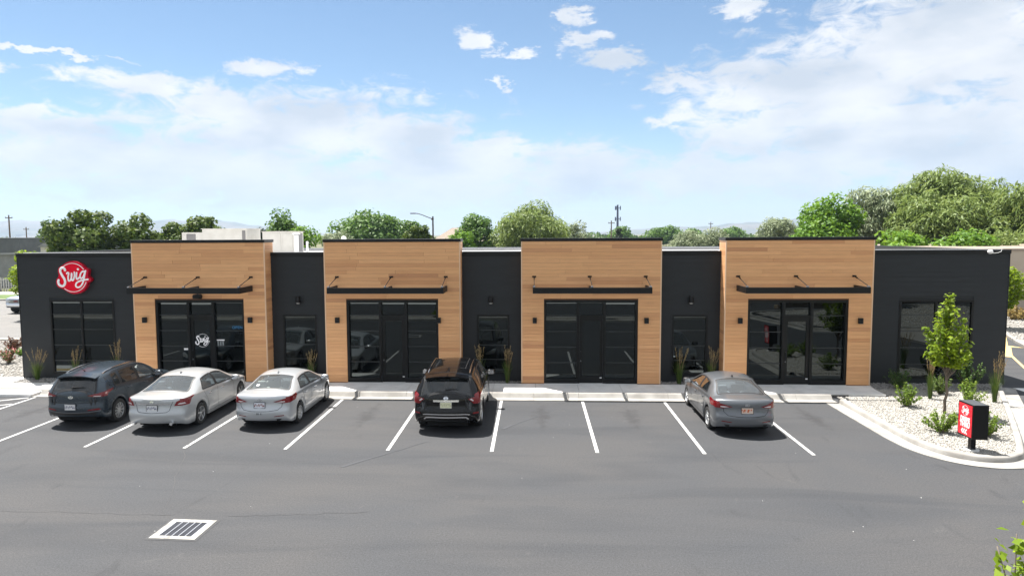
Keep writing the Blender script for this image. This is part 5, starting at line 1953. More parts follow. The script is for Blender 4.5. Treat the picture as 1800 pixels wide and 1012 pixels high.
# --- larger silver sedan
alt = compact(silver2, M['cabin_grey'], pl_white, M['rim'], name='sedan', L=4.86, hw=0.905, xr=1.11, xf=3.885, rw=0.332, ra=0.385,
              zs=[(0, 0.945), (0.25, 0.985), (0.8, 0.985), (1.5, 0.97), (2.4, 0.94), (3.2, 0.905), (3.75, 0.87), (4.25, 0.81), (4.65, 0.72), (4.86, 0.63)],
              zt=[(0, 1.0), (0.06, 1.045), (0.3, 1.075), (0.60, 1.095), (0.85, 1.165), (1.15, 1.285), (1.45, 1.385), (1.75, 1.445), (2.1, 1.468), (2.45, 1.455), (2.8, 1.39), (3.15, 1.25), (3.5, 1.08), (3.68, 0.985), (3.8, 0.96), (4.25, 0.90), (4.6, 0.80), (4.86, 0.68)],
              plan=[(0, 0.84), (0.12, 0.905), (0.35, 0.955), (0.8, 0.985), (1.5, 0.992), (3.4, 0.985), (4.0, 0.965), (4.5, 0.90), (4.72, 0.80), (4.86, 0.70)],
              wr=[(0, 0.80), (0.7, 0.77), (1.3, 0.675), (2.2, 0.665), (3.0, 0.70), (3.6, 0.80), (4.86, 0.8)],
              rear_glass=(0.68, 1.50, 'c'), windshield=(2.70, 3.62, 'c'),
              side_glass=[(1.22, 2.08, 0.045, 0.045, 0.30, -0.02), (2.17, 3.34, 0.045, 0.045, 0.0, 0.55)], pillars=[(2.09, 2.16)],
              tail_rear=[(0.58, 0.80), (0.92, 0.80), (0.92, 1.0), (0.76, 0.98), (0.64, 0.92)],
              tail_side=[(0.02, 0.80), (0.30, 0.83), (0.48, 0.92), (0.66, 1.0), (0.05, 0.985)],
              tail_clear=[(0.66, 0.835), (0.84, 0.84), (0.82, 0.885), (0.70, 0.872)],
              head=[(0.45, 0.66), (0.78, 0.76), (0.82, 0.64), (0.52, 0.60)], head_side=[(4.0, 0.82), (4.5, 0.77), (4.68, 0.68), (4.5, 0.66)],
              reflectors=[], rear_trim=[],
              rear_chrome=[([(-0.46, 0.865), (-0.25, 0.872), (0, 0.874), (0.25, 0.872), (0.46, 0.865)], 0.030, 'chrome')],
              rear_lines=[([(-0.56, 0.93), (-0.50, 0.80), (-0.47, 0.68), (-0.40, 0.635), (0, 0.62), (0.40, 0.635), (0.47, 0.68), (0.50, 0.80), (0.56, 0.93)], 0.012)],
              top_lines=[([(0.66, -0.62), (0.60, -0.3), (0.59, 0), (0.60, 0.3), (0.66, 0.62)], 0.012)],
              side_lines=[([(2.13, 1.0), (2.13, 0.45), (2.18, 0.32)], 0.009), ([(1.25, 0.97), (1.46, 0.72), (1.53, 0.5), (1.53, 0.4)], 0.009), ([(3.22, 0.9), (3.30, 0.6), (3.26, 0.34)], 0.009), ([(1.53, 0.31), (3.26, 0.31)], 0.009)],
              plate=(0.755, pl_white), badge=(0.935, 0.10, 0.085), badge_bar=True, handles=[(1.60, 0.86), (2.50, 0.835)], mirror=(3.18, 0.95),
              shelf_mat=M['cabin_light'], cab=(1.35, 3.1), seats=(1.45, 2.40), seat_top=1.20, shelf=(0.78, 1.35), spokes=5, style='split', plate_frame=M['black_trim'])
alt['handle_mat'] = M['chrome']
alt['mirror_mat'] = silver2
t, c, put = add_car(alt, 'larger silver sedan with chrome boot strip, second car from the left', (-10.86, rear_axle(4.86, 1.11, 19.72), 0), YC)
fin(put, c, 1.66, silver2)
for yy in (-0.55, 0.55):
    put(MB().lathe([(0.042, 0), (0.042, 0.12), (0.034, 0.12), (0.034, 0.02)], 14, Matrix.Translation((-0.055, yy, 0.315)) @ Matrix.Rotation(math.pi / 2, 4, 'Y')), 'exhaust_tip', M['chrome'])


def suv_levels(b):
    return [(1, 1, 0, 0), (0.92, 1.008, 0.012, 0.02), (0.80, 1.012, 0.02, 0.04), (0.66, 1.008, 0.025, 0.06), (0.52, 1.010, 0.03, 0.075), (0.44, 1.014, b, 0.085), (0.26, 1.012, b, 0.09), (0.14, 1.0, b * 0.8, 0.07), (0.05, 0.985, b * 0.4, 0.04), (0, 0.975, b * 0.1, 0.02)]


def rails(put, c, x0, x1, frac, mat):
    for sg in (1, -1):
        pts = []
        for k in range(13):
            x = x0 + (x1 - x0) * k / 12
            y = (c.roof_edge(x)[2] - 0.03) * frac * sg
            h, n = c.cast(x, y, 'top')
            lift = 0.035 * min(1, min(k, 12 - k) / 1.5)
            pts.append((h.x, h.y, h.z + lift))
        put(MB().tube(pts, 0.019, 8), 'roof_rail', mat)


def wiper(put, c, x, y0, y1):
    pts = []
    for k in range(7):
        y = y0 + (y1 - y0) * k / 6
        h, n = c.cast(x + 0.03 * k / 6, y, 'top')
        pts.append(tuple(h + n * 0.025))
    put(MB().tube(pts, [0.022, 0.02, 0.018, 0.014, 0.012, 0.01, 0.008], 6), 'wiper', M['black_trim'])


def spoiler(put, c, x0, x1, w, mat, drop=0.02):
    """thin lip over the tailgate glass"""
    b = MB()
    n = 13
    vs = []
    for k in range(n):
        y = -w + 2 * w * k / (n - 1)
        q = (y / w) ** 2
        h1, _ = c.cast(x1, y * 0.98, 'top')
        zf = h1.z + 0.012
        xr_ = x0 + 0.06 * q
        zr = zf - drop - 0.02 * q
        vs += [(x1, y, zf), (xr_, y, zr), (xr_ + 0.015, y, zr - 0.035), (x1, y, zf - 0.05)]
    fs = []
    for k in range(n - 1):
        for m in range(4):
            fs.append((4 * k + m, 4 * k + (m + 1) % 4, 4 * k + 4 + (m + 1) % 4, 4 * k + 4 + m))
    fs += [(0, 1, 2, 3), (4 * n - 1, 4 * n - 2, 4 * n - 3, 4 * n - 4)]
    b.add(vs, fs)
    o = put(b, 'spoiler', mat, angle=40)
    fix_normals(o)


# --- slate SUV
tuc = compact(slate, M['cabin_dark'], pl_white, M['rim'], name='compact_suv', L=4.475, hw=0.915, xr=0.90, xf=3.57, rw=0.352, ra=0.415, sill=0.26, bow_r=0.17, bow_f=0.34,
              zs=[(0, 1.03), (0.2, 1.075), (0.6, 1.09), (1.4, 1.065), (2.2, 1.03), (2.9, 1.0), (3.4, 0.98), (3.9, 0.93), (4.25, 0.83), (4.475, 0.72)],
              zt=[(0, 1.06), (0.03, 1.10), (0.10, 1.20), (0.20, 1.33), (0.30, 1.45), (0.38, 1.525), (0.46, 1.555), (0.8, 1.60), (1.3, 1.64), (1.8, 1.65), (2.2, 1.63), (2.55, 1.555), (2.9, 1.40), (3.2, 1.22), (3.42, 1.10), (3.55, 1.075), (3.95, 1.03), (4.25, 0.94), (4.475, 0.79)],
              plan=[(0, 0.86), (0.10, 0.92), (0.3, 0.965), (0.8, 0.99), (1.5, 0.992), (3.1, 0.985), (3.7, 0.965), (4.15, 0.90), (4.36, 0.81), (4.475, 0.72)],
              wr=[(0, 0.84), (0.3, 0.72), (0.6, 0.685), (1.5, 0.70), (2.4, 0.71), (3.0, 0.77), (3.4, 0.82), (4.475, 0.8)], deck_r=0.86,
              levels=suv_levels(0.06), rear_glass=(0.055, 0.375, 'd'), windshield=(2.46, 3.36, 'c'),
              side_glass=[(0.72, 1.02, 0.05, 0.05, 0.06, -0.04), (1.08, 1.92, 0.05, 0.05, 0.10, 0.0), (2.0, 3.02, 0.05, 0.05, 0.0, 0.46)], side_tint=['d', 'd', 'c'], pillars=[(1.93, 1.99), (1.03, 1.07)],
              tail_rear=[(0.46, 0.985), (0.60, 0.945), (0.93, 0.935), (0.93, 1.05), (0.72, 1.035)],
              tail_side=[(0.0, 0.93), (0.20, 0.95), (0.42, 1.02), (0.62, 1.10), (0.35, 1.09), (0.02, 1.05)],
              tail_clear=[(0.60, 0.955), (0.78, 0.945), (0.80, 0.965), (0.64, 0.972)],
              head=[(0.45, 0.78), (0.80, 0.88), (0.84, 0.76), (0.50, 0.70)], head_side=[(3.7, 0.94), (4.1, 0.90), (4.3, 0.80), (4.1, 0.78)],
              reflectors=[[(0.46, 0.545), (0.80, 0.56), (0.76, 0.605), (0.50, 0.58)]],
              rear_trim=[([(-0.72, 0.49), (0.72, 0.49), (0.60, 0.36), (-0.60, 0.36)], 'black_trim')],
              rear_chrome=[([(-0.80, 0.535), (-0.50, 0.505), (0, 0.50), (0.50, 0.505), (0.80, 0.535)], 0.018, 'steel')],
              front_trim=[([(-0.45, 0.84), (0.45, 0.84), (0.34, 0.52), (-0.34, 0.52)], 'black_trim')],
              rear_lines=[([(-0.72, 1.05), (-0.70, 0.80), (-0.66, 0.775), (0, 0.77), (0.66, 0.775), (0.70, 0.80), (0.72, 1.05)], 0.012)],
              top_lines=[], side_lines=[([(1.96, 1.09), (1.96, 0.6), (2.0, 0.40)], 0.009), ([(1.08, 1.09), (1.22, 0.9), (1.33, 0.65), (1.33, 0.45)], 0.009), ([(2.95, 1.0), (3.0, 0.7), (2.98, 0.42)], 0.009)],
              plate=(0.665, pl_white), plate_frame=M['steel'], badge=(0.945, 0.15, 0.078), handles=[(1.40, 0.97), (2.28, 0.94)], mirror=(2.88, 1.06),
              cab=(0.9, 2.9), seats=(1.22, 2.15), seat_top=1.34, shelf=None, spokes=10, tw=0.235)
t, c, put = add_car(tuc, 'slate grey compact SUV with roof rails, leftmost parked car', (-13.55, rear_axle(4.475, 0.90, 19.95), 0), YC)
rails(put, c, 0.62, 2.35, 0.93, M['chrome'])
spoiler(put, c, 0.17, 0.46, 0.60, slate)
wiper(put, c, 0.10, 0.02, -0.36)
h, n = c.cast(0.66, 0, 'top')
put(MB().tube([(0.66, 0, h.z), (0.64, 0, h.z + 0.03), (0.42, 0, h.z + 0.19)], [0.02, 0.008, 0.005], 6), 'antenna', M['black_trim'])

# --- black SUV
pat = compact(blackp, M['cabin_dark'], pl_cream, M['rim'], name='large_suv', L=5.02, hw=0.965, xr=1.10, xf=4.0, rw=0.372, ra=0.435, sill=0.27, bow_r=0.17, bow_f=0.34,
              zs=[(0, 1.06), (0.2, 1.11), (0.6, 1.12), (1.6, 1.10), (2.5, 1.07), (3.3, 1.05), (3.8, 1.03), (4.4, 0.99), (4.8, 0.90), (5.02, 0.80)],
              zt=[(0, 1.10), (0.03, 1.14), (0.12, 1.28), (0.22, 1.42), (0.32, 1.555), (0.40, 1.62), (0.50, 1.655), (0.9, 1.70), (1.6, 1.75), (2.2, 1.765), (2.6, 1.745), (2.95, 1.66), (3.3, 1.49), (3.6, 1.31), (3.82, 1.17), (3.95, 1.14), (4.4, 1.09), (4.8, 0.99), (5.02, 0.86)],
              plan=[(0, 0.88), (0.10, 0.93), (0.3, 0.97), (0.8, 0.99), (1.5, 0.992), (3.5, 0.985), (4.2, 0.965), (4.7, 0.91), (4.9, 0.83), (5.02, 0.74)],
              wr=[(0, 0.86), (0.3, 0.745), (0.6, 0.705), (1.5, 0.71), (2.6, 0.72), (3.3, 0.77), (3.8, 0.82), (5.02, 0.8)], deck_r=0.87,
              levels=suv_levels(0.065), rear_glass=(0.06, 0.385, 'd'), windshield=(2.85, 3.74, 'c'),
              side_glass=[(0.78, 1.22, 0.05, 0.055, 0.05, -0.03), (1.30, 2.18, 0.05, 0.055, 0.03, 0.0), (2.27, 3.38, 0.05, 0.055, 0.0, 0.46)], side_tint=['d', 'd', 'c'], pillars=[(2.19, 2.26), (1.23, 1.29)],
              tail_rear=[(0.61, 1.02), (0.70, 0.955), (0.77, 0.88), (0.98, 0.88), (0.98, 1.15), (0.90, 1.12), (0.76, 1.06)],
              tail_side=[(0.0, 0.90), (0.12, 0.92), (0.22, 1.05), (0.34, 1.20), (0.20, 1.16), (0.02, 1.11)],
              tail_clear=[(0.66, 1.01), (0.74, 0.955), (0.775, 0.965), (0.71, 1.03)],
              head=[(0.50, 0.84), (0.85, 0.95), (0.89, 0.82), (0.55, 0.77)], head_side=[(4.2, 1.0), (4.6, 0.96), (4.82, 0.86), (4.6, 0.84)],
              reflectors=[[(0.74, 0.60), (0.90, 0.60), (0.90, 0.65), (0.76, 0.64)]],
              rear_trim=[([(-0.72, 0.44), (0.72, 0.44), (0.60, 0.36), (-0.60, 0.36)], 'black_trim')],
              rear_chrome=[([(-0.36, 0.975), (0, 0.98), (0.36, 0.975)], 0.055, 'chrome'), ([(-0.66, 0.585), (-0.55, 0.60), (0, 0.605), (0.55, 0.60), (0.66, 0.585)], 0.026, 'chrome'),
                           ([(-0.63, 0.455), (-0.56, 0.51), (-0.4, 0.52), (0.4, 0.52), (0.56, 0.51), (0.63, 0.455)], 0.036, 'chrome')],
              front_trim=[([(-0.5, 0.92), (0.5, 0.92), (0.34, 0.58), (-0.34, 0.58)], 'black_trim')],
              rear_lines=[([(-0.70, 1.06), (-0.68, 0.80), (-0.62, 0.67), (0, 0.66), (0.62, 0.67), (0.68, 0.80), (0.70, 1.06)], 0.012)],
              top_lines=[([(0.62, -0.42), (0.62, 0.42)], 0.01), ([(1.1, -0.45), (2.6, -0.45)], 0.01), ([(1.1, 0.45), (2.6, 0.45)], 0.01), ([(1.1, -0.45), (1.1, 0.45)], 0.01), ([(2.6, -0.45), (2.6, 0.45)], 0.01), ([(1.8, -0.45), (1.8, 0.45)], 0.01)],
              side_lines=[([(2.22, 1.12), (2.22, 0.6), (2.28, 0.42)], 0.009), ([(1.28, 1.12), (1.45, 0.9), (1.56, 0.65), (1.56, 0.45)], 0.009), ([(3.3, 1.06), (3.36, 0.7), (3.33, 0.44)], 0.009)],
              plate=(0.865, pl_cream), plate_frame=M['chrome'], badge=(1.055, 0.125, 0.10), badge_bar=True, handles=[(1.66, 1.0), (2.60, 0.98)], handle_mat=M['chrome'], mirror=(3.22, 1.12),
              cab=(1.0, 3.3), seats=(1.45, 2.48), seat_top=1.42, shelf=None, spokes=5, style='split', tw=0.245)
t, c, put = add_car(pat, 'big black SUV with chrome rails and pale number plate beside an empty stall', (-2.47, rear_axle(5.02, 1.10, 19.92), 0), YC)
rails(put, c, 0.72, 2.75, 0.93, M['chrome'])
spoiler(put, c, 0.16, 0.50, 0.62, blackp)
wiper(put, c, 0.11, 0.02, -0.34)
fin(put, c, 0.85, M['black_trim'])

# --- pickup on the far street
trk = compact(paint_mat('truck_paint', (0.42, 0.47, 0.56), 0.4, 0.3), M['cabin_dark'], pl_white, M['rim'], name='pickup_truck', L=5.8, hw=1.02, xr=1.25, xf=4.85, rw=0.41, ra=0.48, sill=0.42, bow_r=0.06, bow_f=0.16,
              zs=[(0, 1.28), (1.9, 1.30), (3.0, 1.28), (4.2, 1.22), (5.3, 1.16), (5.8, 1.08)],
              zt=[(0, 1.31), (1.85, 1.34), (1.95, 1.40), (2.05, 1.75), (2.2, 1.88), (2.8, 1.93), (3.4, 1.91), (3.75, 1.78), (4.1, 1.52), (4.35, 1.34), (4.5, 1.30), (5.3, 1.26), (5.65, 1.20), (5.8, 1.12)],
              plan=[(0, 0.97), (0.2, 0.985), (3, 0.99), (5.0, 0.985), (5.55, 0.965), (5.8, 0.92)], wr=[(0, 0.84), (2.0, 0.73), (3.0, 0.73), (4.0, 0.78), (5.8, 0.85)],
              levels=[(1, 1, 0, 0), (0.8, 1.01, 0, 0.02), (0.5, 1.01, 0.02, 0.03), (0.25, 1.0, 0.05, 0.06), (0.05, 0.98, 0.03, 0.04), (0, 0.97, 0, 0)],
              rear_glass=(1.97, 2.12, 'd'), windshield=(3.62, 4.32, 'c'), side_glass=[(2.25, 2.98, 0.05, 0.06, 0.05, 0.0), (3.06, 4.02, 0.05, 0.06, 0.0, 0.42)], side_tint=['d', 'd'], pillars=[(2.99, 3.05)],
              tail_rear=[(0.80, 0.85), (0.98, 0.85), (0.98, 1.22), (0.80, 1.22)], tail_side=[(0.0, 0.85), (0.10, 0.85), (0.10, 1.22), (0.0, 1.22)],
              head=[(0.66, 0.86), (0.97, 0.86), (0.97, 1.04), (0.66, 1.04)], head_side=[(5.5, 0.88), (5.78, 0.88), (5.78, 1.03), (5.5, 1.03)], reflectors=[], rear_trim=[],
              front_trim=[([(-0.62, 0.80), (0.62, 0.80), (0.62, 1.06), (-0.62, 1.06)], 'rim_dark'), ([(-0.97, 0.56), (0.97, 0.56), (0.97, 0.74), (-0.97, 0.74)], 'chrome'), ([(-0.85, 0.46), (0.85, 0.46), (0.85, 0.545), (-0.85, 0.545)], 'black_trim')],
              rear_lines=[], top_lines=[], side_lines=[], rear_chrome=[], handles=[(2.5, 1.12), (3.35, 1.12)], mirror=(3.95, 1.30), cab=(2.2, 3.9), seats=(2.45, 3.2), seat_top=1.62, shelf=None, spokes=6, tw=0.27)
trk.pop('plate'); trk.pop('badge'); trk.pop('tail_clear')
t, c, put = add_car(trk, 'silver-blue pickup truck with chrome front parked across the street behind the shop corner', (-37.7, 50.8, 0.004), -math.pi / 2 - 0.05, 'truck')
for z in (0.84, 0.90, 0.96, 1.02):
    put(c.line([(-0.6, z), (0.6, z)], 0.02, 'front', off=0.014), 'grille_bar', M['chrome'])
me = text_mesh('GMC', 0.15, 0.006, 0.004)
me.materials.append(M['tail_red'])
h, n = c.cast(0, 0.93, 'front')
o = link('grille_letters', me, M['tail_red'], t)
o.location = (h.x + 0.022 - 2.9, 0, 0.93)
o.rotation_euler = (math.pi / 2, 0, math.pi / 2)


# ------------------------------------------------------------------ drain, direction sign
t = thing('storm_drain', 'square storm drain grate set in a concrete collar in the tarmac', 'drain', (-6.75, 12.45, 0), R(-2))
cl = MB()
q = [(-0.45, -0.43), (0.45, -0.43), (0.45, 0.43), (-0.45, 0.43)]
s = [(-0.33, -0.31), (0.33, -0.31), (0.33, 0.31), (-0.33, 0.31)]
cl.add([(x, y, 0.014) for x, y in q] + [(x, y, 0.014) for x, y in s] + [(x, y, -0.02) for x, y in q] + [(x, y, -0.02) for x, y in s],
       [(i, (i + 1) % 4, 4 + (i + 1) % 4, 4 + i) for i in range(4)] + [(8 + i, 8 + (i + 1) % 4, (i + 1) % 4, i) for i in range(4)] + [(4 + i, 4 + (i + 1) % 4, 12 + (i + 1) % 4, 12 + i) for i in range(4)])
cl.build('collar', noisy('collar_concrete', (0.16, 0.155, 0.145), (0.33, 0.32, 0.30), 6, 8, 0.9, 0.3, 50, lo=0.3, hi=0.55), t)
MB().box(-0.33, 0.33, -0.31, 0.31, 0.0005, 0.001).build('pit', M['under'], t)
M['grate'] = plain('grate_iron', (0.045, 0.05, 0.065), rough=0.6, metal=0.2)
for k in range(6):
    x = -0.325 + 0.65 * k / 5
    MB().box(x - 0.006, x + 0.006, -0.309, 0.309, 0.001, 0.016).build('long_bar', plain('bar_worn', (0.34, 0.36, 0.40), rough=0.5) if k == 0 else bpy.data.materials['bar_worn'], t)
b = MB()
for k in range(13):
    y = -0.30 + 0.60 * k / 12
    b.box(-0.328, 0.328, y - 0.012, y + 0.012, 0.002, 0.011)
b.build('cross_bars', M['grate'], t, kind='stuff')
b = MB()
b.add([(x * 1.12, y * 1.12, 0.005) for x, y in q] + [(x * 1.0, y * 1.0, 0.005) for x, y in q], [(i, (i + 1) % 4, 4 + (i + 1) % 4, 4 + i) for i in range(4)])
b.build('joint_seal', M['seal'], t)

ds = thing('direction_sign', 'black box sign on a post with a red drive-through panel, in the gravel corner', 'sign', (11.15, 17.62, 0.1))
MB().rbox(-0.19, 0.19, -0.30, 0.30, 0.36, 1.23, 0.006).build('cabinet', M['frame'], ds)
M['sign_top'] = plain('sign_top', (0.055, 0.06, 0.065), rough=0.45)
MB().box(-0.186, 0.186, -0.296, 0.296, 1.2301, 1.235).build('lid', M['sign_top'], ds)
MB().box(-0.06, 0.06, -0.06, 0.06, 0.0, 0.359).build('post', M['frame'], ds)
MB().poly([(0.17 * math.cos(a), 0.17 * math.sin(a)) for a in np.linspace(0, 2 * math.pi, 16, endpoint=False)], -0.06, 0.035).build('footing', M['concrete'], ds)
MB().box(-0.196, -0.1901, -0.265, 0.265, 0.40, 1.195).build('panel', M['panel_red'], ds)
ROTF = Matrix.Rotation(-math.pi / 2, 3, 'Z')         # logo plane turned to face -x


def on_panel(me, name, z, y=0.0):
    me.materials.append(M['sign_white'])
    o = link(name, me, M['sign_white'], ds)
    o.location = (-0.1985, y, z)
    o.rotation_euler = (math.pi / 2, 0, -math.pi / 2)
    return o


lg = MB()
for nm, st in logo_strokes().items():
    qq = scaled(stroke_mesh(st, 0.05, 0.018), 0.145)
    lg.add(qq.v, qq.f)
for (a0, a1) in ((35, 128), (-130, -18)):
    qq = scaled(ring_arc(0.865, 0.025, a0, a1, -0.01, 0.0), 0.145, (0, 0, 0))
    lg.add(qq.v, qq.f)
o = lg.build('panel_logo', M['sign_white'], ds, True, 50)
o.location = (-0.1985, 0, 1.03)
o.rotation_euler = (0, 0, -math.pi / 2)
on_panel(text_mesh('DRIVE', 0.165, 0.010, 0.0012, 0.78), 'panel_word', 0.80)
on_panel(text_mesh('THRU', 0.165, 0.010, 0.0012, 0.84), 'panel_word', 0.665)
ch = MB()
for k in range(3):
    x = -0.10 + 0.075 * k
    ch.add([(-0.1965, -(x - 0.045), 0.50), (-0.1965, -(x + 0.01), 0.565), (-0.1965, -(x + 0.055), 0.565), (-0.1965, -x, 0.50), (-0.1965, -(x + 0.055), 0.435), (-0.1965, -(x + 0.01), 0.435)], [(0, 1, 2, 3), (0, 3, 4, 5)])
ch.build('panel_arrows', M['sign_white'], ds)


# ------------------------------------------------------------------ plants
def branch_tube(b, p0, p1, r0, r1, rng, n=6, amp=0.05):
    p0 = Vector(p0); p1 = Vector(p1)
    L = (p1 - p0).length
    pts, rs = [], []
    for k in range(n + 1):
        t = k / n
        p = p0.lerp(p1, t) + Vector(rng.normal(size=3)) * amp * L * math.sin(math.pi * t)
        pts.append(p); rs.append(r0 + (r1 - r0) * t)
    b.tube(pts, rs, 6)


def make_tree(name, label, x, y, h, w, leafmat, seed, n=6000, leaf=0.24, aspect=0.55, base=0.12, trunk_r=None, bark='bark_dark', clumps=46, droop=0.0, shape='round', group=None, cat='tree', z0=0.0, depth=None, crf=0.19):
    rng = np.random.default_rng(seed)
    t = thing(name, label, cat, (x, y, z0), 0, group)
    tr = trunk_r or h * 0.022
    zc0 = h * base
    rx = w / 2; ry = (depth or w) / 2
    hz = (h - zc0) / 2
    cz = zc0 + hz
    # clump centres through the crown volume, more near the surface
    cc = []
    while len(cc) < clumps:
        d = rng.normal(size=3); d /= np.linalg.norm(d)
        r = rng.uniform(0.35, 1.0) ** 0.5
        p = d * r
        if shape == 'round':
            wz = 1.0 - 0.18 * max(p[2], 0) ** 2
        elif shape == 'cone':
            wz = 0.25 + 0.75 * (1 - (p[2] + 1) / 2)
        elif shape == 'egg':
            wz = 1.0 - 0.42 * (p[2] + 0.2)
        else:
            wz = 1.0
        cc.append((p[0] * rx * wz * 0.86, p[1] * ry * wz * 0.86, cz + p[2] * hz * 0.88))
    cc = np.array(cc)
    cr = w * crf * 1.16 * rng.uniform(0.6, 1.35, len(cc))
    tb = MB()
    top = Vector((rng.normal() * 0.03 * h, rng.normal() * 0.03 * h, h * 0.80))
    branch_tube(tb, (0, 0, 0), top, tr, tr * 0.2, rng, 8, 0.02)
    for k in rng.choice(len(cc), min(14, len(cc)), replace=False):
        zz = max(zc0 * 0.9, min(cc[k][2] * 0.7, h * 0.6))
        branch_tube(tb, (top.x * zz / top.z, top.y * zz / top.z, zz), cc[k], tr * 0.42, tr * 0.06, rng, 5, 0.06)
    tb.build('trunk', M[bark], t, True)
    k = rng.choice(len(cc), n, p=cr ** 2 / np.sum(cr ** 2))
    d = rng.normal(size=(n, 3)); d /= np.linalg.norm(d, axis=1, keepdims=True)
    n = int(n * 1.25)
    k = rng.choice(len(cc), n, p=cr ** 2 / np.sum(cr ** 2))
    d = rng.normal(size=(n, 3)); d /= np.linalg.norm(d, axis=1, keepdims=True)
    rr = rng.uniform(0.25, 1.0, n) ** 0.45
    pos = cc[k] + d * (rr * cr[k])[:, None] * np.array([1, 1, 0.8])
    # stray tips outside the clumps
    st = rng.uniform(size=n) < 0.03
    pos[st] += d[st] * (cr[k][st] * rng.uniform(0.1, 0.3, st.sum()))[:, None]
    pos[:, 2] = np.maximum(pos[:, 2], zc0 * 0.6)
    nrm = d * 0.8 + rng.normal(size=(n, 3)) * 0.55 + np.array([0, 0, 0.45])
    sz = leaf * rng.uniform(0.6, 1.3, n)
    along = None
    if droop:
        along = d * 0.5 + np.array([0, 0, -droop])
    leaves('crown', pos, nrm, sz, aspect, M[leafmat], rng, t, along)
    return t


def copy_tree(src, label, x, y, sc, rot, group=None, sz=None):
    o = src.copy()
    C.objects.link(o)
    o.location = (x, y, 0); o.scale = (sc, sc, sz or sc); o.rotation_euler = (0, 0, rot)
    o['label'] = label
    if group: o['group'] = group
    for ch in list(src.children):
        q = ch.copy(); C.objects.link(q); q.parent = o
    return o


# young tree in the gravel corner: visible stems under a pointed leafy crown
def young_tree(label, x, y, h, w, seed, n, leaf, z0=0.09, lean=(0, 0)):
    rng = np.random.default_rng(seed)
    t = thing('young_tree', label, 'tree', (x, y, z0))
    b = MB()
    branch_tube(b, (0, 0, -0.05), (0.02, 0, h * 0.36), 0.045, 0.032, rng, 6, 0.01)
    tips = []
    for k in range(18):
        a = k * 2.4 + rng.uniform(-0.4, 0.4)
        f = (k + 0.5) / 18 * 0.95
        zt = h * (0.46 + 0.50 * f)
        r = w / 2 * (0.72 + 0.55 * f - 1.22 * f * f) * rng.uniform(0.7, 1.05)
        p = (r * math.cos(a) + lean[0] * f, r * math.sin(a) + lean[1] * f, zt)
        z1 = h * rng.uniform(0.26, 0.36)
        branch_tube(b, (0.01, 0, z1), p, 0.016, 0.004, rng, 6, 0.05)
        tips.append(((0.01, 0, z1), p))
    branch_tube(b, (0.02, 0, h * 0.36), (lean[0], lean[1], h * 0.97), 0.026, 0.004, rng, 7, 0.03)
    tips += [((0.02, 0, h * 0.36), (lean[0], lean[1], h * 0.985))] * 3
    b.build('trunk', M['bark'], t, True)
    per = n // len(tips)
    P, D = [], []
    for a, p in tips:
        a = np.array(a); p = np.array(p)
        f = rng.uniform(0.25, 1.02, per)
        c = a + (p - a) * f[:, None]
        d = rng.normal(size=(per, 3)); d /= np.linalg.norm(d, axis=1, keepdims=True)
        rad = w * 0.15 * (1.1 - 0.62 * f) * rng.uniform(0.2, 1.1, per)
        P.append(c + d * rad[:, None]); D.append(d)
    P = np.concatenate(P); D = np.concatenate(D)
    P[:, 2] = np.where(P[:, 2] < h * 0.40, h * 0.40 + rng.uniform(0, 0.3, len(P)), P[:, 2])
    leaves('crown', P, D * 0.4 + rng.normal(size=P.shape) * 0.35 + np.array([0, -0.1, 0.75]), leaf * rng.uniform(0.6, 1.25, len(P)), 0.62, M['leaf_young'], rng, t)
    return t


young_tree('young bright green tree standing in the gravel corner in front of the right window', 12.62, 21.3, 3.66, 1.85, 3, 2500, 0.070)
young_tree('young bright green tree whose top shows at the bottom right corner', 4.50, 6.02, 3.14, 1.6, 9, 1300, 0.052, lean=(-0.12, 0))
young_tree('young green tree in the planted island beyond the right edge of view', 18.5, 6.2, 3.6, 1.5, 12, 1200, 0.09)


def shrub(label, x, y, r, h, mat, seed, n=520, leaf=0.045, z0=0.08, name='shrub', group=None, extra=None, cat='shrub'):
    rng = np.random.default_rng(seed)
    t = thing(name, label, cat, (x, y, z0), 0, group)
    b = MB()
    P, D = [], []
    for k in range(26):
        a = rng.uniform(0, 2 * math.pi); f = rng.uniform(0, 1) ** 0.6
        p = np.array([r * f * math.cos(a), r * f * math.sin(a), h * (1.02 - 0.45 * f * f) * rng.uniform(0.7, 1.1)])
        branch_tube(b, (0.02 * math.cos(a), 0.02 * math.sin(a), -0.02), p, 0.007, 0.002, rng, 4, 0.06)
        m = n // 26
        ff = rng.uniform(0.2, 1.03, m)
        d = rng.normal(size=(m, 3)); d /= np.linalg.norm(d, axis=1, keepdims=True)
        P.append(p * ff[:, None] + d * (r * 0.16 * rng.uniform(0, 1, m))[:, None]); D.append(d)
    P = np.concatenate(P); D = np.concatenate(D)
    P[:, 2] = np.abs(P[:, 2]) + 0.01
    b.build('stems', M['bark'], t, True)
    leaves('foliage', P, D + np.array([0, 0, 0.6]), leaf * rng.uniform(0.6, 1.3, len(P)), 0.55, M[mat], rng, t)
    if extra:
        m = int(len(P) * 0.5)
        k = rng.choice(len(P), m, replace=False)
        leaves('blossom', P[k] * np.array([1.06, 1.06, 1.06]), D[k] + np.array([0, 0, 0.8]), leaf * 0.8 * rng.uniform(0.6, 1.2, m), 0.9, M[extra], rng, t)
    return t


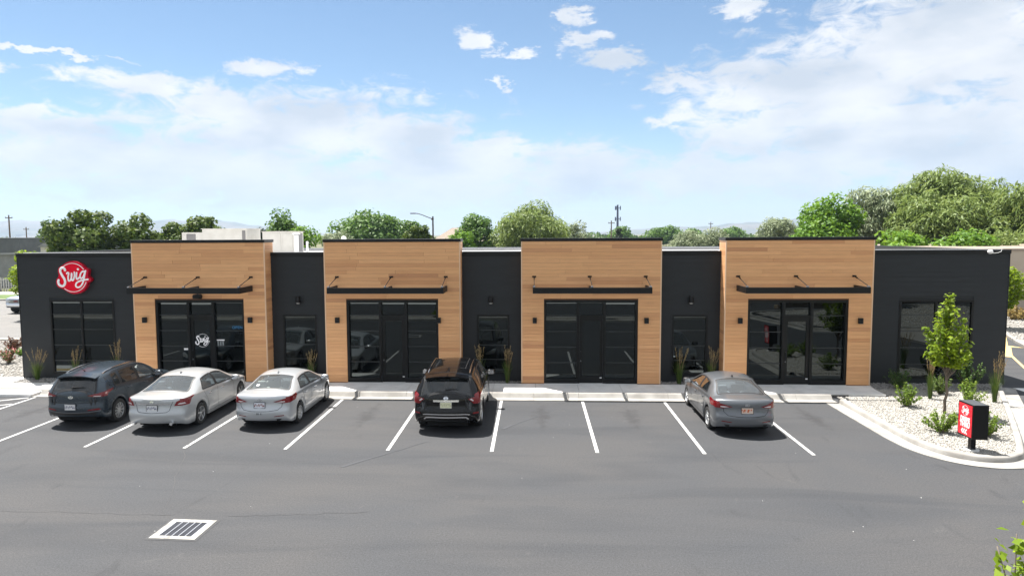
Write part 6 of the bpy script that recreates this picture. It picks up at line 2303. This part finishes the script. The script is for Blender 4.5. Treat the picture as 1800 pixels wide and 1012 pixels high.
SHG = 'shrubs in the gravel corner'
shrub('rounded yellow-green shrub at the left end of the gravel corner', 11.92, 22.15, 0.46, 0.70, 'leaf_shrub', 31, 1500, 0.034, group=SHG)
shrub('yellow-green shrub left of the black direction sign', 11.30, 19.15, 0.52, 0.66, 'leaf_shrub', 32, 1700, 0.034, group=SHG)
shrub('green shrub just right of and behind the black direction sign', 12.28, 18.85, 0.46, 0.66, 'leaf_shrub', 33, 1500, 0.034, group=SHG)
shrub('yellow-green shrub behind the sign, right of the young trunk', 14.02, 22.35, 0.50, 0.80, 'leaf_shrub', 34, 1500, 0.036, group=SHG)
shrub('wide dark green shrub against the wall under the right window', 12.95, 24.55, 0.58, 0.72, 'leaf_deep', 35, 1200, 0.036, group=SHG)
shrub('tall dark green bush against the wall right of the young tree', 15.25, 24.45, 0.55, 1.12, 'leaf_deep', 36, 1500, 0.04, group=SHG)
shrub('loose pale green plant at the foot of the young tree', 14.0, 23.9, 0.45, 0.60, 'blade', 37, 500, 0.05, group=SHG)
shrub('red-leaved dark shrub in the left gravel bed near the shop corner', -25.3, 31.7, 0.55, 0.72, 'leaf_red', 38, 900, 0.05, name='shrub')
shrub('pink flowering low shrub in the left gravel bed', -23.15, 28.7, 0.52, 0.66, 'leaf_deep', 39, 800, 0.045, name='flowering_shrub', extra='flower_pink')
shrub('small bright green tuft between the pink and red-leaved shrubs', -24.05, 30.6, 0.34, 0.34, 'leaf_bright', 40, 400, 0.045, name='shrub')
shrub('straw-coloured bush on the bank beside the beige wall', 30.4, 44.3, 0.9, 0.9, 'leaf_dry', 41, 700, 0.09, name='shrub')
shrub('smaller straw-coloured bush lower on the bank', 29.6, 41.5, 0.6, 0.8, 'leaf_dry', 42, 500, 0.08, name='shrub')
shrub('small green bush on the bank by the lane kerb', 27.9, 38.6, 0.45, 0.7, 'leaf_bright', 43, 400, 0.07, name='shrub')
shrub('shrub in the strip south of the lot, left', -6.5, 5.2, 0.45, 0.6, 'leaf_shrub', 44, 300, 0.06, name='shrub')
shrub('shrub in the strip south of the lot, right', 9.6, 5.2, 0.45, 0.6, 'leaf_shrub', 45, 300, 0.06, name='shrub')
shrub('dark shrub in the planted island beyond the right edge of view', 20.5, 7.6, 0.6, 0.8, 'leaf_deep', 46, 300, 0.07, name='shrub')


def reed_grass(label, x, y, h, seed, blades=110, plumes=10, spread=0.24, z0=0.1, side=(0, 0)):
    """upright feather grass with tan seed plumes"""
    rng = np.random.default_rng(seed)
    t = thing('reed_grass', label, 'grass', (x, y, z0), 0, 'feather grasses along the shop front')
    V = []
    for k in range(blades):
        a = rng.uniform(0, 2 * math.pi); L = h * rng.uniform(0.40, 0.72); o = spread * rng.uniform(0.25, 1.0)
        r0 = 0.07 * rng.uniform(0, 1)
        base = np.array([r0 * math.cos(a), r0 * math.sin(a), 0.0])
        mid = base + np.array([o * 0.35 * math.cos(a), o * 0.35 * math.sin(a), L * 0.6])
        tip = base + np.array([o * math.cos(a), o * math.sin(a), L * rng.uniform(0.8, 1.0)])
        wv = np.array([-math.sin(a), math.cos(a), 0]) * 0.0065
        V += [base - wv, base + wv, mid + wv, mid - wv, mid - wv, mid + wv, tip + wv * 0.2, tip - wv * 0.2]
    np_mesh('blades', V, 4, M['blade'], t)
    b = MB()
    P, D = [], []
    for k in range(plumes):
        a = rng.uniform(0, 2 * math.pi); o = spread * rng.uniform(0.2, 1.1)
        L = h * rng.uniform(0.80, 1.02)
        tip = Vector((o * math.cos(a) + side[0], o * math.sin(a) + side[1], L))
        b.tube([(0.03 * math.cos(a), 0.03 * math.sin(a), 0), (tip.x * 0.45, tip.y * 0.45, L * 0.6), tuple(tip)], [0.004, 0.003, 0.0015], 4)
        for j in range(26):
            f = rng.uniform(0.70, 1.0)
            P.append([tip.x * (0.45 + 0.55 * (f - 0.6) / 0.4), tip.y * (0.45 + 0.55 * (f - 0.6) / 0.4), L * f]); D.append([math.cos(a + j), math.sin(a + j), 0.1])
    b.build('stalks', M['plume'], t)
    P = np.array(P) + rng.normal(size=(len(P), 3)) * 0.010
    leaves('plumes', P, np.array(D), 0.034 * rng.uniform(0.6, 1.3, len(P)), 0.2, M['plume'], rng, t, np.tile(np.array([0.05, 0, 1.0]), (len(P), 1)))
    return t


reed_grass('tan feather grass left of the large left window', -19.2, 25.15, 1.25, 51, side=(0.05, 0), spread=0.36)
reed_grass('tan feather grass under the middle of the large left window', -17.62, 25.12, 1.35, 52)
reed_grass('tan feather grass right of the large left window beside the wood bay', -15.95, 25.12, 1.6, 53)
reed_grass('tan feather grass beside the narrow window left of the second bay', -8.42, 25.15, 1.25, 54)
reed_grass('tan feather grass at the left of the narrow window behind the black SUV', -2.0, 25.15, 1.5, 55, side=(-0.05, 0))
reed_grass('tan feather grass at the right of the narrow window behind the black SUV', -0.98, 25.12, 1.42, 56, side=(0.05, 0))
reed_grass('tan feather grass left of the narrow window behind the grey sedan', 5.35, 25.12, 1.40, 57, side=(0.12, 0), spread=0.28)
reed_grass('tan feather grass right of the narrow window behind the grey sedan', 6.52, 25.15, 1.42, 58, side=(0.08, 0))
reed_grass('tan feather grass in the gravel corner left of the young tree', 13.22, 23.15, 1.45, 59, spread=0.16)
reed_grass('tan feather grass in the gravel corner right of the young tree', 15.05, 22.75, 1.65, 60, side=(0.12, 0))


# ------------------------------------------------------------------ trees beyond the roof
TB = 'trees behind the shop'
make_tree('maple_tree', 'large dark green maple behind the left end of the roof', -47.3, 70, 8.9, 7.0, 'leaf_maple', 101, 7000, 0.20, 0.7, group=TB, clumps=60, crf=0.15)
make_tree('maple_tree', 'dark green maple right of the large one, left of the roof units', -42.6, 72, 8.2, 5.6, 'leaf_maple', 102, 5500, 0.20, 0.7, group=TB, clumps=50, crf=0.15)
make_tree('maple_tree', 'lower dark green maple just left of the wide roof unit', -40.3, 75, 7.5, 4.6, 'leaf_maple', 103, 4200, 0.20, 0.7, group=TB, clumps=40, crf=0.16)
make_tree('maple_tree', 'dark green maple directly behind the wide roof unit', -37.2, 76, 8.2, 5.6, 'leaf_maple', 104, 5000, 0.20, 0.7, group=TB, clumps=46, crf=0.15)
make_tree('conifer_tree', 'small dark conifer between the two roof units', -28.4, 70, 6.9, 2.6, 'leaf_dark', 105, 3000, 0.15, 0.4, group=TB, shape='cone', clumps=40)
make_tree('leafy_tree', 'bright green tree with a twin top behind the box-shaped roof unit', -27.9, 75, 8.7, 4.6, 'leaf_mid', 106, 5000, 0.19, 0.6, group=TB, clumps=44, shape='egg')
make_tree('leafy_tree', 'rounded deep green tree right of the vent pipes', -24.9, 73, 6.8, 4.4, 'leaf_bright', 107, 4500, 0.17, 0.6, group=TB, clumps=40)
make_tree('leafy_tree', 'broad green tree at the left of the clump behind the second bay', -36.0, 140, 10.0, 11.0, 'leaf_mid', 108, 6500, 0.36, 0.6, group=TB, clumps=50)
make_tree('leafy_tree', 'middle green tree of the clump behind the second bay', -30.3, 141, 9.3, 9.0, 'leaf_mid', 109, 5500, 0.36, 0.6, group=TB, clumps=46)
make_tree('leafy_tree', 'lower green tree at the right of the clump behind the second bay', -25.8, 142, 8.2, 7.0, 'leaf_mid', 110, 4500, 0.36, 0.6, group=TB, clumps=40)
make_tree('silver_tree', 'low grey-green tree in front of the clump behind the second bay', -35.0, 120, 6.2, 5.5, 'leaf_silver', 111, 3500, 0.26, 0.4, group=TB, clumps=40)
for k, (dx, hh, ww) in enumerate(((-14.9, 6.4, 1.5), (-13.9, 6.9, 1.5), (-12.9, 7.2, 1.5), (-12.25, 6.3, 1.6))):
    make_tree('column_tree', ['leftmost', 'second', 'tallest', 'rightmost'][k] + ' of the four narrow dark trees left of the street lamp', dx, 80 + 0.4 * k, hh, ww, 'leaf_maple', 112 + k, 1800, 0.17, 0.6, group='narrow trees left of the street lamp', clumps=26, shape='egg', crf=0.28)
make_tree('leafy_tree', 'light green loose-crowned tree right of the house roof', -9.6, 112, 9.0, 6.6, 'leaf_mid', 117, 5200, 0.26, 0.55, group=TB, clumps=44)
make_tree('leafy_tree', 'yellow-green tree in front of the house roof', -9.9, 92, 6.5, 3.8, 'leaf_bright', 118, 3600, 0.2, 0.6, group=TB, clumps=36)
make_tree('willow_tree', 'big round willow behind the gap between second and third bays', -0.6, 110, 10.1, 13.2, 'leaf_willow', 119, 14000, 0.34, 0.28, group=TB, clumps=110, droop=0.8, crf=0.12)
make_tree('silver_tree', 'thin grey-green tree right of the big round willow', 7.0, 115, 7.9, 4.6, 'leaf_silver', 120, 2400, 0.26, 0.4, group=TB, clumps=34)
make_tree('silver_tree', 'low pale willow left of the fourth bay', 28.6, 128, 5.9, 6.6, 'leaf_silver', 121, 4500, 0.27, 0.3, group=TB, clumps=46, droop=0.5)
make_tree('silver_tree', 'low pale willow touching the left edge of the fourth bay', 33.8, 130, 6.4, 6.0, 'leaf_silver', 122, 4500, 0.27, 0.3, group=TB, clumps=46, droop=0.5)
make_tree('silver_tree', 'silvery round tree over the fourth bay', 38.9, 112, 8.4, 6.8, 'leaf_silver', 123, 6000, 0.26, 0.35, group=TB, clumps=60, crf=0.15)
make_tree('leafy_tree', 'vivid green tree over the right part of the fourth bay', 33.7, 80, 9.8, 6.6, 'leaf_bright', 124, 7500, 0.22, 0.62, group=TB, clumps=56)
make_tree('willow_tree', 'grey-green willow at the left of the tall right-hand group', 40.3, 84, 11.0, 8.4, 'leaf_silver', 125, 9000, 0.34, 0.24, group=TB, clumps=80, droop=0.9, crf=0.14)
make_tree('willow_tree', 'tall willow forming the peak of the right-hand group', 46.4, 81, 12.9, 11.0, 'leaf_willow', 126, 15000, 0.34, 0.24, group=TB, clumps=110, droop=0.9, crf=0.13)
make_tree('willow_tree', 'willow filling the front of the right-hand group', 42.8, 75, 10.4, 9.4, 'leaf_willow', 127, 12000, 0.32, 0.24, group=TB, clumps=90, droop=0.9, crf=0.13)
make_tree('willow_tree', 'willow right of the peak of the right-hand group', 51.2, 82, 11.8, 9.0, 'leaf_willow', 128, 10000, 0.34, 0.24, group=TB, clumps=80, droop=0.9, crf=0.14)
make_tree('willow_tree', 'willow at the right edge of the picture', 49.6, 70, 11.2, 8.6, 'leaf_willow', 129, 12000, 0.32, 0.24, group=TB, clumps=90, droop=0.9, crf=0.14)
make_tree('leafy_tree', 'low vivid green tree just over the right roof edge, nearer the fourth bay', 31.4, 60, 5.9, 4.6, 'leaf_bright', 130, 4200, 0.19, 0.6, group=TB, clumps=40)
make_tree('leafy_tree', 'low vivid green tree just over the right roof edge, nearer the corner', 35.6, 58, 5.8, 4.8, 'leaf_bright', 131, 4200, 0.19, 0.6, group=TB, clumps=40)
make_tree('leafy_tree', 'olive tree low over the right corner of the roof', 38.6, 60, 5.9, 5.4, 'leaf_willow', 132, 4200, 0.2, 0.4, group=TB, clumps=44)
make_tree('leafy_tree', 'light green tree beside the beige wall past the right corner', 26.6, 40.0, 3.8, 2.4, 'leaf_young', 133, 2600, 0.10, 0.6, clumps=40, base=0.3, crf=0.17)
make_tree('leafy_tree', 'bright yellow-green tree behind the left corner of the roof', -34.4, 45, 5.25, 2.3, 'leaf_young', 134, 2600, 0.11, 0.6, clumps=40, crf=0.17)
far = make_tree('far_tree', 'round tree on the far plain, left of the conifer by the mast', 37.0, 300, 8.3, 11, 'leaf_mid', 140, 1800, 0.55, 0.6, clumps=30)
FT = [(52, 300, 0.92, 'right of the conifer by the mast'), (63, 320, 1.05, 'second right of the conifer by the mast'), (72, 310, 0.9, 'left of the pale willows'), (84, 300, 0.8, 'just above the pale willows'),
      (112, 300, 0.95, 'nearest the fourth bay edge'), (124, 320, 0.85, 'over the left of the fourth bay'), (98, 340, 1.0, 'behind the pale willows'), (46, 350, 0.9, 'farthest out by the mast'),
      (-168, 230, 0.8, 'left edge, nearest the pole'), (-160, 240, 0.85, 'right of the tall pole at the left edge'), (-178, 250, 0.8, 'at the far left edge'), (-150, 250, 0.9, 'left of the far poplars'), (-120, 240, 0.9, 'between the poplars and the maple'),
      (-190, 270, 0.9, 'leftmost of the far plain'), (-140, 262, 0.8, 'behind the far poplars')]
for i, (x, y, s_, nm) in enumerate(FT):
    copy_tree(far, 'round tree on the far plain, %s' % nm, x, y, s_, i * 1.3, 'round trees on the far plain')
far['group'] = 'round trees on the far plain'
make_tree('conifer_tree', 'dark pointed conifer at the foot of the phone mast', 24.7, 200, 7.3, 3.6, 'leaf_dark', 150, 1600, 0.3, 0.4, shape='cone', clumps=30)
for k, (x, hh) in enumerate(((-132.3, 10.2), (-129.6, 9.4), (-127.2, 9.9))):
    make_tree('poplar_tree', ['leftmost', 'middle', 'rightmost'][k] + ' of three far poplars left of the maple', x, 180, hh, 3.0, 'leaf_deep', 151 + k, 1300, 0.36, 0.5, shape='egg', clumps=26, group='far poplars left of the maple', crf=0.28)
# hedge-like far belt along the horizon
rng = np.random.default_rng(900)
n = 9000
px = rng.uniform(-420, 460, n); py = rng.uniform(420, 520, n)
hz = (3.2 + 2.2 * np.sin(px * 0.05) * np.sin(px * 0.013 + 1) + 1.0 * np.sin(px * 0.21)) * rng.uniform(0.0, 1.0, n) ** 0.7 + 0.5
leaves('far_wood', np.stack([px, py, hz], 1), rng.normal(size=(n, 3)) + np.array([0, -1.0, 0.6]), 1.1 * rng.uniform(0.6, 1.3, n), 0.7, M['leaf_deep'], rng, kind='stuff')
# trees and a low wall behind the viewpoint, mirrored in the right-hand glass
make_tree('leafy_tree', 'leafy tree south-east of the lot behind the viewpoint, nearer', 25, -1, 6.5, 4.6, 'leaf_mid', 160, 2600, 0.22, 0.6, group='trees south of the lot')
make_tree('leafy_tree', 'leafy tree south-east of the lot behind the viewpoint, farther', 34, 1, 7.5, 5.6, 'leaf_mid', 161, 2600, 0.24, 0.6, group='trees south of the lot')

# ------------------------------------------------------------------ things beyond the roof
t = thing('street_lamp', 'brown cobra-head street lamp behind the second bay', 'street lamp', (-8.85, 60, 0))
MB().tube([(0, 0, 0), (0, 0, 7.25)], [0.10, 0.065], 10).build('pole', M['pole_brown'], t, True, 40)
MB().tube([(0, 0, 7.0), (-0.45, 0, 7.18), (-1.0, 0, 7.40), (-1.35, 0, 7.50), (-1.55, 0, 7.52)], 0.035, 8).build('arm', M['pole_brown'], t, True, 40)
MB().rbox(-2.0, -1.5, -0.12, 0.12, 7.47, 7.56, 0.03).build('lamp_head', M['pole_brown'], t)
MB().tube([(-0.05, 0, 6.92), (-0.02, 0, 7.08)], 0.11, 10).build('collar', M['pole_brown'], t)
t = thing('phone_mast', 'tall slim phone mast with two rings of antennas on the horizon', 'mast', (42.5, 350, 0))
MB().tube([(0, 0, 0), (0, 0, 20.2)], [0.75, 0.42], 10).build('pole', M['tower_steel'], t, True, 40)
for z in (18.6, 13.1):
    for k in range(3 if z > 15 else 2):
        for sg in (-1, 1):
            a = k * 2 * math.pi / 3 + (0.4 if sg > 0 else 0)
            x, y = 1.35 * math.cos(a) + 0.35 * sg * math.sin(a), 1.35 * math.sin(a)
            MB().box(x - 0.24, x + 0.24, y - 0.15, y + 0.15, z - 1.0, z + 1.0).build('antenna_panel', M['tower_steel'], t)
    b = MB()
    for k in range(3):
        a = k * 2 * math.pi / 3
        b.tube([(0, 0, z), (1.35 * math.cos(a), 1.35 * math.sin(a), z)], 0.14, 6)
    b.build('bracket', M['tower_steel'], t)
MB().box(-0.7, 0.7, -0.3, 0.3, 9.0, 9.35).build('dish_mount', M['tower_steel'], t)


def util_pole(label, x, y, h):
    t = thing('utility_pole', label, 'pole', (x, y, 0), 0, 'far utility poles')
    MB().tube([(0, 0, 0), (0, 0, h)], [0.26, 0.18], 8).build('post', M['pole_wood'], t, True, 40)
    MB().box(-1.1, 1.1, -0.1, 0.1, h - 1.0, h - 0.75).build('cross_arm', M['pole_wood'], t)
    for x2 in (-1.0, 0.0, 1.0):
        MB().tube([(x2, 0, h - 0.75), (x2, 0, h - 0.45)], 0.07, 6).build('insulator', M['steel'], t)


util_pole('tall utility pole at the far left edge of the picture', -158.7, 200, 12.2)
util_pole('shorter utility pole right of the tall one at the far left', -199.5, 260, 9.4)
util_pole('thin far utility pole left of the phone mast', 27.0, 240, 10.2)
util_pole('thin far utility pole above the pale willows', 84.0, 330, 11.0)
util_pole('thin far utility pole over the left of the fourth bay', 138.0, 340, 10.5)

t = thing('house', 'brown hip-roofed house half hidden behind the second bay', 'house', (-12.6, 118, 0))
MB().box(-5.5, 5.5, 0, 9, 0, 4.0).build('wall', M['white_wall'], t)
b = MB()
b.add([(-6, -0.5, 4.0), (6.2, -0.5, 4.0), (6.2, 9.5, 4.0), (-6, 9.5, 4.0), (-2.0, 4.5, 6.85), (-0.4, 4.5, 6.85)], [(0, 1, 5, 4), (1, 2, 5), (2, 3, 4, 5), (3, 0, 4), (3, 2, 1, 0)])
rf = b.build('roof', M['shingle'], t)
b = MB()
b.add([(-2.6, -1.2, 4.0), (0.8, -1.2, 4.0), (-0.9, -1.2, 5.35), (-0.9, 3.0, 5.35), (-2.6, 3.0, 4.0), (0.8, 3.0, 4.0)], [(0, 2, 3, 4), (1, 5, 3, 2)])
b.build('gable_roof', M['shingle'], rf)
MB().add([(-2.4, -1.1, 4.02), (0.6, -1.1, 4.02), (-0.9, -1.1, 5.2)], [(0, 1, 2)]).build('gable', M['white_wall'], t)
t = thing('house', 'small pale house with grey gable left of the large maple', 'house', (-81, 112, 0))
MB().box(-2.6, 2.6, 0, 8, 0, 3.9).build('wall', M['white_wall'], t)
MB().add([(-2.9, -0.4, 3.9), (2.9, -0.4, 3.9), (0, -0.4, 5.6), (-2.9, 8.4, 3.9), (2.9, 8.4, 3.9), (0, 8.4, 5.6)], [(0, 2, 5, 3), (1, 4, 5, 2), (0, 1, 2), (3, 5, 4)]).build('roof', M['grey_block'], t)
MB().box(-0.35, 0.35, -0.02, -0.005, 4.2, 4.8).build('window', M['frame'], t)

t = thing('warehouse', 'long dark grey flat-roofed warehouse at the far left', 'building', (-125, 118, 0))
MB().box(-40, 33, 0, 30, 0, 5.35).build('wall', M['dark_block'], t)
MB().box(-40.1, -20, -0.1, 30.1, 5.36, 5.75).build('roof_edge', M['hvac'], t)
MB().box(-19.9, 33.1, -0.1, 30.1, 5.36, 5.45).build('roof_edge', M['dark_block'], t)
M['roof_grey'] = plain('roof_grey', (0.30, 0.31, 0.32), rough=0.7)
t = thing('shed_building', 'light grey block building with white sloping roof edge behind the fence at left', 'building', (-66, 74, 0))
MB().add([(-22, 0, 0), (13.0, 0, 0), (13.0, 0, 3.75), (-22, 0, 3.1), (-22, 14, 0), (13, 14, 0), (13, 14, 3.75), (-22, 14, 3.1)], [(0, 1, 2, 3), (5, 4, 7, 6), (4, 0, 3, 7), (1, 5, 6, 2)]).build('wall', M['grey_block'], t)
MB().add([(-22.3, -0.4, 3.12), (13.3, -0.4, 3.77), (13.3, 14.3, 3.6), (-22.3, 14.3, 3.0), (-22.3, -0.4, 3.32), (13.3, -0.4, 3.97), (13.3, 14.3, 3.8), (-22.3, 14.3, 3.2)], [(4, 5, 6, 7), (3, 2, 1, 0), (0, 1, 5, 4), (1, 2, 6, 5), (2, 3, 7, 6), (3, 0, 4, 7)]).build('roof', M['roof_grey'], t)
t = thing('picket_fence', 'pale steel picket fence along the street at the far left', 'fence', (-58, 66.2, 0.1))
pk = bpy.data.meshes.new('picket')
bm = bmesh.new(); bmesh.ops.create_cube(bm, size=1.0)
for v in bm.verts: v.co = Vector((v.co.x * 0.10, v.co.y * 0.03, (v.co.z + 0.5) * 1.42))
bm.to_mesh(pk); bm.free()
M['fence'] = plain('fence_paint', (0.34, 0.34, 0.32), rough=0.7)
pk.materials.append(M['fence'])
for k in range(90):
    o = link('picket', pk, None, t); o.location = (-9 + k * 0.26, 0, 0)
for z in (0.3, 1.2):
    MB().box(-9.2, 14.6, 0.03, 0.08, z, z + 0.08).build('rail', M['fence'], t)
for k in range(10):
    MB().box(-9 + k * 2.6 - 0.06, -9 + k * 2.6 + 0.06, 0.09, 0.19, 0, 1.5).build('post', M['fence'], t)

t = thing('beige_building', 'plain beige building wall beyond the lane at the right edge', 'building', (45, 48.6, 0))
MB().box(-24, 40, 0, 20, 0, 4.36).build('wall', M['beige_wall'], t)
MB().rbox(-24.1, 40.1, -0.1, 20.1, 4.361, 4.50, 0.02).build('coping', plain('coping_tan', (0.26, 0.21, 0.17), rough=0.6), t)
MB().box(-24, 40, -0.03, -0.001, 0.0, 0.35).build('base_course', plain('base_course', (0.20, 0.17, 0.14), rough=0.9), t)
t = thing('retaining_wall', 'low tan block wall behind the island beyond the right edge of view', 'wall', (27, -4.2, 0), R(-14))
blk = bpy.data.meshes.new('block')
bm = bmesh.new(); bmesh.ops.create_cube(bm, size=1.0)
for v in bm.verts: v.co = Vector((v.co.x * 0.78, v.co.y * 0.4, v.co.z * 0.28))
bmesh.ops.bevel(bm, geom=bm.edges[:], offset=0.03, segments=1, affect='EDGES')
bm.to_mesh(blk); bm.free()
blk.materials.append(ramp_random('wall_block', [(0.26, 0.20, 0.14), (0.33, 0.26, 0.19), (0.29, 0.24, 0.18), (0.38, 0.31, 0.24)], 0.9))
for r_ in range(4):
    for k in range(22):
        o = link('block', blk, None, t); o.location = (-8.8 + k * 0.8 + (0.4 if r_ % 2 else 0), 0.06 * r_, 0.15 + 0.29 * r_)

# ------------------------------------------------------------------ haze
hz = MB().box(-5200, 5200, -300, 6400, -3.2, 240).build('haze', None, None, kind='stuff')
hm = bpy.data.materials.new('haze_air')
hm.use_nodes = True
ht = hm.node_tree
ht.nodes.clear()
ho = ht.nodes.new('ShaderNodeOutputMaterial')
hv = ht.nodes.new('ShaderNodeVolumePrincipled')
hv.inputs['Color'].default_value = (0.52, 0.68, 0.92, 1)
hv.inputs['Density'].default_value = 0.00012
hv.inputs['Anisotropy'].default_value = 0.2
ht.links.new(hv.outputs[0], ho.inputs['Volume'])
hz.data.materials.append(hm)
